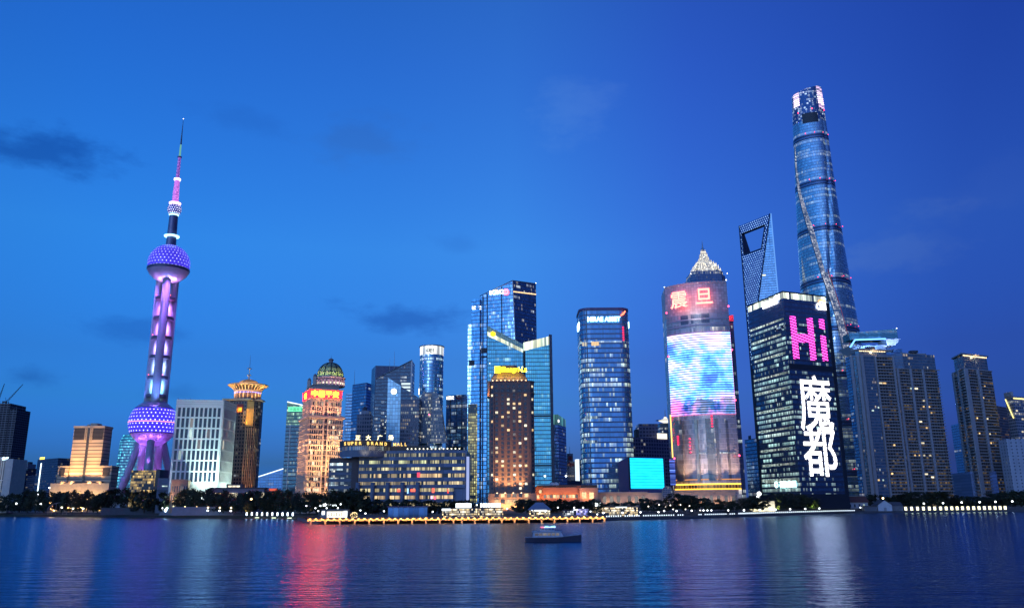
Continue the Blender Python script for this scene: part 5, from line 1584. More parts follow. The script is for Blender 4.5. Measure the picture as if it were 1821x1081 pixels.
# ---- distant red-signed block ------------------------------------------
root, poly, H = plan_root('red_sign_block', 'small distant block with red letters and red round lamp below a mast', 'building', [(1008, 820), (1028, 820)], 1100, depth=30)
MB().prism(poly, 0, H, 0, 1).build('wall', [dk, M_roof], root)
MB().box(-4, 4, 2, 10, H, zloc(root, 1018, 806)).build('roof_tower', dk, root)
antenna(root, 0, 5, zloc(root, 1018, 806), zloc(root, 1018, 793), .5)
e = MB().lathe([(.02, 0), (3.0, 0)], 18).build('sign_emblem', glow('sign_red', (1, .05, .04), 1.3), root, loc=(0, 1.7, zloc(root, 1018, 814))); e.rotation_euler = (R(90), 0, 0)
lettering('sign_letters', 'dpac', 8, glow('sign_red', (1, .05, .04), 1.3), root, (poly[0][0] + .5, poly[0][1] - .4, zloc(root, 1018, 829)), 0, depth=.4, thick=.12)
root, poly, H = plan_root('white_lit_slab', 'narrow slab glowing white beside the small red-signed block', 'building', [(1025, 816), (1030, 816)], 1080, depth=10)
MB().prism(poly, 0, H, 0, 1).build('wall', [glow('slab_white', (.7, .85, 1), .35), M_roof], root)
distant([(1030, 822), (1040, 822)], 1150, 'pale distant block glimpsed left of the rounded blue tower')
distant([(985, 852), (1035, 855)], 1000, 'low dim block below the small red-signed block')

# ---- low brick wing beside the hotel ------------------------------------
D = 575
root, poly, H = plan_root('hotel_annex', 'low terracotta annex lit orange right of the brown hotel', 'building', [(952, 861), (1062, 860.2)], D, depth=24)
ter = plain('terracotta', (.30, .15, .10), .8)
MB().prism(poly, 0, H - 1.4, 0, 1).build('wall', [ter, M_roof], root)
a, d, n, L = wallframe(poly, 0)
mb = MB(); panel(mb, poly, 0, 1, L, H - 1.4, H - .6, -22, 1.0); mb.build('roof_slab', M_dark, root)
mb = MB(); panel(mb, poly, 0, 5, 29, 12.6, H - 2.2, 0, 1.4); mb.build('canopy_wall', ter, root)
window_set(root, poly, 0, [(1.8, 9.4), (3.4, 13)] + [(6.5 + k * 2.2, 9.6) for k in range(11)] + [(33.2, 12.6)], 1.7, 2.2, pick([(.7, W_warm), (1, W_dim)]))
mb = MB(); panel(mb, poly, 0, 30.5, L + .4, 0, H - 2.5, 0, .8); mb.build('end_wall', plain('tan_render', (.42, .28, .18), .8), root)
window_set(root, poly, 0, [(33.5, 9.2), (38.6, 9.0)], 3.0, 4.2, lambda s, z: W_warm, out=.95)
for s in (3, 10, 18, 26, 35):
    p = a + d * s + n * 7
    spot(root, (p.x, p.y, 7.5), (p.x, p.y + 7, 15), (1, .36, .12), 1500, 120)
for s in (12, 15):
    MB().lathe([(.02, 0), (1.4, .35), (1.9, .9), (1.85, .95), (.02, .3)], 16).build('satellite_dish', plain('white_paint', (.7, .7, .7), .5), root, loc=(poly[0][0] + s, 2, H - .2)).rotation_euler = (R(60), 0, R(20))

# ================================================================ right part of the skyline
# ---- rounded blue tower ---------------------------------------------
def rounded_tower():
    D = 700
    pl, pr = at(1031, 560, D), at(1119, 560, D)
    root = thing('rounded_blue_tower', 'rounded blue glass tower with icy white letters and red swoosh near its top', 'tower', ((pl.x + pr.x) / 2, D, G))
    hw = (pr.x - pl.x) / 2
    zz = lambda v: zloc(root, 1075, v)
    H = zz(547)
    plan = rrect(-hw, hw, 0, 40, 9, 6)
    kw = dict(Bay=1.5, Floor=4.3, Mullion=.1, Spandrel=.32, Glass=(.12, .20, .34), Frame=(.07, .09, .13), Band=(.10, .13, .2), Metal=.75, ColA=(.75, 1, .9), ColB=(.9, 1, .65), Ripple=.04)
    zt = zz(606)
    MB().prism(plan, 0, zt, 0, cap=False).build('curtain_wall', [facade('rounded_low', Lit=.12, Patch=.18, FloorLit=.02, Power=.30, Group=4, **kw), M_roof], root)
    MB().prism(plan, zt, H - 2, 0, 1).build('upper_wall', [facade('rounded_up', Lit=.012, Patch=.02, FloorLit=0, Power=.3, **kw), M_roof], root)
    MB().prism(inset(plan, -.5), H - 1.95, H).build('parapet', plain('parapet_violet', (.12, .08, .16), .5, .3), root)
    for u in (1042, 1046):
        x = at(u, 700, D).x - root.location.x
        MB().box(x - .25, x + .25, -.35, 0, 0, H - 2).build('fin', M_metal, root)
    zs = zz(571.5)
    x0 = at(1044.5, 565, D).x - root.location.x
    lettering('sign_letters', 'MIRAE ASSET', 7.0, glow('sign_ice_bright', (.40, .85, 1), 1.7), root, (x0, -.8, zs), 0, depth=.5, thick=.14, fit=(29.0, 4.3))
    mb = MB()
    pts = [at(u, v, D) - root.location for u, v in ((1104, 561), (1107, 559.5), (1109.5, 557), (1111.5, 553.5))]
    for p, q in zip(pts[:-1], pts[1:]):
        mb.tube((p.x, -.8, p.z), (q.x, -.8, q.z), .55, .6, 6)
    mb.build('sign_swoosh', glow('swoosh', (1, .12, .06), 1.6), root)
    for sx in (-1, 1):
        MB().box(sx * (hw + .35) - .3, sx * (hw + .35) + .3, 8, 24, zz(579.5), zz(569)).build('side_sign', glow('side_ice', (.5, .85, 1), 1.6), root)
    xr = at(1108.5, 590, D).x - root.location.x
    for k in range(6):
        z = zz(606 - k * 4.4)
        MB().box(xr - .7, xr + .5, -.5, 0, z, z + 1.5).build('red_light_strip', glow('strip_red', (1, .03, .12), .5), root)
    xm = at(1058, 610, D).x - root.location.x
    MB().box(xm - 3.2, xm + 3.4, -.2, 0, zz(614.5), zz(607.5)).build('lit_room', W_warm, root)
    xm = at(1040, 610, D).x - root.location.x
    MB().box(xm - 2.4, xm + 2.0, -.2, 0, zz(615), zz(608.5)).build('lit_room', W_pale, root)
    for (v, u0, u1) in ((656.5, 1035, 1060), (741, 1040, 1063), (784, 1036, 1062)):
        xa, xb = at(u0, v, D).x - root.location.x, at(u1, v, D).x - root.location.x
        MB().box(xa, xb, -.25, 0, zz(v + 3.4), zz(v - 1.6)).build('lit_floor', facade('cool_floor', Bay=1.5, Floor=60, Mullion=.18, Spandrel=0, Lit=.9, Patch=.9, FloorLit=.9, ColA=(.7, 1, .95), ColB=(.8, 1, 1), Power=.36, Glass=(.1, .12, .15)), root)
rounded_tower()

# ---- violet box with the big cyan screen ------------------------------
D = 620
root, poly, H = plan_root('screen_building', 'violet lit box building carrying a large plain cyan screen', 'building', [(1094, 824), (1118, 812), (1182, 813.5)], D, first=1)
vio = plain('dark_violet_wall', (.10, .08, .20), .7)
MB().prism(poly, 0, H, 0, 1).build('wall', [vio, M_roof], root)
a, d, n, L = wallframe(poly, 1)
X = lambda u, v=845: at(u, v, D).x - root.location.x
def screen_mat():
    m, t, out = new_mat('cyan_screen')
    uv = t.n('ShaderNodeUVMap'); uv.uv_map = 'UVMap'
    U, V, _ = t.xyz(uv.outputs[0])
    line = t.m('LESS_THAN', t.m('FRACT', t.m('DIVIDE', V, 2.1)), .2)
    nz_ = t.noise(t.vec(t.m('MULTIPLY', U, .12), t.m('MULTIPLY', V, .30), 0), 1.0, 4, .65)
    e = t.n('ShaderNodeEmission')
    t.put(e.inputs[0], t.mix(nz_, (.0, .36, 1.0), (.02, .68, .90)))
    t.put(e.inputs[1], t.m('MULTIPLY', t.m('MULTIPLY_ADD', line, -.5, 1.0), .55))
    m.node_tree.links.new(e.outputs[0], out.inputs[0])
    return m
s0 = 0.2; s1 = L * .93
mb = MB(); z0, z1 = zloc(root, 1148, 870.5), H - .8
panel(mb, poly, 1, s0, s1, z0, z1, 0, .8)
mb.build('led_screen', screen_mat(), root)
for w_ in ((s0 - .9, s0 - .02, z0 - .8, z1 + .6), (s1 + .02, s1 + .9, z0 - .8, z1 + .6)):
    mb = MB(); panel(mb, poly, 1, *w_, 0, 1.0); mb.build('screen_frame', M_dark, root)
for sv in (.3, .6):
    p = Vector(poly[0]).lerp(Vector(poly[1]), sv)
lamp('POINT', 'wall_light', root, (poly[0][0] - 2, poly[0][1] - 14, H * .5), (.25, .10, 1.0), 4200, shadow_soft_size=1)
# classical podium with arches in front
root, poly, H = plan_root('arcade_podium', 'low stone podium with lit arches below the cyan screen', 'building', [(1060, 876), (1178, 875.2)], 600, depth=14)
pst = plain('podium_stone', (.36, .29, .25), .8)
MB().prism(poly, 0, H, 0, 1).build('wall', [pst, M_roof], root)
a, d, n, L = wallframe(poly, 0)
mb = MB(); panel(mb, poly, 0, 2, 37, H - .8, H + .5, -2, .9); mb.build('cornice', pst, root)
def arch_mesh(w, h):
    mb = MB(); n_ = 10
    pts = [(w / 2, 0)] + [(w / 2 * math.cos(math.pi * k / n_), h - w / 2 + w / 2 * math.sin(math.pi * k / n_)) for k in range(n_ + 1)] + [(-w / 2, 0)]
    mb.face([(x, 0, z) for x, z in pts], [(x, z) for x, z in pts])
    return mb
def arches(root, poly, i, ss, z, w, h, mat, name='arch_window'):
    a, d, n, L = wallframe(poly, i)
    for s in ss:
        p = a + d * s + n * .12
        o = arch_mesh(w, h).build(name, mat, root, loc=(p.x, p.y, z)); o.rotation_euler = (0, 0, math.atan2(d.y, d.x))
        r = MB(); q = [(w / 2 * 1.12 * math.cos(math.pi * k / 10), h - w / 2 + w / 2 * 1.12 * math.sin(math.pi * k / 10)) for k in range(11)]
        for (xa, za), (xb, zb) in zip(q[:-1], q[1:]): r.tube((xa, -.1, za), (xb, -.1, zb), .16, .16, 4)
        r.build('arch_rim', pst, o)
arches(root, poly, 0, (6, 11, 16, 24, 29, 34), 6.4, 2.6, 4.6, W_dim)
for s in (8, 16, 25, 32, 40):
    p = a + d * s + n * 4
    spot(root, (p.x, p.y, 5), (p.x, p.y + 4, 10), (1, .58, .32), 520, 120)
# arched glass gate between podium and screen tower
gx = at(1187, 880, 596)
root = thing('arched_gate', 'tall arched glass gate with pale ribs at the media tower podium', 'gate', (gx.x, 596, G))
w_ = 7.2; h_ = zloc(root, 1187, 864.5)
arch_mesh(w_, h_).build('glass_panel', facade('gate_glass', Bay=1.2, Floor=1.4, Mullion=.18, Spandrel=.15, Glass=(.08, .1, .14), Frame=(.35, .3, .28), Band=(.35, .3, .28), Metal=.3, Lit=.1, Power=.2), root)
mb = MB(); q = [(w_ / 2, 0)] + [(w_ / 2 * math.cos(math.pi * k / 14), h_ - w_ / 2 + w_ / 2 * math.sin(math.pi * k / 14)) for k in range(15)] + [(-w_ / 2, 0)]
for (xa, za), (xb, zb) in zip(q[:-1], q[1:]): mb.tube((xa, -.2, za), (xb, -.2, zb), .3, .3, 6)
mb.build('arch_frame', pst, root)
MB().box(-w_ / 2, w_ / 2, .1, 5, 0, 3).build('gate_base', pst, root)
spot(root, (0, -6, .6), (0, 0, 7), (1, .7, .5), 420, 90)

# ---- violet grid block behind the screen --------------------------------
root, poly, H = plan_root('violet_grid_block', 'violet grey grid block with a white billboard behind the cyan screen', 'building', [(1124, 777), (1195, 780)], 820, depth=40)
vg = facade('violet_grid', Bay=3.3, Floor=3.6, Mullion=.3, Spandrel=.35, Glass=(.04, .04, .09), Frame=(.15, .14, .24), Band=(.15, .14, .24), Metal=.1, Lit=.05, Patch=.02, FloorLit=0, ColA=(1, .85, .6), ColB=(.8, .9, 1), Power=.18)
MB().prism(poly, 0, H, 0, 1).build('wall', [vg, M_roof], root)
a, d, n, L = wallframe(poly, 0)
bb = MB(); panel(bb, poly, 0, L * .62, L * .62 + 12.5, H - .6, H + 5.0, .2, .9); bb = bb.build('billboard', glow('billboard_white', (1, .92, .78), .32), root)
for s in (1, 6, 11):
    mb = MB(); panel(mb, poly, 0, L * .62 + s, L * .62 + s + .4, H - 1, H + 5.2, -.4, .15); mb.build('billboard_post', M_dark, bb)
MB().box(poly[0][0] + 12, poly[0][0] + 32, 2, 24, H, zloc(root, 1160, 753), 0, 1).build('upper_block', [facade('violet_upper', Bay=3.3, Floor=3.6, Mullion=.3, Spandrel=.4, Glass=(.05, .05, .1), Frame=(.14, .14, .22), Band=(.14, .14, .22), Metal=.1, Lit=.02, Power=.1), M_roof], root)
MB().box(poly[0][0] + 9, poly[0][0] + 11.9, 4, 18, H, zloc(root, 1160, 762)).build('upper_wing', M_roof, root)
for k in range(8):
    MB().box(poly[0][0] + .5 + k * 1.3, poly[0][0] + .7 + k * 1.3, 1, 1.3, H, H + 3.5).build('roof_rail', M_dark, root)
# mast with lit platform
D = 1000
root = thing('lit_mast_tower', 'slim dark tower with a glowing white platform and thin mast', 'tower', (at(1186, 800, D).x, D, G))
zz = lambda v: zloc(root, 1186, v)
MB().box(-7, 7, 0, 16, 0, zz(752), 0, 1).build('wall', [gl4, M_roof], root)
MB().lathe([(2, zz(752)), (8, zz(748.5)), (8.4, zz(747.2)), (2.5, zz(744.5)), (1.4, zz(741))], 24).build('lit_platform', glow('platform_warm', (1, .95, .85), .28), root)
MB().lathe([(8.4, zz(747.6)), (12, zz(747.2)), (8.4, zz(746.6))], 24).build('platform_rim', M_metal, root)
antenna(root, 0, 0, zz(741), zz(727), .7)
MB().box(6.8, 7.3, -.4, 0, zz(772), zz(757)).build('lamp_strip', glow('strip_white', (1, .95, .85), .6), root)

# ---- tower with the media facade ------------------------------------------
def media_tower():
    D = 640
    root = thing('media_facade_tower', 'curved tower wrapped in a colourful video wall under two big red letters', 'tower', (at(1240, 700, D).x, D + 6, G))
    ox, oy = root.location.x, root.location.y
    X = lambda u, v=600: at(u, v, D).x - ox
    zz = lambda v: zloc(root, 1240, v)
    # plan: convex front seen slightly from the right
    A = Vector((at(1182, 520, 661).x - ox, 15)); B = Vector((at(1292, 505, 643).x - ox, -3.0))
    mid = (A + B) / 2; dv = (B - A).normalized(); nv = Vector((dv.y, -dv.x))
    arc = []
    for k in range(25):
        f = k / 24
        p = A.lerp(B, f) + nv * (4 * 7.0 * f * (1 - f))
        arc.append((p.x, p.y))
    plan = arc + [(B.x + 1, B.y + 30), (A.x + 2, A.y + 26)]
    H = at(1291, 502, D + 3).z - G
    gm = facade('media_glass', Bay=1.5, Floor=3.9, Mullion=.07, Spandrel=.12, Glass=(.40, .35, .34), Frame=(.22, .19, .19), Band=(.42, .37, .35), Metal=.35, Rough=.25, Lit=.012, Patch=.02, FloorLit=.012, ColA=(1, .9, .7), ColB=(.8, .95, 1), Power=.22, Ripple=.10, BandMetal=.5)
    wallm = facade('media_cladding', Bay=2.2, Floor=2.2, Mullion=.08, Spandrel=.08, Glass=(.42, .38, .40), Frame=(.2, .18, .2), Band=(.2, .18, .2), Metal=.15, Rough=.5, Lit=0, Patch=0, FloorLit=0, Power=0)
    zA, zB, zC, zD = zz(862), zz(737), zz(592), zz(558)
    def curved(name, z0, z1, mat, off=0.0, k0=0, k1=24, cap=False, zlo=None):
        mb = MB(); u = 0
        for k in range(k0, k1):
            a = Vector(arc[k]); b = Vector(arc[k + 1]); n_ = Vector((b.y - a.y, a.x - b.x)).normalized()
            L = (b - a).length
            a2 = a + nv * off; b2 = b + nv * off
            mb.face([(*a2, z0), (*b2, z0), (*b2, z1), (*a2, z1)], [(u, z0), (u + L, z0), (u + L, z1), (u, z1)])
            if off:
                mb.face([(*a2, z1), (*b2, z1), (*b, z1), (*a, z1)]); mb.face([(*a, z0), (*b, z0), (*b2, z0), (*a2, z0)])
            u += L
        if off:
            for k in (k0, k1):
                a = Vector(arc[k]); a2 = a + nv * off
                q = [(*a, z0), (*a2, z0), (*a2, z1), (*a, z1)]
                mb.face(q if k == k0 else q[::-1])
        return mb.build(name, mat, root)
    MB().prism(plan, 0, zD, 0, cap=False).build('curtain_wall', [gm], root)
    MB().prism(plan, zD, H, 0, 1).build('upper_wall', [wallm, M_roof], root)
    curved('parapet', H - .2, H + .9, plain('parapet_pale', (.4, .38, .4), .6), .5)
    curved('loggia_band', zz(580), zz(577), plain('band_pale', (.32, .31, .36), .5, .3), .5)
    curved('loggia_band', zz(569), zz(566.5), plain('band_pale', (.32, .31, .36), .5, .3), .45)
    # dark loggia openings
    for f0, f1 in ((.26, .40), (.42, .56), (.58, .72)):
        k0, k1 = int(f0 * 24), int(f1 * 24)
        curved('loggia_opening', zz(575), zz(559.5), facade('loggia_glass', Bay=1.5, Floor=2.3, Mullion=.1, Spandrel=.1, Glass=(.05, .05, .08), Frame=(.10, .08, .1), Metal=.5, Lit=0, Patch=0, Power=0), .12, k0, k1)
    # the screen
    def media_mat():
        m, t, out = new_mat('video_wall')
        uv = t.n('ShaderNodeUVMap'); uv.uv_map = 'UVMap'
        U, V, _ = t.xyz(uv.outputs[0])
        v01 = t.m('DIVIDE', t.m('SUBTRACT', V, zB), zC - zB)
        u01 = t.m('DIVIDE', U, 52.0)
        n1 = t.noise(t.vec(t.m('MULTIPLY', u01, 2.4), t.m('MULTIPLY', v01, 3.0), 4.1), 1.0, 5, .62)
        n2 = t.noise(t.vec(t.m('MULTIPLY', u01, 3.4), t.m('MULTIPLY', v01, 3.2), 9.7), 1.0, 3, .55)
        c = t.ramp(n1, [(.28, (.05, .07, .9)), (.40, (.06, .20, 1)), (.47, (.12, .42, 1)), (.54, (.30, .45, 1)), (.62, (.75, .75, 1)), (.75, (.25, .5, 1))])
        pink = t.m('MULTIPLY', t.m('MULTIPLY', t.m('SUBTRACT', .30, v01), 5.0, clamp=True), t.m('MULTIPLY', t.m('SUBTRACT', n2, .40), 6.0, clamp=True))
        c = t.mix(t.m('MULTIPLY', pink, .85), c, (1.0, .14, .5))
        pk2 = t.m('MULTIPLY', t.m('MULTIPLY', t.m('SUBTRACT', v01, .78), 5.0, clamp=True), t.m('MULTIPLY', t.m('SUBTRACT', n2, .52), 7.0, clamp=True))
        c = t.mix(t.m('MULTIPLY', pk2, .7), c, (1.0, .45, .7))
        blank = t.m('MULTIPLY', t.m('LESS_THAN', v01, t.m('MULTIPLY_ADD', n1, .55, -.10)), t.m('SUBTRACT', 1.0, pink))
        line = t.m('FRACT', t.m('DIVIDE', V, 1.95))
        lit = t.m('LESS_THAN', line, .62)
        e = t.n('ShaderNodeEmission')
        t.put(e.inputs[0], c)
        t.put(e.inputs[1], t.m('MULTIPLY', t.m('MULTIPLY_ADD', lit, .80, .06), t.m('MULTIPLY_ADD', blank, -.75, 1.0)))
        m.node_tree.links.new(e.outputs[0], out.inputs[0])
        return m
    curved('video_wall', zB, zC, media_mat(), .8)
    # letters
    for ch, u, v in (('震', 1196, 545.5), ('旦', 1236, 542)):
        k = 24 * ((u + 14 - 1181) / 110)
        f = k / 24
        p = A.lerp(B, f) + nv * (4 * 7.0 * f * (1 - f) + .9)
        tang = dv + nv * (4 * 7.0 * (1 - 2 * f)) / (B - A).length
        ang = math.atan2(tang.y, tang.x)
        lettering('sign_letters', ch, 15.2, glow('sign_neon_red', (1, .14, .11), 1.8), root, (X(u, v), p.y - 2.0, zz(v)), ang, depth=.5, thick=.10)
        lp = Vector((X(u + 14, v - 12), p.y)) + nv * 7
        lamp('POINT', 'letter_glow', root, (lp.x, lp.y, zz(v - 12)), (1, .12, .14), 700, shadow_soft_size=4)
    spot(root, (mid.x + nv.x * 20, mid.y + nv.y * 20, zz(574)), (mid.x, mid.y, zz(520)), (1, .86, .84), 4200, 110)
    # lower vertical notches: gold, blue and dark strips
    for (u, w_, mt, v0, v1) in ((1203, .9, glow('gold_strip', (1, .62, .16), .5), 812, 735), (1201.5, 4.2, facade('blue_led', Bay=500, Floor=1.2, Mullion=0, Spandrel=.4, Glass=(.1, .1, .3), Frame=(.05, .05, .2), Band=(.05, .05, .2), Lit=1, Patch=1, FloorLit=1, ColA=(.12, .25, 1), ColB=(.2, .35, 1), Power=.45), 862, 815)):
        f = (u - 1187) / 110
        p = A.lerp(B, max(.02, f)) + nv * (4 * 7.0 * max(.02, f) * (1 - f) + .7)
        xx = X(u, 820)
        MB().box(xx - w_ / 2, xx + w_ / 2, p.y - .6, p.y + .3, zz(v0), zz(v1)).build('light_strip', mt, root)
    for u, w_ in ((1214, 6.5), (1243, 2.5), (1266, 6.0), (1278, 2.5), (1297, 2)):
        f = min(.97, (u - 1191) / 112)
        xx = X(u, 800)
        p = A.lerp(B, f) + nv * (4 * 7.0 * f * (1 - f) + .18)
        vt = 745 if u != 1297 else 748
        tang = dv + nv * (4 * 7.0 * (1 - 2 * f)) / (B - A).length
        mb = MB(); mb.obox((xx, p.y), (tang.x, tang.y), w_, .5, zA + 3, zz(vt)); mb.build('dark_bay', facade('dark_bay', Bay=.8, Floor=3.9, Mullion=.1, Spandrel=.12, Glass=(.16, .12, .12), Frame=(.10, .08, .09), Metal=.6, Lit=.07, Patch=.05, ColA=(.9, .95, 1), ColB=(1, .8, .5), Power=.25), root)
    for u, v0, v1 in ((1269, 760, 737), (1230, 805, 775), (1211, 790, 772)):
        xx = X(u, 780); f = (u - 1188) / 112
        p = A.lerp(B, f) + nv * (4 * 7.0 * f * (1 - f) + 1.0)
        for k in range(5):
            z = zz(v0) + (zz(v1) - zz(v0)) * k / 5
            MB().box(xx - .7, xx + .7, p.y - .4, p.y, z, z + 1.1).build('red_light_strip', glow('strip_red', (1, .03, .12), .5), root)
    curved('lit_floor', zz(806.5), zz(804.5), facade('thin_lit_warm', Bay=1.4, Floor=60, Mullion=.25, Spandrel=0, Lit=.85, Patch=.8, FloorLit=.8, Power=.4, ColA=(1, .98, .9), ColB=(.9, 1, 1)), .5, 10, 23)
    # golden belt at the base
    curved('gold_belt', zz(868), zz(862), facade('gold_belt', Bay=2.4, Floor=60, Mullion=.35, Spandrel=0, Glass=(.1, .06, .02), Frame=(.4, .25, .06), Lit=.5, Patch=.5, FloorLit=0, ColA=(1, .62, .1), ColB=(1, .8, .4), Power=.25), .6)
    curved('gold_edge_light', zz(861.6), zz(859.6), glow('gold_edge', (1, .55, .06), .85), 1.8)
    curved('gold_edge_light', zz(870.4), zz(868.2), glow('gold_edge_low', (1, .48, .05), .6), 1.8)
    curved('orange_light', zz(853), zz(851.5), glow('orange_line', (1, .4, .12), .25), .4)
    for u in (1224, 1243, 1277, 1283):
        f = (u - 1191) / 112
        p = A.lerp(B, f) + nv * (4 * 7.0 * f * (1 - f) + 2.4)
        spot(root, (X(u, 860), p.y, zz(859)), (X(u, 860), p.y + 1.6, zz(845)), (1, .42, .12), 900, 60)
    for f in (.2, .45, .7, .92):  # warm spots added to brighten the lower facade
        p = A.lerp(B, f) + nv * (4 * 7.0 * f * (1 - f) + 9)
        spot(root, (p.x, p.y, zz(858)), (p.x - nv.x * 9, p.y - nv.y * 9, zz(800)), (1, .66, .46), 11000, 75)
    # right return wing: dark tower behind with red lit cap
    sx0, sx1 = B.x + 1.1, X(1316, 600)
    hs_ = zz(557)
    MB().box(sx0, sx1, 10, 30, 0, hs_, 0, 1).build('side_tower', [facade('side_dark', Bay=1.6, Floor=3.9, Mullion=.2, Spandrel=.4, Glass=(.05, .05, .10), Frame=(.04, .04, .07), Band=(.05, .05, .08), Metal=.4, Lit=.05, Patch=.09, FloorLit=.02, ColA=(.8, 1, .95), ColB=(1, .95, .8), Power=.3), M_roof], root)
    MB().box(sx0, sx1 + .3, 9.6, 30, hs_ - 5, hs_ + .4).build('red_cap', plain('red_cap', (.25, .05, .08), .6), root)
    lamp('POINT', 'cap_light', root, (sx0 + 3, 4, hs_ + 1), (1, .1, .15), 1500, shadow_soft_size=1)
    for (u, v) in ((1184, 558), (1293.5, 546), (1187.5, 635), (1300, 623), (1306, 712), (1313, 810), (1198, 815)):
        p = at(u, v, D + (8 if u < 1240 else 0)) - root.location
        beacon(root, (p.x, p.y - 3, p.z), .75, (1, .05, .12), 2.0)
    beacon(root, (A.x, A.y, H + 1), .5, (.9, 1, 1), 1.2); beacon(root, (B.x, B.y, H + 2), .5, (.9, 1, 1), 1.2)
    # stone podium with arches
    pz = zz(872)
    pp = [(X(1197, 880), -12), (X(1303, 880), -15), (X(1303, 880), 6), (X(1197, 880), 6)]
    st = plain('podium_stone', (.36, .29, .25), .8)
    MB().prism(pp, 0, pz, 0, 1).build('podium_wall', [st, M_roof], root)
    arches(root, pp, 0, [5 + k * 5.6 for k in range(8)], 6.0, 2.4, 5.2, W_dim)
    a, d, n, L = wallframe(pp, 0)
    for k in range(9):
        s = 2.2 + 5.6 * k
        if s > L: break
        mb = MB(); panel(mb, pp, 0, s - .4, s + .4, 0, pz - 1.2, 0, .4); mb.build('podium_pilaster', st, root)
        p = a + d * (s + 1.2) + n * 3.2
        spot(root, (p.x, p.y, 4.5), (p.x, p.y + 3.4, 10), (1, .56, .30), 520, 120)
    mb = MB(); panel(mb, pp, 0, -.5, L + .5, pz - 1.1, pz, 0, .9); mb.build('cornice', st, root)
media_tower()

# ---- pagoda spire tower behind ---------------------------------------------
def spire_tower():
    D = 1240
    root = thing('pagoda_spire_tower', 'dark stepped tower whose white glowing pagoda spire rises behind the video wall tower', 'tower', (at(1252.5, 490, D).x, D, G))
    zz = lambda v: zloc(root, 1250, v)
    mp = D / F_PX
    dkm = facade('pagoda_dark', Bay=2.5, Floor=4, Mullion=.4, Spandrel=.3, Glass=(.06, .08, .16), Frame=(.12, .13, .2), Band=(.12, .13, .2), Metal=.6, Lit=.05, Patch=.04, Power=.2)
    lit = facade('pagoda_lit', Bay=2.2, Floor=3.0, Mullion=.3, Spandrel=.22, Glass=(.3, .3, .28), Frame=(.25, .25, .25), Band=(.3, .3, .3), Metal=.3, Lit=.9, Patch=.9, FloorLit=.8, ColA=(1, .84, .52), ColB=(1, .97, .8), Power=1.0, Group=2)
    def oct_(w, c=.28):
        k = w * (1 - c)
        return [(-k, -w), (k, -w), (w, -k), (w, k), (k, w), (-k, w), (-w, k), (-w, -k)]
    MB().prism(oct_(32 * mp), 0, zz(497), 0, 1).build('shaft_wall', [dkm, M_roof], root)
    MB().prism(oct_(29 * mp), zz(497) + .02, zz(489), 0, 1).build('upper_tier', [dkm, M_roof], root)
    tiers = [(24.5, 489, 484), (21.5, 484, 478), (18.5, 478, 473), (15, 473, 469.5), (11.5, 469.5, 466), (8, 466, 460), (6, 460, 453), (4, 453, 447)]
    for (w, v0, v1) in tiers:
        z0, z1 = zz(v0) + .02, zz(v1)
        MB().prism(oct_(w * mp), z0, z1, 0, 1).build('lit_tier', [lit, M_roof], root)
        for sx in (-1, 1):
            for k in (.45, .98):
                MB().prism([(sx * w * mp * k - 1.1, -w * mp - 1), (sx * w * mp * k + 1.1, -w * mp - 1), (sx * w * mp * k + 1.1, -w * mp + 1.2), (sx * w * mp * k - 1.1, -w * mp + 1.2)], z0, z1 + (z1 - z0) * .25, 0, top=[(sx * w * mp * k - .2, -w * mp - .3), (sx * w * mp * k + .2, -w * mp - .3), (sx * w * mp * k + .2, -w * mp + .2), (sx * w * mp * k - .2, -w * mp + .2)]).build('corner_fin', lit, root)
    MB().tube((0, 0, zz(447)), (0, 0, zz(440)), 2.2, 1.3, 8).build('spire', M_metal, root)
    MB().tube((0, 0, zz(440)), (0, 0, zz(428)), .9, .2, 6).build('antenna', M_metal, root)
    for sx in (-1, 1):
        MB().tube((sx * 2.6, 0, zz(453)), (sx * 3.0, 0, zz(442)), .5, .15, 5).build('spire', M_metal, root)
    for sx in (-1, 1):
        beacon(root, (sx * 33 * mp, -30, zz(497) + 1), .8, (1, .95, .9), 1.0)
spire_tower()

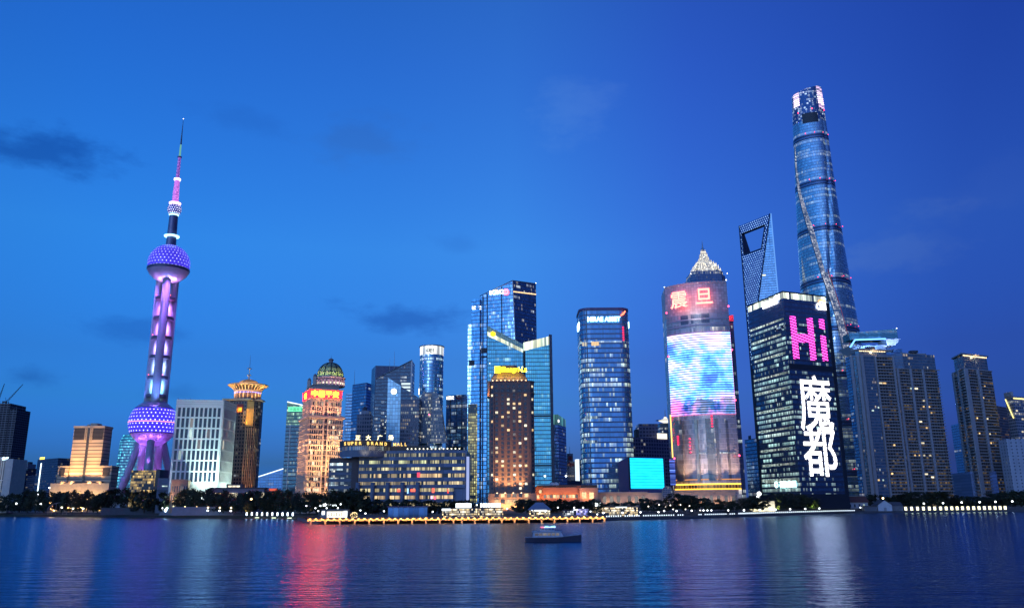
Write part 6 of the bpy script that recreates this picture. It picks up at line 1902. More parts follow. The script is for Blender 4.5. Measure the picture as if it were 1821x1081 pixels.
# ---- trapezoid-holed tower -----------------------------------------------------
def holed_tower():
    D0 = 1290
    H, c = roof_plan([(1370.5, 380), (1314.8, 402.5)], D0)
    Cp, Ap = c[0], c[1]
    ctr = (Ap + Cp) / 2
    root = thing('holed_top_tower', 'tapering glass tower with a trapezoid opening through its top and dotted blue lights', 'tower', (ctr.x, ctr.y, G))
    A = Ap - ctr; C = Cp - ctr
    H -= G
    half = (C - A).length / 2
    d = (C - A).normalized(); n = Vector((d.y, -d.x))      # n points to the camera side
    B = n * half
    # push the near corner so that the right return shows as in the photo
    dots = dotted('holed_dots', (.13, .24, .50), (.35, .65, 1.0), (4.3, 4.2), .8, .45, stagger=True, metal=.6, rough=.2)
    gl = facade('holed_glass', Bay=1.6, Floor=4.2, Mullion=.1, Spandrel=.25, Glass=(.18, .28, .44), Frame=(.1, .14, .22), Band=(.15, .2, .3), Metal=.8, Lit=.004, Patch=.004, FloorLit=0, ColA=(1, .95, .7), ColB=(1, 1, 1), Power=.4)
    frame = plain('holed_frame', (.05, .06, .10), .4, .5)
    edge = glow('edge_blue', (.15, .4, 1), .25)
    hz = lambda v: at(1345, v, ctr.y).z - G
    def s_of(z):
        t = (H - z) / H
        return min(.97, 1.9 * t + .02)
    def sec(z):
        s = s_of(z)
        P = A + (B - A) * s; Q = C + (B - C) * s
        P2 = A - (B - (-(A) - A) * 0 - A * 0) * 0 if False else A + (-B - A) * s
        Q2 = C + (-B - C) * s
        return P, Q, P2, Q2
    zo1, zo0 = H - 17, H - 58       # opening top and bottom
    levels = [0, H * .25, H * .45, H * .55, H * .65, H * .75, H * .82, zo0]
    front = MB(); left = MB(); right = MB(); back = MB()
    def quad(mb, a0, b0, b1, a1, z0, z1, u0, u1, u2, u3, m=0):
        mb.face([(*a0, z0), (*b0, z0), (*b1, z1), (*a1, z1)], [(u0, z0), (u1, z0), (u2, z1), (u3, z1)], m)
    def body(z0, z1, parts):
        P, Q, P2, Q2 = sec(z0); p, q, p2, q2 = sec(z1)
        ua = lambda v: v.dot(d)
        f, l, r, b = parts
        quad(f, P, Q, q, p, z0, z1, ua(P) + 60, ua(Q) + 60, ua(q) + 60, ua(p) + 60)
        quad(r, Q, C, C, q, z0, z1, 0, (C - Q).length, (C - Q).length, (C - Q).length - (C - q).length)
        quad(r, C, Q2, q2, C, z0, z1, 0, (C - Q2).length, (C - q2).length, 0)
        quad(l, A, P, p, A, z0, z1, 0, (P - A).length, (p - A).length, 0)
        quad(l, P2, A, A, p2, z0, z1, 0, (P2 - A).length, (p2 - A).length, 0)
        quad(b, Q2, P2, p2, q2, z0, z1, 0, 50, 50, 0)
    for z0, z1 in zip(levels[:-1], levels[1:]):
        body(z0, z1, (front, left, right, back))
    body(zo1, H, (front, left, right, back))
    # jambs beside the opening
    wl, wr = .12, .15
    inner = MB()
    P, Q, P2, Q2 = sec(zo0); p, q, p2, q2 = sec(zo1)
    def lerp(a, b, t): return a + (b - a) * t
    fb = (.10, .90); ft = (.12, .80)
    fb = (.10, .84); ft = (.07, .88)
    for (s0b, s1b, s0t, s1t, side_) in ((0, fb[0], 0, ft[0], 'L'), (fb[1], 1, ft[1], 1, 'R')):
        a0, b0, a1, b1 = lerp(P, Q, s0b), lerp(P, Q, s1b), lerp(p, q, s0t), lerp(p, q, s1t)
        quad(front, a0, b0, b1, a1, zo0, zo1, a0.dot(d) + 60, b0.dot(d) + 60, b1.dot(d) + 60, a1.dot(d) + 60)
        c0, e0, c1, e1 = lerp(P2, Q2, s0b), lerp(P2, Q2, s1b), lerp(p2, q2, s0t), lerp(p2, q2, s1t)
        quad(back, e0, c0, c1, e1, zo0, zo1, 0, 6, 6, 0)
        if side_ == 'L':
            quad(inner, b0, e0, e1, b1, zo0, zo1, 0, 8, 8, 0)
            quad(left, A, P, p, A, zo0, zo1, 0, 3, 3, 0); quad(left, P2, A, A, p2, zo0, zo1, 0, 3, 3, 0)
        else:
            quad(inner, c0, a0, a1, c1, zo0, zo1, 0, 8, 8, 0)
            quad(right, Q, C, C, q, zo0, zo1, 0, 3, 3, 2); quad(right, C, Q2, q2, C, zo0, zo1, 0, 3, 3, 0)
    inner.face([(*P, zo0), (*Q, zo0), (*Q2, zo0), (*P2, zo0)])
    inner.face([(*p, zo1), (*p2, zo1), (*q2, zo1), (*q, zo1)])
    pt, qt, p2t, q2t = sec(H)
    inner.face([(*A, H), (*pt, H), (*qt, H), (*C, H), (*q2t, H), (*p2t, H)])
    front.build('curved_front', dots, root); right.build('glass_side', gl, root); left.build('glass_side', gl, root); back.build('curved_back', gl, root)
    inner.build('opening_reveal', frame, root)
    # framing edges
    def edge_tube(pts, mat, r, nm):
        mb = MB()
        for a_, b_ in zip(pts[:-1], pts[1:]): mb.tube(a_, b_, r, r, 5)
        mb.build(nm, mat, root)
    lv = levels + [zo1, H]
    edge_tube([(*(sec(z)[1] + n * .4), z) for z in lv], frame, 1.1, 'edge_frame')
    edge_tube([(*(sec(z)[0] + n * .4), z) for z in lv], frame, 1.1, 'edge_frame')
    edge_tube([(*(C + d * .5), 0), (*(C + d * .5), H)], edge, 1.0, 'edge_light')
    O = [(*(lerp(P, Q, fb[0]) + n * .5), zo0), (*(lerp(P, Q, fb[1]) + n * .5), zo0), (*(lerp(p, q, ft[1]) + n * .5), zo1), (*(lerp(p, q, ft[0]) + n * .5), zo1)]
    edge_tube(O + [O[0]], frame, 1.0, 'opening_frame')
    Q_ = sec(hz(498))[1].lerp(C, .2)
    e0 = MB().box(-2.5, 2.5, -.6, .6, 0, 1.6).build('lit_room', glow('room_yellow', (1, .95, .6), .4), root, loc=(Q_.x + n.x, Q_.y + n.y, hz(498)))
holed_tower()

# ---- corner tower with LED greetings ------------------------------------------
def led_tower():
    D = 700
    root, poly, H = plan_root('led_greeting_tower', 'dark office tower with pink and white light lettering down its front', 'tower', [(1329.5, 545), (1391.6, 518.5), (1468, 527.5)], D, first=1)
    fh = 4.35
    zz = lambda v: zloc(root, 1400, v)
    zt = H - 28
    gm = facade('led_tower_glass', Bay=1.5, Floor=fh, Mullion=.10, Spandrel=.42, Glass=(.10, .15, .24), Frame=(.04, .05, .08), Band=(.05, .06, .10), Metal=.65, Lit=.16, Patch=.34, FloorLit=.26, ColA=(.55, 1, .95), ColB=(.8, 1, .9), Power=.32, Group=9, Ripple=.04)
    gt = facade('led_tower_top', Bay=1.5, Floor=fh, Mullion=.16, Spandrel=.45, Glass=(.08, .10, .20), Frame=(.05, .06, .11), Band=(.06, .07, .13), Metal=.5, Lit=0, Patch=0, FloorLit=0, Power=0)
    gr_ = facade('led_tower_front', Bay=1.5, Floor=fh, Mullion=.10, Spandrel=.45, Glass=(.06, .09, .17), Frame=(.03, .04, .07), Band=(.035, .045, .08), Metal=.6, Lit=.09, Patch=.14, FloorLit=.03, ColA=(.65, 1, .92), ColB=(.8, .95, 1), Power=.26, Group=4, Ripple=.04)
    def wall(i, z0, z1, mat, nm):
        a, d, n, L = wallframe(poly, i); b = a + d * L
        return MB().face([(*a, z0), (*b, z0), (*b, z1), (*a, z1)], [(0, z0), (L, z0), (L, z1), (0, z1)]).build(nm, mat, root)
    wall(0, 0, zt, gm, 'left_facade'); wall(1, 0, zt, gr_, 'front_facade'); wall(2, 0, H, gt, 'rear_wall'); wall(3, 0, H, gt, 'rear_wall')
    wall(0, zt, H - 6, gt, 'upper_facade'); wall(1, zt, H - 6, gt, 'upper_facade')
    cr = facade('led_tower_crown', Bay=2.2, Floor=200, Mullion=.14, Spandrel=0, Glass=(.3, .3, .25), Frame=(.1, .1, .1), Metal=0, Lit=1, Patch=1, FloorLit=1, ColA=(1, .98, .7), ColB=(.85, 1, .85), Power=.8)
    wall(0, H - 6, H - .6, cr, 'lit_crown'); wall(1, H - 6, H - .6, cr, 'lit_crown')
    MB().prism(inset(poly, -.6), H - .6, H + .5).build('roof_slab', M_dark, root)
    # dark corner piers
    a, d, n, L = wallframe(poly, 1)
    mb = MB(); panel(mb, poly, 1, L - .5, L + 3.2, 0, H - 6.2, -6, .5); mb.build('corner_pier', M_dark, root)
    a0, d0, n0, L0 = wallframe(poly, 0)
    mb = MB(); panel(mb, poly, 0, -2.4, .6, 0, zz(652), -5, .5); mb.build('corner_pier', M_dark, root)
    # mid service floor
    for i, (va, vb) in ((1, (667, 658)),):
        mb = MB(); panel(mb, poly, i, .2, L - .6, zz(va), zz(vb), 0, .2); mb.build('service_louvre', M_dark, root)
    # bright strip floors on the left face (ceiling lights of whole floors)
    for k, v in enumerate((588, 611, 647, 679, 706, 738, 772, 803, 831, 862)):
        z = zz(v) ; z = round(z / fh) * fh + fh * .55
        mb = MB(); panel(mb, poly, 0, .6 + (k % 3) * 1.5, L0 - (2, 8, 4)[k % 3], z, z + 1.7, 0, .14)
        mb.build('lit_floor', facade('led_tower_strip', Bay=1.5, Floor=200, Mullion=.1, Spandrel=0, Glass=(.1, .1, .1), Lit=.95, Patch=.9, FloorLit=.9, ColA=(.72, 1, .88), ColB=(.9, 1, .9), Power=.40, Group=8), root)
    # striped LED text
    def led(name, col, power):
        m, t, out = new_mat(name)
        tc = t.n('ShaderNodeTexCoord')
        x, y, z = t.xyz(tc.outputs['Object'])
        f = t.m('FRACT', t.m('DIVIDE', y, fh))
        on = t.m('LESS_THAN', f, .82)
        e = t.n('ShaderNodeEmission'); e.inputs[0].default_value = (*col, 1)
        t.put(e.inputs[1], t.m('MULTIPLY_ADD', on, power, power * .16))
        m.node_tree.links.new(e.outputs[0], out.inputs[0])
        return m
    pinkm = led('led_pink', (1, .10, .72), .50)
    whitem = led('led_white', (1, .96, 1), .8)
    p = a + d * (L * .12)
    # 'Hi' built of light bars
    zb_, zt_ = zz(649.5), zz(577)
    bars = [(.11, .24, zb_, zt_), (.50, .63, zb_, zt_), (.78, .90, zb_, zb_ + (zt_ - zb_) * .60), (.78, .90, zb_ + (zt_ - zb_) * .76, zt_)]
    def bar_mesh(s0, s1, z0, z1, nm):
        mb = MB(); panel(mb, poly, 1, L * s0, L * s1, z0, z1, .05, .4); return mb.build(nm, led_z, root)
    m, t, out = new_mat('led_pink_bars')
    tc = t.n('ShaderNodeTexCoord'); x, y, z = t.xyz(tc.outputs['Object'])
    f = t.m('FRACT', t.m('ADD', t.m('DIVIDE', z, 2.6), t.m('MULTIPLY', x, .10)))
    e = t.n('ShaderNodeEmission'); e.inputs[0].default_value = (1, .07, .62, 1)
    t.put(e.inputs[1], t.m('MULTIPLY_ADD', t.m('LESS_THAN', f, .55), .8, .03))
    m.node_tree.links.new(e.outputs[0], out.inputs[0]); led_z = m
    for b in bars: bar_mesh(*b, 'led_letter')
    bar_mesh(.245, .495, zb_ + (zt_ - zb_) * .40, zb_ + (zt_ - zb_) * .60, 'led_letter')
    # two white characters
    rz = math.atan2(d.y, d.x)
    for ch, v, sz in (('魔', 771, 46), ('都', 849, 41)):
        p = a + d * (L * .14) + n * .3
        o = lettering('led_letter', ch, sz * .90, whitem, root, (p.x, p.y, zz(v)), rz, depth=.3, thick=.22)
        # letter mesh is laid out in metres: fit to the facade width
        w_ = max(vv.co.x for vv in o.data.vertices) - min(vv.co.x for vv in o.data.vertices)
        x0 = min(vv.co.x for vv in o.data.vertices)
        h_ = max(vv.co.y for vv in o.data.vertices) - min(vv.co.y for vv in o.data.vertices)
        y0 = min(vv.co.y for vv in o.data.vertices)
        th = zz(676 if ch == '魔' else 763) - zz(v)
        for vv in o.data.vertices:
            vv.co.x = (vv.co.x - x0) * (L * .74 / w_); vv.co.y = (vv.co.y - y0) * (th / h_)
    # signs on the crown
    wall_text('sign_letters', '花旗集团', 6.2, glow('sign_white', (1, 1, 1), 1.1), root, poly, 0, L0 * .44, H - 8.2, .8, depth=.5, thick=.16, spacing=1.02)
    wall_text('sign_letters', 'citi', 11.5, glow('sign_white', (1, 1, 1), 1.1), root, poly, 1, L * .745, H - 13.0, .8, depth=.5, thick=.14, fit=(11, 8.2))
    mb = MB()
    for k in range(10):
        t0_, t1_ = math.pi * (.12 + .076 * k), math.pi * (.12 + .076 * (k + 1))
        pa = a + d * (L * .885 + math.cos(t0_) * 4.2) + n * 1.0; pb = a + d * (L * .885 + math.cos(t1_) * 4.2) + n * 1.0
        mb.tube((pa.x, pa.y, H - 6.6 + 2.6 * math.sin(t0_)), (pb.x, pb.y, H - 6.6 + 2.6 * math.sin(t1_)), .55, .55, 5)
    mb.build('sign_arc', glow('arc_orange', (1, .32, .05), .7), root)
    # lower sign and podium
    zs = zz(866.5)
    mb = MB(); panel(mb, poly, 0, L0 * .1, L0 - .5, zz(858), zz(852.5), 0, .2); mb.build('lit_floor', _mats['led_tower_strip'], root)
    wall_text('sign_letters', '花旗集团', 6.2, glow('sign_mint', (.55, 1, .95), .9), root, poly, 0, L0 * .50, zs, .7, depth=.4, thick=.14)
    p = a0 + d0 * (L0 * .42) + n0 * .9
    e = MB().lathe([(1.3, 0), (2.8, 0)], 22).build('sign_emblem', glow('sign_mint', (.55, 1, .95), .9), root, loc=(p.x, p.y, zs + 2.4)); e.rotation_euler = (R(90), 0, math.atan2(d0.y, d0.x))
    MB().prism(inset(poly, -1), 0, zz(879)).build('podium_wall', M_dark, root)
    # blue light patch
    p0 = a0 + d0 * (L0 * .82)
    mb = MB(); panel(mb, poly, 0, L0 * .72, L0 * .98, zz(598), zz(591.5), 0, .3); mb.build('lit_floor', facade('blue_patch', Bay=1.2, Floor=2.0, Mullion=.15, Spandrel=.2, Lit=.8, Patch=.7, ColA=(.3, .55, 1), ColB=(.8, .95, 1), Power=.6), root)
led_tower()

# ---- the tallest twisting tower ---------------------------------------------------
def twisting_tower():
    D = 1123
    root = thing('twisting_supertall', 'tallest twisting glass tower with a winding white light seam and pink lit top', 'tower', (at(1433, 160, D).x, D, G))
    ox = root.location.x
    zz = lambda v: zloc(root, 1460, v)
    H = zz(157)
    def rad(z):
        t = z / H
        return 48.0 * (1 - .55 * t ** 1.0) * (1 + .06 * (t - .5) ** 2) - 1.0
    def twist(z): return R(200) + R(118) * z / H
    N = 72
    def ring(z, k):
        th = 2 * math.pi * k / N
        tw = twist(z)
        ph = th - tw
        r = rad(z) * (1 + .055 * math.cos(3 * ph))
        # V notch running up one side
        dd = (ph + math.pi) % (2 * math.pi) - math.pi
        r *= 1 - .10 * math.exp(-(dd / .10) ** 2)
        return (r * math.cos(th), r * math.sin(th), z)
    gm = facade('twist_glass', Bay=2.2, Floor=4.6, Mullion=.08, Spandrel=.22, Glass=(.33, .35, .42), Frame=(.08, .11, .18), Band=(.16, .22, .32), Metal=.8, Rough=.14, Lit=.01, Patch=.04, FloorLit=.42, ColA=(.75, 1, .85), ColB=(.85, 1, 1), Power=.10, Group=14, Ripple=.03, BandMetal=.5)
    dark = plain('service_band', (.03, .04, .07), .4, .4)
    zones = [0, zz(838), zz(752), zz(668), zz(588), zz(503), zz(412), zz(331), zz(249)]
    def shell(nm, z0, z1, mat, off=0.0, step=6.0, cut=None):
        mb = MB(); n_ = max(1, int((z1 - z0) / step))
        for q in range(n_):
            za, zb = z0 + (z1 - z0) * q / n_, z0 + (z1 - z0) * (q + 1) / n_
            for k in range(N):
                P = [Vector(ring(za, k)), Vector(ring(za, k + 1)), Vector(ring(zb, k + 1)), Vector(ring(zb, k))]
                if off:
                    P = [Vector((p.x * (1 + off / rad(p.z)), p.y * (1 + off / rad(p.z)), p.z)) for p in P]
                if cut: P = [Vector((p.x, p.y, min(p.z, cut(p.x, p.y)))) for p in P]
                u = 2 * math.pi * 40 * k / N; du = 2 * math.pi * 40 / N
                mb.face(P, [(u, za), (u + du, za), (u + du, zb), (u, zb)])
        return mb.build(nm, mat, root)
    for i, (z0, z1) in enumerate(zip(zones[:-1], zones[1:])):
        shell('glass_zone', z0, z1 - 8, gm)
        shell('service_band', z1 - 8, z1, plain('service_glass', (.14, .19, .30), .25, .6), 0)
        for dz in (7.2, 2.6):
            shell('band_line', z1 - dz - .6, z1 - dz + .6, dark, .35, step=3)
        for a_ in (232, 262, 292, 322):
            r = rad(z1) * 1.03
            beacon(root, (r * math.cos(R(a_)), r * math.sin(R(a_)), z1 + 1.2), .6, (1, .04, .10), 1.1)
    # top: cut obliquely, dark opening, light screens
    cutf = lambda x, y: H - 3 - (24 - x) * .26
    topm = facade('twist_top', Bay=1.6, Floor=3.2, Mullion=.12, Spandrel=.2, Glass=(.06, .09, .2), Frame=(.05, .07, .14), Band=(.06, .08, .16), Metal=.6, Lit=.10, Patch=.2, FloorLit=.02, ColA=(.5, .75, 1), ColB=(.95, .98, 1), Power=.40, Group=3)
    zt0 = zz(249)
    shell('glass_zone', zt0, zz(224), gm)
    shell('crown_screen', zz(224), H, topm, 0, 4.0, cutf)
    mb = MB()
    rim = [Vector(ring(H, k)) for k in range(N)]
    mb.face([(p.x * .98, p.y * .98, cutf(p.x, p.y) - 2) for p in rim]); mb.build('roof', M_dark, root)
    def patch(nm, mat, za, zb, k0, k1, off=.4, skew=0):
        mb = MB()
        n_ = 10
        for q in range(n_):
            z0, z1 = za + (zb - za) * q / n_, za + (zb - za) * (q + 1) / n_
            for k in range(k0, k1):
                P = []
                for (z, kk, zi) in ((z0, k, q), (z0, k + 1, q), (z1, k + 1, q + 1), (z1, k, q + 1)):
                    p = Vector(ring(z, kk + skew * zi / n_)); f = 1 + off / rad(z)
                    P.append((p.x * f, p.y * f, min(p.z, cutf(p.x, p.y))))
                u = 2 * math.pi * 26 * k / N; du = 2 * math.pi * 26 / N
                mb.face(P, [(u, z0), (u + du, z0), (u + du, z1), (u, z1)])
        return mb.build(nm, mat, root)
    pinkw = facade('pink_lines', Bay=500, Floor=3.2, Mullion=0, Spandrel=.30, Glass=(.2, .15, .2), Frame=(.1, .08, .15), Band=(.12, .05, .3), Metal=.1, Lit=1, Patch=1, FloorLit=1, ColA=(1, .62, .95), ColB=(1, .85, 1), Power=.85)
    kk = lambda deg: int(round(deg / 360 * N))
    patch('pink_screen', pinkw, zz(203), zz(165), kk(288), kk(325))
    patch('pink_screen', pinkw, zz(196), zz(166), kk(196), kk(222))
    patch('pink_screen', pinkw, zz(163), zz(157), kk(232), kk(258))
    patch('dark_opening', M_dark, zz(229), zz(212), kk(226), kk(282), .5)
    beacons = [(212, 208), (262, 206), (318, 205)]
    for a_, v in beacons:
        z = zz(v); r = rad(z) * 1.05
        beacon(root, (r * math.cos(R(a_)), r * math.sin(R(a_)), z), .8, (1, .04, .12), 1.5)
    # light seam along the notch; follow the photo by height
    seam_pts = [(1409, 262), (1413, 300), (1419, 345), (1426, 390), (1434, 425), (1443, 462), (1452, 500), (1461, 530), (1470, 562), (1478, 596), (1486, 635), (1493, 672), (1500, 712), (1505, 750), (1508, 790)]
    wh = facade('seam_light', Bay=2.0, Floor=2.6, Mullion=.18, Spandrel=.22, Glass=(.3, .3, .3), Frame=(.2, .2, .2), Band=(.25, .2, .2), Metal=0, Lit=.75, Patch=.8, FloorLit=.5, ColA=(1, .94, .97), ColB=(.93, 1, 1), Power=.28, Group=3)
    rd_ = glow('seam_red', (1, .3, .5), .05)
    mb = MB(); rl = MB()
    prev = None
    for (u, v) in seam_pts:
        z = zz(v); r = rad(z) * 1.02
        x = at(u, v, D).x - ox
        x = max(-r * .995, min(r * .995, x))
        y = -math.sqrt(max(1.0, r * r - x * x)) * 1.03 - .6
        wd = 3.0 + 6.5 * min(1, (v - 262) / 200)
        cur = (x, y, z, wd)
        if prev:
            (x0, y0, z0, w0), (x1, y1, z1, w1) = cur, prev
            mb.face([(x0 - w0 * .5, y0, z0), (x0 + w0 * .5, y0, z0), (x1 + w1 * .5, y1, z1), (x1 - w1 * .5, y1, z1)], [(0, z0), (w0, z0), (w1, z1), (0, z1)])
            mb.face([(x0 + w0 * .5, y0 + 2, z0), (x0 - w0 * .5, y0 + 2, z0), (x1 - w1 * .5, y1 + 2, z1), (x1 + w1 * .5, y1 + 2, z1)])
            for sg in (-.5, .5):
                q = [(x0 + w0 * sg, y0, z0), (x0 + w0 * sg, y0 + 2, z0), (x1 + w1 * sg, y1 + 2, z1), (x1 + w1 * sg, y1, z1)]
                mb.face(q if sg > 0 else q[::-1])
            rl.tube((x0 + w0 * .6, y0 - .2, z0), (x1 + w1 * .6, y1 - .2, z1), .38, .38, 5)
        prev = cur
    mb.build('light_seam', wh, root); rl.build('seam_edge', rd_, root)
twisting_tower()

# ---- slim tower between media and LED towers -----------------------------------------
root, poly, H = simple_tower('slim_blue_tower', 'slim dim blue tower between the video wall tower and the light lettered tower', [(1324, 782), (1350, 778)], 900, gl1, depth=20)
antenna(root, 0, 0, H, H + 6, .3)
MB().box(poly[0][0] + 4, poly[1][0] - 4, 1, 9, H, H + 4).build('roof_plant_room', M_roof, root)

# ---- residential towers ------------------------------------------------------------------
W_home = lit_pane('home_pane', (1, .66, .28), .34)
cond_glass = facade('condo_glass', Bay=1.7, Floor=3.35, Mullion=.14, Spandrel=.30, Glass=(.10, .13, .19), Frame=(.14, .13, .14), Band=(.17, .16, .17), Metal=.5, Lit=.035, Patch=.02, FloorLit=0, ColA=(1, .75, .4), ColB=(.8, .95, 1), Power=.18)
cond_brown = facade('condo_brown', Bay=3.4, Floor=3.35, Mullion=.38, Spandrel=.34, Glass=(.035, .03, .03), Frame=(.24, .18, .13), Band=(.27, .24, .21), Metal=.1, Rough=.4, Lit=.22, Patch=.03, FloorLit=0, ColA=(1, .58, .18), ColB=(1, .68, .28), Power=.07)
cond_pale = plain('condo_pale', (.34, .33, .35), .8)
cond_slab = plain('condo_slab', (.33, .31, .31), .8)
def condo(label, D, pts, first, pent_pts_v, group, bays, lit_uv, crown_lights=0, glassbay=None, ledge_side=None):
    """pts: roof corners of the main shaft; bays per wall: list of (s0, s1, kind)"""
    root, poly, H = plan_root('apartment_tower', label, 'apartment tower', pts, D, first=first, group=group)
    fh = 3.35
    MB().prism(poly, 0, H, 0, 1).build('wall', [cond_brown, M_roof], root)
    made = 0
    for i in bays:
        a, d, n, L = wallframe(poly, i)
        for (f0, f1, kind) in bays[i]:
            s0, s1 = L * f0, L * f1
            if kind == 'glass':
                mb = MB(); panel(mb, poly, i, s0, s1, 0, H - 1, 0, .5); mb.build('glazed_bay', cond_glass, root)
            elif kind == 'pier':
                mb = MB(); panel(mb, poly, i, s0, s1, 0, H + .3, 0, 1.3); mb.build('pier', cond_pale, root)
            elif kind == 'balc':
                for f in range(1, int(H / fh)):
                    z = f * fh
                    mb = MB(); panel(mb, poly, i, s0, s1, z - .25, z + .55, 0, 1.5); mb.build('balcony', cond_slab, root)
                    made += 1
    # set-back penthouse with overhanging cornice
    ins = inset(poly, 2.6)
    Hp = zloc(root, pts[first][0], pent_pts_v)
    MB().prism(ins, H, Hp - 1.6, 0, 1).build('penthouse_wall', [cond_glass, M_roof], root)
    MB().prism(inset(ins, -1.9), Hp - 1.58, Hp, 0).build('cornice', cond_slab, root)
    MB().prism(inset(poly, -.8), H - .7, H + .5, 0).build('string_course', cond_slab, root)
    c = sum((Vector(p) for p in poly), Vector((0, 0))) / 4
    MB().box(c.x - 4, c.x + 4, c.y - 3, c.y + 3, Hp, Hp + 2.6).build('roof_plant_room', M_roof, root)
    for k in range(5):
        MB().tube((c.x - 7 + k * 3.4, c.y - 5, Hp), (c.x - 7 + k * 3.4, c.y - 5, Hp + 2.2), .12, .12, 4).build('roof_mast', M_metal, root)
    if crown_lights:
        i = crown_lights
        a, d, n, L = wallframe(ins, i)
        k = 0; s = 1.0
        while s < L - .6:
            p = a + d * s + n * .8
            MB().box(-.3, .3, -.3, .3, -.5, .3).build('soffit_lamp', glow('soffit', (1, .72, .4), 1.0), root, loc=(p.x, p.y, Hp - 2.4))
            s += 2.2
        p = a + d * (L / 2) + n * 4
        lamp('POINT', 'soffit_light', root, (p.x, p.y, Hp - 3), (1, .7, .35), 420, shadow_soft_size=1)
    # the lit rooms one can see
    i = max(bays)
    a, d, n, L = wallframe(poly, i)
    for (u, v, w_, mt) in lit_uv:
        p = at(u, v, root.location.y + (poly[i][1] + poly[(i + 1) % 4][1]) / 2) - root.location
        s = (Vector((p.x, p.y)) - a).dot(d); s = max(1.5, min(L - 1.5, s))
        z = round(p.z / fh) * fh + .65
        window_set(root, poly, i, [(s, z)], w_, 1.7, lambda s_, z_: mt, out=.62, name='lit_window')
    return root, poly, H
GR = 'balconied apartment towers at the right'
condo('apartment tower with rounded glass bay before the blue canopy tower', 880, [(1510.5, 634), (1529, 632), (1588, 634)], 1, 621.5, GR,
      {0: [(.05, .3, 'pier'), (.34, .6, 'glass'), (.68, .95, 'pier')], 1: [(0, .08, 'pier'), (.10, .40, 'glass'), (.42, .46, 'pier'), (.47, .95, 'balc'), (.95, 1, 'pier')]},
      [(1566, 684, 4, W_pale), (1574, 684, 4, W_home), (1549, 731, 2.5, W_cool), (1561, 729, 1.6, W_cool), (1590, 820, 2.5, W_dim), (1559, 855, 2.2, W_home), (1587, 846, 2.2, W_home), (1568, 855, 1.8, W_cool), (1556, 872, 2, W_dim), (1592, 792, 2, W_home)], crown_lights=1)
condo('brown apartment tower with stepped balconies, middle one of the three balconied towers', 900, [(1589, 655), (1593, 655), (1666, 658)], 1, 628, GR,
      {1: [(0, .05, 'pier'), (.06, .30, 'balc'), (.31, .36, 'pier'), (.37, .60, 'balc'), (.61, .66, 'pier'), (.67, .90, 'balc'), (.93, 1.02, 'balc')]},
      [(1628, 693, 4, W_pale), (1644, 717, 2.6, W_pale), (1643, 723, 2, W_home), (1655, 723, 2, W_home), (1636, 752.5, 3.5, W_pale), (1649, 765, 2, W_home), (1639, 788.5, 4, W_pale), (1622, 813, 2.2, W_home), (1632, 813, 2.2, W_home), (1642, 813, 2.2, W_pale), (1655, 812, 2.4, W_pale), (1645, 844, 4.2, W_pale), (1659, 849, 3.4, W_pale), (1617, 693, 2, W_cool), (1660, 735, 1.8, W_home)], crown_lights=0)
condo('apartment tower with lamps under its cornice, standing apart right of the other two', 900, [(1694, 664), (1713, 655), (1763, 660)], 1, 634.5, GR,
      {0: [(0, .14, 'pier'), (.16, .46, 'balc'), (.48, .6, 'pier'), (.64, .96, 'balc')], 1: [(0, .12, 'pier'), (.14, .44, 'balc'), (.45, .52, 'pier'), (.54, .96, 'balc')]},
      [(1759, 748, 2.6, W_pale), (1728, 749, 1.8, W_home), (1732, 774, 1.8, W_home), (1764, 774, 2, W_pale), (1765, 787, 1.6, W_home), (1751, 710, 1.6, W_home), (1754, 757, 2, W_home), (1763, 847, 2, W_pale), (1764, 853, 2.4, W_pale), (1757, 690, 2, W_home)], crown_lights=1)
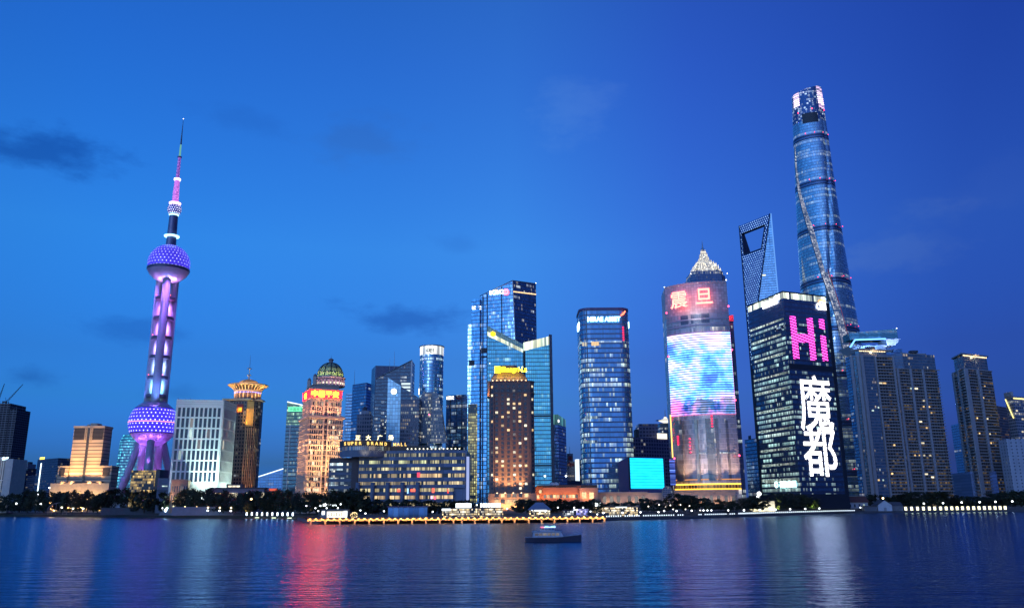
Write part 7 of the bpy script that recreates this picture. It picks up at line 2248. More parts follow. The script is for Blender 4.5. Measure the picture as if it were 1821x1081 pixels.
# tower with glass crown and blue canopy behind the first
def canopy_tower():
    D = 1000
    root = thing('blue_canopy_tower', 'tower with teal glass roof screen and blue lit canopy behind the left apartment tower', 'tower', (at(1558, 640, D).x, D, G))
    X = lambda u, v=610: at(u, v, D).x - root.location.x
    zz = lambda v: zloc(root, 1558, v)
    MB().box(X(1523), X(1590), 4, 40, 0, zz(626), 0, 1).build('wall', [gl1, M_roof], root)
    bl = plain('canopy_white', (.6, .62, .66), .5)
    z0, z1 = zz(613.5), zz(602)
    for x0, x1, x2, x3 in ((X(1510), X(1577), X(1519), X(1574)),):
        mb = MB()
        mb.prism([(x2 + 3, 6), (x3, 6), (x3, 34), (x2 + 3, 34)], zz(625), z0, 0, top=[(x0 + 1, 1), (x1 + 1, 1), (x1 + 1, 38), (x0 + 1, 38)], cap=True)
        mb.build('canopy', bl, root)
    MB().tube((X(1511), 0, zz(617)), (X(1521), -.4, zz(604)), .9, .9, 6).build('canopy_light', glow('canopy_blue', (.12, .35, 1), .9), root)
    MB().tube((X(1521), -.4, zz(604)), (X(1576), -.4, zz(602.6)), .9, .9, 6).build('canopy_light', glow('canopy_blue', (.12, .35, 1), .9), root)
    mb = MB().prism([(X(1577), 0), (X(1592), 0), (X(1592), 20), (X(1577), 20)], zz(614), zz(603), 0, top=[(X(1575), -2), (X(1601), -2), (X(1601), 22), (X(1575), 22)], bottom=True)
    mb.build('canopy', bl, root)
    spot(root, (X(1582), -14, zz(626)), (X(1586), 0, zz(608)), (.35, .5, 1), 9000, 90)
    spot(root, (X(1545), -16, zz(628)), (X(1545), 2, zz(612)), (.2, .4, 1), 12000, 110)
    sc = facade('roof_screen', Bay=3.0, Floor=3.0, Mullion=.12, Spandrel=.14, Glass=(.12, .24, .28), Frame=(.08, .12, .14), Band=(.08, .12, .14), Metal=.6, Lit=.04, Patch=0, Power=.08)
    MB().prism([(X(1515), 6), (X(1600.5), 4), (X(1600.5), 26), (X(1515), 26)], z1 + .02, zz(586), 0, zt=[zz(590), zz(583.5), zz(583.5), zz(590)]).build('roof_screen', sc, root)
    beacon(root, (X(1600), 3, zz(583)), .6, (1, 1, 1), 1.0)
    MB().box(X(1592), X(1610, 620), 8, 30, 0, zz(619), 0, 1).build('side_wing', [gl1, M_roof], root)
canopy_tower()
simple_tower('slim_dusk_tower', 'slim blue tower with a few white lit floors between apartment towers', [(1691, 756), (1716, 750)], 1300, facade('slim_dusk', Bay=2, Floor=4, Mullion=.1, Spandrel=.3, Glass=(.10, .16, .32), Frame=(.08, .1, .16), Band=(.1, .13, .22), Metal=.6, Lit=.0, Patch=.0, FloorLit=.06, ColA=(.9, 1, 1), ColB=(.8, 1, 1), Power=.2), depth=26)
simple_tower('low_blue_block', 'low plain blue block filling the gap between apartment towers', [(1684, 843), (1725, 838)], 1000, facade('low_blue', Bay=50, Floor=3.4, Mullion=0, Spandrel=.3, Glass=(.16, .22, .38), Frame=(.1, .14, .26), Band=(.12, .17, .3), Metal=.3, Rough=.4, Lit=0, Patch=0, FloorLit=0, Power=0), depth=26)
r4, p4, h4 = simple_tower('dark_flat_block', 'dark flat topped apartment block right behind the standing apart tower', [(1765, 720), (1800, 726)], 1000, cond_brown, depth=26)
MB().box(p4[0][0] + 6, p4[0][0] + 18, 3, 14, h4, h4 + 5).build('roof_plant_room', M_roof, r4)
r5, p5, h5 = simple_tower('white_gable_slab', 'narrow pale end wall slab at the foot of the right apartment towers', [(1775, 782), (1789, 780)], 860, facade('pale_slab', Bay=5.0, Floor=3.4, Mullion=.75, Spandrel=.65, Glass=(.05, .06, .09), Frame=(.36, .38, .44), Band=(.36, .38, .44), Metal=0, Lit=.03, Power=.1, BandMetal=0), depth=22)
MB().box(p5[0][0] - 1, p5[1][0] + 1, p5[0][1] - 1, p5[0][1] + 8, h5, h5 + 1.2).build('roof_slab', cond_slab, r5)
# right edge tower with gold outline
root, poly, H = simple_tower('gold_edged_tower', 'pale apartment tower cut by the right edge with gold light outlining its top', [(1787, 707), (1800, 704), (1850, 708)], 900, facade('gold_edged', Bay=3.4, Floor=3.35, Mullion=.3, Spandrel=.4, Glass=(.08, .1, .15), Frame=(.26, .27, .31), Band=(.28, .29, .33), Metal=.2, Lit=.05, Patch=.03, ColA=(1, .9, .7), ColB=(.9, 1, 1), Power=.22, BandMetal=0), first=1)
MB().box(poly[0][0] - 1, poly[1][0] + 2, poly[1][1] + 1, poly[1][1] + 14, H, H + 5).build('roof_plant_room', cond_slab, root)
a, d, n, L = wallframe(poly, 1)
mb = MB(); panel(mb, poly, 1, 1.5, L, H - 3, H - 1.8, 0, .5); mb.build('outline_light', glow('outline_gold', (1, .85, .3), .5), root)
a0, d0, n0, L0 = wallframe(poly, 0)
MB().tube((*(a0 + d0 * (L0 - 3) + n0 * .6), H - 24), (*(a0 + d0 * 1.5 + n0 * .6), H - 2), .55, .55, 6).build('outline_light', glow('outline_gold', (1, .85, .3), .5), root)
window_set(root, poly, 1, [(4, H - 17), (8.5, H - 40), (12, H - 26), (5, H - 58), (7, H - 70), (10.5, H - 77), (4, H - 95)], 3.2, 1.8, lambda s, z: W_pale, out=.2, name='lit_window')

# ================================================================ the waterfront: trees, lamps, pier, pavilions, boat
def shore_D(u):
    for (a, pa), (b, pb) in zip(list(zip(shore_px, shore))[:-1], list(zip(shore_px, shore))[1:]):
        if a[0] <= u <= b[0]:
            f = (u - a[0]) / (b[0] - a[0])
            return pa.y + (pb.y - pa.y) * f
    return shore[-1].y

# ---- trees ------------------------------------------------------------------
M_bark = plain('bark', (.05, .04, .03), .95)
def leaf_mat(name, col):
    m, t, out = new_mat(name)
    p = t.n('ShaderNodeBsdfPrincipled')
    geo = t.n('ShaderNodeNewGeometry')
    n_ = t.noise(geo.outputs['Position'], .5, 3, .6)
    t.put(p.inputs['Base Color'], t.mix(n_, tuple(c * .55 for c in col), tuple(c * 1.5 for c in col)))
    p.inputs['Roughness'].default_value = .8
    m.node_tree.links.new(p.outputs[0], out.inputs[0])
    return m
M_leaf = [leaf_mat('foliage_a', (.020, .030, .013)), leaf_mat('foliage_b', (.017, .028, .015)), leaf_mat('foliage_c', (.024, .031, .012))]
def make_crown(seed, conifer=False):
    rnd = random.Random(seed)
    mb = MB()
    clumps = []
    if conifer:
        for k in range(26):
            z = .12 + .85 * k / 25; r = .24 * (1 - z) + .02
            for q in range(3):
                a = rnd.uniform(0, 6.28)
                clumps.append((Vector((r * math.cos(a), r * math.sin(a), z)), .06 + .08 * (1 - z)))
    else:
        for k in range(44):
            a = rnd.uniform(0, 6.28); h = rnd.uniform(.16, .93)
            rr = .50 * math.sin(math.pi * min(1, max(.2, (h - .02) / .98))) ** .6
            r = rr * math.sqrt(rnd.random())
            clumps.append((Vector((r * math.cos(a), r * math.sin(a), h)), rnd.uniform(.085, .16)))
    for c, s in clumps:
        for q in range(34 if not conifer else 12):
            d = Vector((rnd.gauss(0, 1), rnd.gauss(0, 1), rnd.gauss(0, .8))).normalized() * s * rnd.uniform(.35, 1.05)
            p = c + d
            t1 = Vector((rnd.gauss(0, 1), rnd.gauss(0, 1), rnd.gauss(0, 1))).normalized()
            t2 = t1.orthogonal().normalized()
            w = rnd.uniform(.028, .052)
            mb.face([p - t1 * w, p + t2 * w * .7, p + t1 * w, p - t2 * w * .7], [(0, 0)] * 4)
    return mb
def make_trunk(seed):
    rnd = random.Random(seed + 50)
    mb = MB().tube((0, 0, 0), (.01, 0, .34), .026, .018, 7)
    for k in range(6):
        a = k * 1.05 + rnd.uniform(-.3, .3)
        mb.tube((.01, 0, .26 + .03 * (k % 3)), (.24 * math.cos(a), .24 * math.sin(a), rnd.uniform(.5, .74)), .013, .004, 5)
    return mb
crowns = [make_crown(s) for s in range(5)]
CR = []; TR = []
def tree_proto(i, conifer=False):
    root = thing('conifer_tree' if conifer else 'broadleaf_tree', None, None, (0, 0, 0))
    make_trunk(i).build('trunk', M_bark, root)
    (make_crown(90 + i, True) if conifer else crowns[i]).build('crown', M_leaf[i % 3], root)
    return root
protos = [tree_proto(i) for i in range(5)] + [tree_proto(1, True)]
used = set()
def tree(u, vtop, wpx, label, group, back=44, kind=None, z0=None):
    D = shore_D(u) + back
    i = kind if kind is not None else random.randrange(5)
    o = copy_tree(protos[i])
    p = at(u, vtop, D)
    z0 = G if z0 is None else z0
    h = max(4, p.z - z0)
    w = wpx * 1.25 * D / F_PX
    o.location = (p.x, D, z0); o.rotation_euler = (0, 0, random.uniform(0, 6.28))
    o.scale = (w, w, h)
    if i == 5: o.scale = (w * 2, w * 2, h)
    tag(o, label, 'tree', group)
    return o
def row(u0, u1, vs, w, label, group, back=44, step=15):
    n_ = max(1, int((u1 - u0) / step))
    for k in range(n_):
        u = u0 + (u1 - u0) * (k + .5) / n_ + random.uniform(-3, 3)
        tree(u, random.uniform(*vs), w * random.uniform(.85, 1.2), label, group, back + random.uniform(-6, 10))
T1 = 'dark trees lining the far left bank'
row(-8, 48, (877, 883), 24, 'dark round tree on the bank below the pale floodlit block', T1)
row(48, 78, (868, 874), 26, 'dark tall tree between the pale block and the stepped gold tower', T1, step=12)
row(78, 200, (872, 879), 26, 'dark round tree in front of the stepped gold tower', T1, step=14)
row(196, 240, (866, 873), 28, 'dark tree below the sphere tower left leg', T1, step=12)
row(238, 302, (870, 876), 28, 'dark tree in front of the black glass hall', T1, step=13)
row(306, 380, (867, 873), 30, 'dark tree below the white grid office', T1, step=14)
row(380, 450, (871, 878), 28, 'dark tree below the flared crown tower', T1, step=13)
row(448, 530, (869, 876), 30, 'dark tree below the far blue hall', T1, step=13)
row(528, 585, (872, 880), 28, 'dark tree at the foot of the domed tower', T1, step=12, back=38)
T2 = 'dark trees behind the lit pier'
row(585, 655, (868, 875), 34, 'tall dark tree before the left wing of the mall', T2, step=13, back=25)
row(655, 700, (886, 890), 22, 'low dark tree before the mall columns', T2, step=12, back=30)
row(700, 835, (888, 892), 22, 'low dark tree below the right wing of the mall', T2, step=14, back=34)
row(835, 850, (889, 893), 20, 'low dark tree between the mall and the hotel', T2, back=30)
row(918, 960, (886, 891), 24, 'dark tree at the foot of the hotel annex', T2, step=14, back=30)
row(962, 1062, (887, 892), 26, 'dark tree before the terracotta annex', T2, step=15, back=30)
T3 = 'dark trees on the right promenade'
row(1062, 1130, (891, 895), 24, 'dark tree before the stone arcade', T3, step=15, back=40)
row(1138, 1182, (884, 890), 28, 'dark tree below the cyan screen', T3, step=13, back=30)
row(1190, 1250, (876, 884), 32, 'dark spreading tree before the media tower podium', T3, step=14, back=30)
row(1252, 1312, (887, 893), 22, 'low dark tree under the arches of the media tower', T3, step=14, back=30)
row(1312, 1345, (880, 886), 30, 'dark tree left of the bright garden wall', T3, step=13, back=36)
row(1378, 1445, (874, 881), 32, 'large dark tree before the light lettered tower', T3, step=13, back=36)
row(1440, 1485, (878, 884), 26, 'dark tree left of the orange lit tree', T3, step=13, back=40)
for u, v in ((1478, 868), (1486, 862), (1495, 866)):
    tree(u, v, 9, 'tall narrow dark conifer beside the light lettered tower', 'dark conifers', 60, kind=5)
T4 = 'dark trees below the apartment towers'
row(1540, 1600, (878, 886), 24, 'dark tree behind the white boathouse', T4, step=14, back=60)
row(1600, 1690, (871, 878), 32, 'dark bushy tree below the middle apartment tower', T4, step=14, back=55)
row(1690, 1760, (880, 886), 28, 'dark tree below the standing apart tower', T4, step=14, back=55)
row(1756, 1836, (872, 880), 32, 'dark tree under the pale end wall slab', T4, step=14, back=55)
t_ = tree(1382, 888, 17, 'small tree lit yellow green by a garden lamp', None, 10)
p_ = t_.location
lamp('SPOT', 'garden_light', t_, (0, 0, 0), (.95, 1, .25), 1500, spot_size=R(140), shadow_soft_size=.5).matrix_world = Matrix.Translation((p_.x - 4, p_.y - 7, 3.2)) @ Vector((.25, .5, .55)).to_track_quat('-Z', 'Y').to_matrix().to_4x4()
def uplight(t_, col, power, dx=-3):
    p_ = t_.location
    o = lamp('SPOT', 'garden_light', None, (p_.x + dx, p_.y - 3.5, 4.4), col, power * 2.2, (p_.x, p_.y, 11), spot_size=R(120), shadow_soft_size=.6)
    o.parent = t_
    o.matrix_parent_inverse = Matrix.LocRotScale(t_.location, t_.rotation_euler, t_.scale).inverted()
bpy.data.objects.remove(t_.children[-1])
uplight(t_, (.9, 1, .2), 900)
t_ = tree(1490, 891, 20, 'small tree lit orange beside the white house', None, 10); uplight(t_, (1, .5, .1), 1000, 0)
t_ = tree(1448, 889, 18, 'small tree faintly lit green beside the large dark trees', None, 10); uplight(t_, (.7, 1, .2), 380)
t_ = tree(1354, 886, 24, 'dark tree standing before the bright garden wall', None, 14)
t_ = tree(444, 893, 14, 'small tree lit amber by the lone street lamp', None, 30); uplight(t_, (1, .55, .15), 260)
for o in protos:
    for c in list(o.children): bpy.data.objects.remove(c)
    bpy.data.objects.remove(o)

# ---- lamps ---------------------------------------------------------------------
def street_lamp(u, v, D, z0, col, power, label, group, r=.55, arm=0.0):
    p = at(u, v, D)
    root = thing('street_lamp', label, 'street lamp', (p.x, D, z0), 0, group)
    h = p.z - z0
    MB().tube((0, 0, 0), (0, 0, max(.5, h)), .12, .08, 6).build('pole', M_dark, root)
    MB().lathe([(.02, -r), (r * .8, -r * .5), (r, 0), (r * .8, r * .5), (.02, r)], 8).build('lamp_head', glow('lamp_%s_%.1f' % ('_'.join('%.1f' % c for c in col), power), col, power), root, loc=(arm, -.1, h))
    return root
LWHITE = (.85, .95, 1); LWARM = (1, .66, .32)
for u, v in ((29, 895), (50, 895), (72.5, 896)):
    street_lamp(u, v, shore_D(u) + 30, 2.2, LWHITE, 2.2, 'white lamp on the bank under the far left trees', 'white lamps at far left', 1.0)
street_lamp(67, 879, shore_D(67) + 40, G, LWHITE, 1.8, 'high white lamp among the trees left of the stepped tower', None, 1.0)
street_lamp(88, 867, shore_D(88) + 90, G, LWHITE, 1.8, 'white lamp on the roof edge left of the stepped tower', None, 1.0)
for u, v in ((110, 902), (130, 904), (148, 904)):
    street_lamp(u, v, shore_D(u) + 18, 2.2, (.9, 1, .75), 2.0, 'low lamp over the path below the stepped tower', 'low path lamps', .9)
for u, v in ((329, 901), (350, 901.5), (370, 902), (391, 902.3), (411, 902.5)):
    D = shore_D(u) + 30
    o = street_lamp(u, v, D, 2.2, LWARM, 1.6, 'twin headed lamp before the long white riverside wall', 'twin lamps on the white wall', .75)
    q = at(u, v + 5.5, D)
    MB().lathe([(.02, -.6), (.9, -.3), (.6, .6), (.02, .7)], 8).build('lower_lamp', glow('lamp_low', LWHITE, 1.6), o, loc=(0, -.3, q.z - 2.2))
street_lamp(289, 903, shore_D(289) + 24, 2.2, LWHITE, 1.5, 'white lamp by the pale stairs left of the white wall', None, .6)
street_lamp(447, 887, shore_D(447) + 30, G, LWARM, 2.2, 'lone amber street lamp among dark trees', None, .8)
for u, v in ((914, 845.5 + 0), ):
    pass
street_lamp(969, 846, 590, G, LWHITE, 1.6, 'tall twin lamp on the hotel annex roof, left one', None, .7)
street_lamp(1006.5, 846, 590, G, LWHITE, 1.6, 'tall lamp on the hotel annex roof, right of its twin', None, .7)
lamps_r = [(1073, 911.5), (1107, 911), (1139, 910.3), (1171, 910), (1181, 908), (1203, 908), (1230, 907.5), (1251, 907), (1258, 907), (1265, 907), (1295, 907)]
for u, v in lamps_r:
    street_lamp(u, v, shore_D(u) + 16, 1.75, LWHITE, 2.0, 'white promenade lamp between the pier and the media tower', 'white lamps of the right promenade', .5)
for u, v in ((1323, 906.7), (1351, 906.2), (1379, 905.7), (1405, 905), (1432, 904.3), (1457, 903.5), (1483, 903), (1505, 902)):
    street_lamp(u, v, shore_D(u) + 16, 1.75, LWHITE, 2.0, 'white promenade lamp in front of the light lettered tower', 'white lamps of the right promenade', .65)
street_lamp(1530, 902, shore_D(1530) + 16, 1.75, LWHITE, 1.4, 'white lamp left of the white boathouse', None, .6)
street_lamp(1570, 885.5, shore_D(1570) + 30, G, LWARM, 2.6, 'bright amber lamp above the white boathouse', None, .9)
for u, v in ((1643, 895), (1677, 894), (1710, 893), (1742, 892.3), (1770, 891.6), (1800, 891)):
    o = street_lamp(u, v, shore_D(u) + 40, G, LWHITE, 2.2, 'tall white lamp before the trees under the apartment towers', 'tall lamps at far right', .8)
for u, v in ((570, 899), (588, 896), (606, 896), (545, 899), (561, 903), (581, 903), (601, 903), (566, 908), (641, 907), (650, 912.5), (683, 908.5), (727, 908), (769.5, 909.5)):
    street_lamp(u, v, shore_D(u) + 14, 1.75, LWHITE, 1.5, 'small white lamp among stalls behind the left half of the pier', 'small lamps behind the pier', .45)
for u, v in ((893, 910), (902, 904), (946, 906), (960, 909), (970, 909), (992, 902), (1005, 914), (1021, 902), (1037, 902), (1050, 909), (1062, 914), (848, 897.5)):
    street_lamp(u, v, shore_D(u) + 14, 1.75, LWHITE, 1.5, 'small white lamp among stalls behind the right half of the pier', 'small lamps behind the pier', .4)
for u, v in ((1153, 900), (1172, 897), (1184, 901), (1192, 898), (1210, 897), (1226, 899), (1197, 905), (1219, 905), (1245, 907)):
    street_lamp(u, v, shore_D(u) + 24, 1.75, (1, .92, .75), 1.2, 'tiny warm lamp under the spreading promenade trees', 'tiny lamps under the trees', .38)

# ---- bollard lights ------------------------------------------------------------------
def bollards(us, vfun, label, group, name='bollard_light', D_off=1.2, h=1.1, w=.19, z0=1.75, col=(.7, .85, 1), power=.7):
    proto = None
    for u in us:
        D = shore_D(u) + D_off
        p = at(u, vfun(u), D)
        if proto is None:
            proto = thing(name, label, 'light', (p.x, D, z0), 0, group)
            MB().box(-w * 1.3, w * 1.3, -w, w, 0, .35).build('base', M_dark, proto)
            MB().prism([(-w, -w), (w, -w), (w, w), (-w, w)], .35, h).build('lit_head', glow('bollard_' + name, col, power), proto)
            MB().box(-w * 1.2, w * 1.2, -w * 1.2, w * 1.2, h + .005, h + .12).build('cap', M_dark, proto)
            o = proto
        else:
            o = copy_tree(proto); o.location = (p.x, D, z0)
def seq(a, b, st): 
    out = []; x = a
    while x <= b: out.append(x); x += st
    return out
gap = lambda us, gs: [u for u in us if not any(a < u < b for a, b in gs)]
bollards([439 + 9.1 * k for k in range(10)], lambda u: 909, 'white upright bar light in a row left of the pier', 'bar lights left of the pier', 'bar_light', 17, 2.6, .42, 2.2, (.75, .9, 1), 1.6)
bollards(gap(seq(1079, 1216, 4.1), [(1106, 1108.5), (1138, 1141), (1171, 1173), (1199, 1204)]), lambda u: 917, 'small white bollard light between the pier and the media tower', 'promenade bollard lights')
bollards(gap(seq(1243, 1306, 3.7), [(1249, 1251), (1292, 1296)]), lambda u: 914, 'small white bollard light below the media tower', 'promenade bollard lights')
bollards(gap(seq(1314, 1520, 3.6), [(1379, 1381), (1433, 1436), (1470, 1472)]), lambda u: 911, 'small white bollard light below the light lettered tower', 'promenade bollard lights', h=1.25, w=.22)
bollards([1610.5, 1621, 1631.5, 1642, 1652.5, 1662, 1672.5, 1682.5, 1692.5, 1702, 1711.5, 1721.5, 1731.5, 1741, 1750.5, 1760, 1769.5, 1778.5, 1787.5], lambda u: 902, 'yellowish lantern post in the row below the apartment towers', 'lantern posts at far right', 'lantern_post', 6, 3.4, .75, 1.75, (1, .93, .55), .8)

# ---- the lit pier ------------------------------------------------------------------------
pa, pb = on_level(546, 932.0, 0), on_level(1078, 928.2, 0)
pd_ = (pb - pa); pL = pd_.length; pd_.normalize(); pn = Vector((-pd_.y, pd_.x, 0))
prz = math.atan2(pd_.y, pd_.x)
pier = thing('river_pier', 'long low pier lit amber from below its deck edge', 'pier', pa, prz)
wood = plain('pier_fascia', (.40, .30, .20), .75)
MB().box(0, pL, 0, 26, 2.75, 3.1).build('deck', plain('pier_deck', (.12, .11, .1), .85), pier)
MB().box(0, pL, .35, .75, 1.55, 2.74).build('edge_beam', wood, pier)
MB().box(0, pL, -.15, 0, 2.6, 3.12).build('nosing', plain('nosing', (.2, .16, .12), .7), pier)
posts_px = [552, 578, 604, 630.5, 656, 682, 707.5, 732.5, 757, 781.5, 806, 821, 844, 869, 892, 915, 940, 963, 986, 1009, 1031, 1054, 1075]
x_of = lambda u: (u - 546) / (1078 - 546) * pL
post = None
for u in posts_px:
    if post is None:
        post = MB().box(-.42, .42, -.05, 1.1, -.8, 2.58).build('post', wood, pier, loc=(x_of(u), .1, 0))
    else:
        o = post.copy(); COL.objects.link(o); o.parent = pier; o.location = (x_of(u), .1, 0)
nl = 49
lm = None
for k in range(nl):
    x = pL * (k + .4) / nl
    if lm is None:
        lm = MB().lathe([(.02, -.14), (.26, -.10), (.30, .05), (.02, .14)], 8).build('edge_lamp', glow('pier_lamp', (1, .55, .15), 2.6), pier, loc=(x, -.35, 2.45))
    else:
        o = lm.copy(); COL.objects.link(o); o.parent = pier; o.location = (x, -.35, 2.45)
    lamp('SPOT', 'edge_light', pier, (x, -.9, 2.95), (1, .45, .09), 420, (x, .45, 1.4), spot_size=R(110), spot_blend=.7, shadow_soft_size=.15)
rl = MB()
for k in range(int(pL / 3)):
    rl.tube((k * 3, .4, 3.1), (k * 3, .4, 4.15), .05, .05, 4)
for z in (3.6, 4.15): rl.tube((0, .4, z), (pL, .4, z), .05, .05, 4)
rl.build('railing', M_dark, pier)
MB().box(0, pL, 25, 26, -1, 2.74).build('rear_wall', M_stonewall, pier)

# ---- pavilions and stalls --------------------------------------------------------------------
def pavilion(name, label, cat, u0, u1, vtop, D, z0, wallm, roofm, depth=8, roof='flat', fronts=(), group=None, over=.6):
    p0, p1 = at(u0, vtop, D), at(u1, vtop, D)
    w = (p1.x - p0.x) / 2
    root = thing(name, label, cat, ((p0.x + p1.x) / 2, D, z0), 0, group)
    H = p0.z - z0
    if roof == 'flat':
        MB().box(-w, w, 0, depth, 0, H - .4).build('wall', wallm, root)
        MB().box(-w - over, w + over, -over * 1.5, depth + over, H - .395, H).build('roof', roofm, root)
    elif roof == 'gable':
        hw = H * .55
        MB().box(-w, w, 0, depth, 0, hw).build('wall', wallm, root)
        mb = MB()
        e = over
        mb.face([(-w - e, -e, hw), (w + e, -e, hw), (w + e, depth / 2, H), (-w - e, depth / 2, H)]); mb.face([(w + e, depth + e, hw), (-w - e, depth + e, hw), (-w - e, depth / 2, H), (w + e, depth / 2, H)])
        mb.face([(-w, 0, hw), (-w, depth / 2, H - .1), (-w, depth, hw)]); mb.face([(w, 0, hw), (w, depth, hw), (w, depth / 2, H - .1)])
        mb.build('roof', roofm, root)
    elif roof == 'front_gable':
        hw = H * .55
        MB().box(-w, w, 0, depth, 0, hw).build('wall', wallm, root)
        mb = MB()
        mb.face([(-w, 0, hw), (w, 0, hw), (0, 0, H)])
        mb.build('gable', wallm, root)
        rm = MB()
        rm.face([(-w - .5, -.5, hw - .3), (0, -.5, H + .1), (0, depth, H + .1), (-w - .5, depth, hw - .3)][::-1]); rm.face([(w + .5, -.5, hw - .3), (w + .5, depth, hw - .3), (0, depth, H + .1), (0, -.5, H + .1)][::-1])
        rm.build('roof', roofm, root)
    elif roof == 'tent':
        hw = H * .5
        MB().box(-w, w, 0, depth, 0, hw).build('wall', wallm, root)
        MB().prism([(-w - 1, -1), (w + 1, -1), (w + 1, depth + 1), (-w - 1, depth + 1)], hw, H, 0, top=[(-w * .35, depth * .4), (w * .35, depth * .4), (w * .35, depth * .6), (-w * .35, depth * .6)], bottom=True).build('roof', roofm, root)
    for (f0, f1, zb, zt, m_, nm) in fronts:
        MB().box(-w + 2 * w * f0, -w + 2 * w * f1, -.22 - (over * 1.5 if nm.startswith('roof') else 0), -.02 - (over * 1.5 if nm.startswith('roof') else 0), H * zb, H * zt).build(nm, m_, root)
    return root, w, H
PW = plain('pavilion_wall', (.25, .25, .27), .8); PR = plain('pavilion_roof', (.08, .08, .10), .7)
WHT = plain('white_paint', (.7, .7, .7), .5)
warm_strip = facade('stall_warm', Bay=.8, Floor=1.3, Mullion=.2, Spandrel=.25, Glass=(.05, .04, .03), Frame=(.05, .04, .03), Band=(.05, .04, .03), Metal=0, Lit=.45, Patch=.5, FloorLit=0, ColA=(1, .7, .3), ColB=(1, .95, .8), Power=.9, Group=2)
white_strip = facade('stall_white', Bay=.7, Floor=1.2, Mullion=.25, Spandrel=.25, Glass=(.05, .05, .06), Frame=(.05, .05, .06), Band=(.05, .05, .06), Metal=0, Lit=.6, Patch=.6, FloorLit=0, ColA=(.85, .95, 1), ColB=(1, 1, .95), Power=1.0, Group=2)
blue_strip = facade('stall_blue', Bay=.7, Floor=1.2, Mullion=.25, Spandrel=.25, Glass=(.05, .05, .06), Frame=(.05, .05, .06), Band=(.05, .05, .06), Metal=0, Lit=.6, Patch=.6, FloorLit=0, ColA=(.2, .25, 1), ColB=(.8, .7, 1), Power=.9, Group=2)
SW = glow('sign_white_soft', (.85, .97, 1), .9); SC = glow('sign_cream_soft', (1, .92, .72), .6)
Dp = shore_D(600) - 40
o, w, H = pavilion('snack_kiosk', 'kiosk with a wide cream lit sign front behind the pier left end', 'kiosk', 572, 618, 905, shore_D(595) + 5, 2, PW, PR, 7, 'flat', ((.02, .12, .45, .8, SW, 'lit_sign'), (.22, .85, .12, .75, SC, 'lit_sign'), (.87, .99, .05, .8, SW, 'lit_sign')))
for k in range(9):
    MB().box(-w + 2 * w * (.26 + .062 * k), -w + 2 * w * (.29 + .062 * k), -.3, -.23, H * .28, H * (.5 + .1 * (k % 3))).build('sign_stroke', M_dark, o)
p = at(588, 897, shore_D(588) + 26)
b_ = thing('lit_billboard', 'white lettered light sign standing before dark trees left of the mall', 'sign', (p.x, shore_D(588) + 26, 2))
for q, ch in enumerate('Jetstream'[:0]): pass
hb = p.z - 2
x = -4.6
for k in range(9):
    wv = (.75, .55, .8, .6, .7, .5, .85, .6, .7)[k]
    MB().box(x, x + wv, -.1, .1, hb - .9, hb + (.55, 1.0, .4, .5, 1.1, .5, .6, 1.0, .4)[k]).build('letter', SW, b_); x += wv + .28
for xx in (-4, 0, 4): MB().tube((xx, .3, 0), (xx, .3, hb - .9), .1, .1, 5).build('post', M_dark, b_)
pavilion('glass_pavilion', 'long low glass pavilion with violet roof edge below the mall', 'pavilion', 690, 760, 900, shore_D(725) + 12, 2, facade('pav_glass', Bay=3, Floor=6, Mullion=.08, Spandrel=.05, Glass=(.10, .14, .26), Frame=(.2, .2, .26), Metal=.5, Lit=.0, Power=.1), plain('violet_roof', (.22, .10, .16), .7), 8)
o, w, H = pavilion('riverside_restaurant', 'brightly lit riverside restaurant with a white sign strip below the tall faceted tower', 'restaurant', 786, 848, 903, shore_D(815) + 6, 2, warm_strip, PR, 8, 'flat', ((.4, .84, 1.02, 1.45, SW, 'roof_sign'), (.0, .25, .75, .95, SW, 'lit_sign')))
o, w, H = pavilion('riverside_restaurant', 'lit riverside restaurant with a row of white light cubes before the hotel', 'restaurant', 850, 894, 902, shore_D(872) + 6, 2, warm_strip, PR, 8, 'flat', tuple((.10 + .105 * k, .17 + .105 * k, 1.02, 1.4, SW, 'roof_sign') for k in range(8)))
pavilion('tent_pavilion', 'tent roofed pavilion with a white light strip beside the hotel annex', 'pavilion', 941, 978, 893, shore_D(960) + 14, 2, warm_strip, plain('tent_cloth', (.20, .22, .30), .8), 9, 'tent', ((.25, .85, .44, .56, SW, 'lit_sign'),))
pavilion('drinks_stall', 'stall with white lit front left of the violet lit stall', 'stall', 1002, 1020, 907, shore_D(1010) + 2, 2, white_strip, PR, 4, 'flat')
pavilion('drinks_stall', 'stall with violet and blue lit front near the pier right end', 'stall', 1020, 1046, 904, shore_D(1030) + 5, 2, blue_strip, PR, 5, 'flat', ((.0, .3, .8, .98, SW, 'lit_sign'),))
pavilion('riverside_restaurant', 'restaurant with rows of warm windows right of the pier end', 'restaurant', 1056, 1134, 900, shore_D(1095) + 20, 2, warm_strip, PR, 8, 'flat', ((.03, .16, 1.0, 1.35, SW, 'roof_sign'), (.5, .75, .86, .98, SW, 'lit_sign')))
for u0, u1, c, lab in ((552, 560, (1, .7, .35), 'tiny stall with warm lights at the pier left end'), (622, 640, (1, .75, .35), 'round bush of warm fairy lights behind the pier')):
    pass
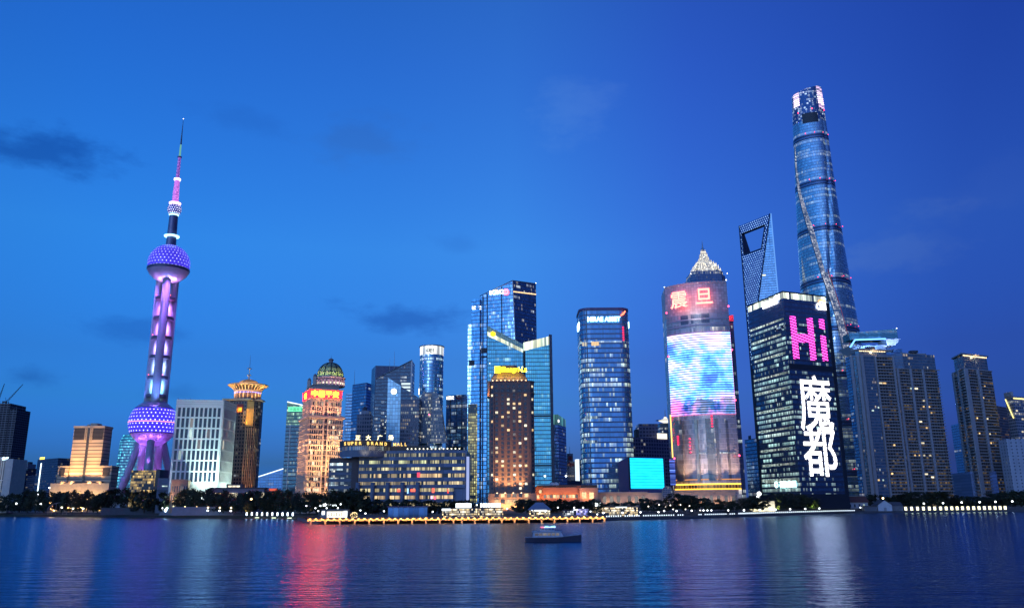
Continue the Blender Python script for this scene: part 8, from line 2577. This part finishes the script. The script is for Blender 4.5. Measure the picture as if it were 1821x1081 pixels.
# fairy-lit bush
D = shore_D(630) + 4; p = at(630, 909, D)
fb_ = thing('fairy_light_bush', 'round bush wrapped in warm fairy lights behind the pier', 'bush', (p.x, D, 2))
rb = random.Random(5); mb = MB(); ml = MB()
for k in range(900):
    v_ = Vector((rb.gauss(0, 1), rb.gauss(0, 1), rb.gauss(0, 1))).normalized()
    c_ = Vector((v_.x * 1.9, v_.y * 1.9, 1.9 + v_.z * 1.7)) * 1.0
    t1 = v_.orthogonal().normalized() * .12; t2 = v_.cross(t1).normalized() * .12
    mb.face([c_ - t1, c_ + t2, c_ + t1, c_ - t2], [(0, 0)] * 4)
mb.build('foliage', M_leaf[0], fb_)
for k in range(70):
    v_ = Vector((rb.gauss(0, 1), rb.gauss(0, 1), rb.gauss(0, 1))).normalized()
    c_ = Vector((v_.x * 2.0, v_.y * 2.0, 1.9 + v_.z * 1.8))
    ml.lathe([(.01, -.13), (.13, 0), (.01, .13)], 5, (c_.x, c_.y)); 
    for i_ in range(len(ml.v) - 1, -1, -1):
        pass
ml = None
lights = MB()
for k in range(70):
    v_ = Vector((rb.gauss(0, 1), rb.gauss(0, 1), rb.gauss(0, 1))).normalized()
    c_ = Vector((v_.x * 2.0, v_.y * 2.0, 1.9 + v_.z * 1.8))
    lights.tube(c_ - Vector((0, 0, .12)), c_ + Vector((0, 0, .12)), .12, .12, 5)
tag(lights.build('fairy_lights', glow('fairy', (1, .72, .34), 1.1), fb_), kind='stuff')
# bright garden wall with globes
o, w, H = pavilion('garden_wall', 'bright floodlit cream garden wall before the light lettered tower', 'wall', 1333, 1377, 890, shore_D(1355) + 26, 3, plain('cream_wall', (.6, .55, .42), .8), PR, 3, 'flat')
for x in (-7, 0, 7): spot(o, (x, -5, .5), (x, 0, 5), (1, .95, .7), 900, 120)
for u, v, r in ((1350, 877.5, 1.7), (1347.3, 883.5, 1.1)):
    D = shore_D(u) + 30; p = at(u, v, D)
    g_ = thing('globe_lamp', 'large white globe lamp above the bright garden wall' if r > 1.5 else 'smaller white globe lamp just under the large globe', 'lamp', (p.x, D, G))
    MB().tube((0, 0, 0), (0, 0, p.z - G), .15, .12, 6).build('pole', M_dark, g_)
    MB().lathe([(.02, -r), (r * .7, -r * .7), (r, 0), (r * .7, r * .7), (.02, r)], 16).build('globe', glow('globe_white', (.9, .96, 1), .75), g_, True, loc=(0, 0, p.z - G))
# houses at the right
red = plain('red_tiles', (.16, .06, .05), .8)
house_w = plain('house_white', (.42, .43, .47), .8)
o, w, H = pavilion('river_house', 'white house with a red tiled roof below the left apartment tower', 'house', 1497, 1542, 882.5, shore_D(1520) + 34, 3, house_w, red, 12, 'gable', over=1.0)
for k in range(5):
    MB().box(-w + 2 + k * 4.2, -w + 3.4 + k * 4.2, -.15, 0, H * .18, H * .42).build('window', W_dark if k != 4 else W_cool, o)
o, w, H = pavilion('boat_house', 'white boathouse with a pointed gable on the right bank', 'boathouse', 1560, 1585, 889, shore_D(1572) + 4, 1.75, plain('boathouse_white', (.55, .57, .62), .8), plain('slate', (.10, .09, .10), .8), 14, 'front_gable')
MB().box(-1.2, 1.2, -.12, 0, .1, H * .32).build('door', plain('door_grey', (.3, .31, .34), .7), o)
o, w, H = pavilion('boat_shed', 'long low shed with pale posts right of the white boathouse', 'shed', 1585.5, 1604, 892, shore_D(1590) + 7, 1.75, plain('shed_dark', (.10, .09, .09), .8), plain('slate', (.10, .09, .10), .8), 10, 'gable')
for k in range(9): MB().box(-w + .3 + k * (2 * w - .8) / 8, -w + .6 + k * (2 * w - .8) / 8, -.4, -.1, 0, H * .55).build('post', house_w, o)
pavilion('covered_walk', 'low covered walk joining the river house to the boathouse', 'walkway', 1536, 1559.5, 899, shore_D(1545) + 8, 1.75, plain('walk_grey', (.14, .15, .18), .8), plain('slate', (.10, .09, .10), .8), 6, 'flat')
# left bank: arched shelter and white wall with stairs
D = shore_D(110) + 36; pL_, pR_ = at(84, 900, D), at(128, 900, D)
ar = thing('arched_shelter', 'pale low arched shelter on the bank below the stepped tower', 'shelter', ((pL_.x + pR_.x) / 2, D, 2.2))
ww = (pR_.x - pL_.x) / 2; hh = at(105, 893, D).z - 2.2
mb = MB(); prev = None
for k in range(17):
    t = math.pi * k / 16
    cur = (ww * -math.cos(t), hh * .35 + (hh * .65) * math.sin(t))
    if prev: mb.face([(prev[0], 0, prev[1]), (prev[0], 7, prev[1]), (cur[0], 7, cur[1]), (cur[0], 0, cur[1])][::-1]); mb.face([(prev[0], 0, prev[1] - .6), (cur[0], 0, cur[1] - .6), (cur[0], 0, cur[1]), (prev[0], 0, prev[1])])
    prev = cur
mb.build('arched_roof', plain('shelter_pale', (.22, .23, .26), .8), ar)
for k in range(7):
    x = -ww * .9 + k * ww * .3
    MB().tube((x, .5, 0), (x, .5, hh * .35 + hh * .6 * math.sqrt(max(0, 1 - (x / ww) ** 2))), .2, .2, 6).build('post', PW, ar)
o, w, H = pavilion('river_wall', 'long pale parapet wall on the bank below the sphere tower', 'wall', 180, 282, 902.5, shore_D(230) + 32, 2.25, plain('wall_blue_grey', (.07, .075, .09), .85), plain('wall_blue_grey', (.07, .075, .09), .85), 1, 'flat', over=.2)
o, w, H = pavilion('white_river_wall', 'long white riverside wall under the twin headed lamps', 'wall', 306, 425, 901, shore_D(365) + 33, 2.25, plain('wall_white', (.22, .235, .27), .85), plain('wall_white', (.22, .235, .27), .85), 1.2, 'flat', over=.3)
D = shore_D(296) + 30; pL_, pR_ = at(283, 910, D), at(312, 910, D)
st_ = thing('pale_stairs', 'pale flight of stairs left of the long white riverside wall', 'stairs', ((pL_.x + pR_.x) / 2, D, 2.25))
ww = (pR_.x - pL_.x) / 2; hh = at(296, 901, D).z - 2.25
for k in range(8):
    f = k / 8
    MB().box(-ww * (1 - f * .8), ww * (1 - f * .8), k * .35, 6, hh * f + .001, hh * (f + .125)).build('step', plain('wall_white', (.22, .235, .27), .85), st_)
# landing lights below the bar lights
for u in (457, 487, 515):
    D = shore_D(u) + 5; p = at(u, 918.6, D)
    l_ = thing('landing_light', 'low greenish flood lamp on the quay edge under the bar lights', 'light', (p.x, D, .8), 0, 'low quay lamps')
    MB().box(-1.5, 1.5, -.3, .3, 0, .5).build('lamp_head', glow('quay_lamp', (.85, 1, .7), .55), l_)
    MB().box(-.3, .3, -.2, .2, -.9, -.001).build('bracket', M_dark, l_)

# ---- the boat ----------------------------------------------------------------------------
def boat():
    pw_ = on_level(982, 963, 0)
    root = thing('river_cruiser', 'dark hulled river cruiser with a red and blue light strip on its roof', 'boat', (pw_.x, pw_.y, 0), R(2))
    Lh = 6.9; n_ = 18
    hull = MB(); deck = MB()
    secs = []
    for k in range(n_ + 1):
        f = k / n_
        x = -Lh + 2 * Lh * f
        wdt = 1.75 * min(1, 1.0 - max(0, (f - .55) / .45) ** 2.2) * (.86 + .14 * min(1, f / .15))
        top = 1.15 + .55 * max(0, (f - .4) / .6) ** 2
        secs.append((x + (.5 * f if f > .9 else 0), max(.03, wdt), top))
    for (x0, w0, t0), (x1, w1, t1) in zip(secs[:-1], secs[1:]):
        for s in (-1, 1):
            q = [(x0, s * w0 * .72, -.25), (x1, s * w1 * .72, -.25), (x1, s * w1, t1), (x0, s * w0, t0)]
            hull.face(q if s < 0 else q[::-1])
        deck.face([(x0, -w0 * .98, t0 - .08), (x1, -w1 * .98, t1 - .08), (x1, w1 * .98, t1 - .08), (x0, w0 * .98, t0 - .08)])
    x0, w0, t0 = secs[0]
    hull.face([(x0, w0 * .72, -.25), (x0, -w0 * .72, -.25), (x0, -w0, t0), (x0, w0, t0)])
    hull.build('hull', plain('hull_dark', (.06, .065, .10), .35), root)
    deck.build('deck', plain('boat_deck', (.3, .3, .33), .7), root)
    rb_ = MB()
    for (x0, w0, t0), (x1, w1, t1) in zip(secs[:-1], secs[1:]):
        rb_.tube((x0, -w0 - .03, t0), (x1, -w1 - .03, t1), .07, .07, 5); rb_.tube((x0, w0 + .03, t0), (x1, w1 + .03, t1), .07, .07, 5)
    rb_.build('rubbing_strake', plain('strake', (.3, .3, .34), .5), root)
    cab = plain('cabin_grey', (.42, .45, .52), .5)
    MB().prism([(-4.9, -1.3), (2.9, -1.3), (2.9, 1.3), (-4.9, 1.3)], 1.12, 2.45, 0, top=[(-4.7, -1.2), (2.1, -1.2), (2.1, 1.2), (-4.7, 1.2)]).build('cabin', cab, root)
    for k in range(6):
        MB().box(-4.4 + k * 1.05, -3.6 + k * 1.05, -1.36, -1.28, 1.6, 2.15).build('window', W_dim, root)
    MB().box(-5.0, 2.3, -1.4, 1.4, 2.46, 2.6).build('roof', cab, root)
    MB().box(-2.9, .6, -1.1, 1.1, 2.61, 2.78).build('upper_deck', cab, root)
    for k in range(5):
        MB().tube((-2.8 + k * .85, -1.0, 2.78), (-2.8 + k * .85, -1.0, 3.6), .04, .04, 4).build('stanchion', M_metal, root)
    MB().box(-2.95, .75, -1.15, 1.15, 3.6, 3.68).build('awning', cab, root)
    MB().box(-2.9, -2.05, -1.24, -1.15, 3.5, 3.66).build('light_strip', glow('boat_red', (1, .10, .16), 1.1), root)
    MB().box(-2.04, .8, -1.24, -1.15, 3.5, 3.66).build('light_strip', glow('boat_blue', (.25, .45, 1), 1.3), root)
    for k in range(9):
        if k in (3, 4): continue
        MB().box(-1.8 + k * .3, -1.64 + k * .3, -1.2, -1.14, 3.76, 3.92).build('roof_lamp', glow('boat_lamp', (.25, .75, 1), 1.0), root)
    MB().tube((1.2, 0, 2.6), (1.2, 0, 4.6), .05, .03, 5).build('mast', M_metal, root)
    rl_ = MB()
    for k in range(8): rl_.tube((2.9 + k * .45, -1.3 + .12 * k, 1.3), (2.9 + k * .45, -1.3 + .12 * k, 2.0), .03, .03, 4)
    rl_.tube((2.9, -1.3, 2.0), (6.05, -.46, 2.05), .03, .03, 4)
    rl_.build('bow_rail', M_metal, root)
boat()
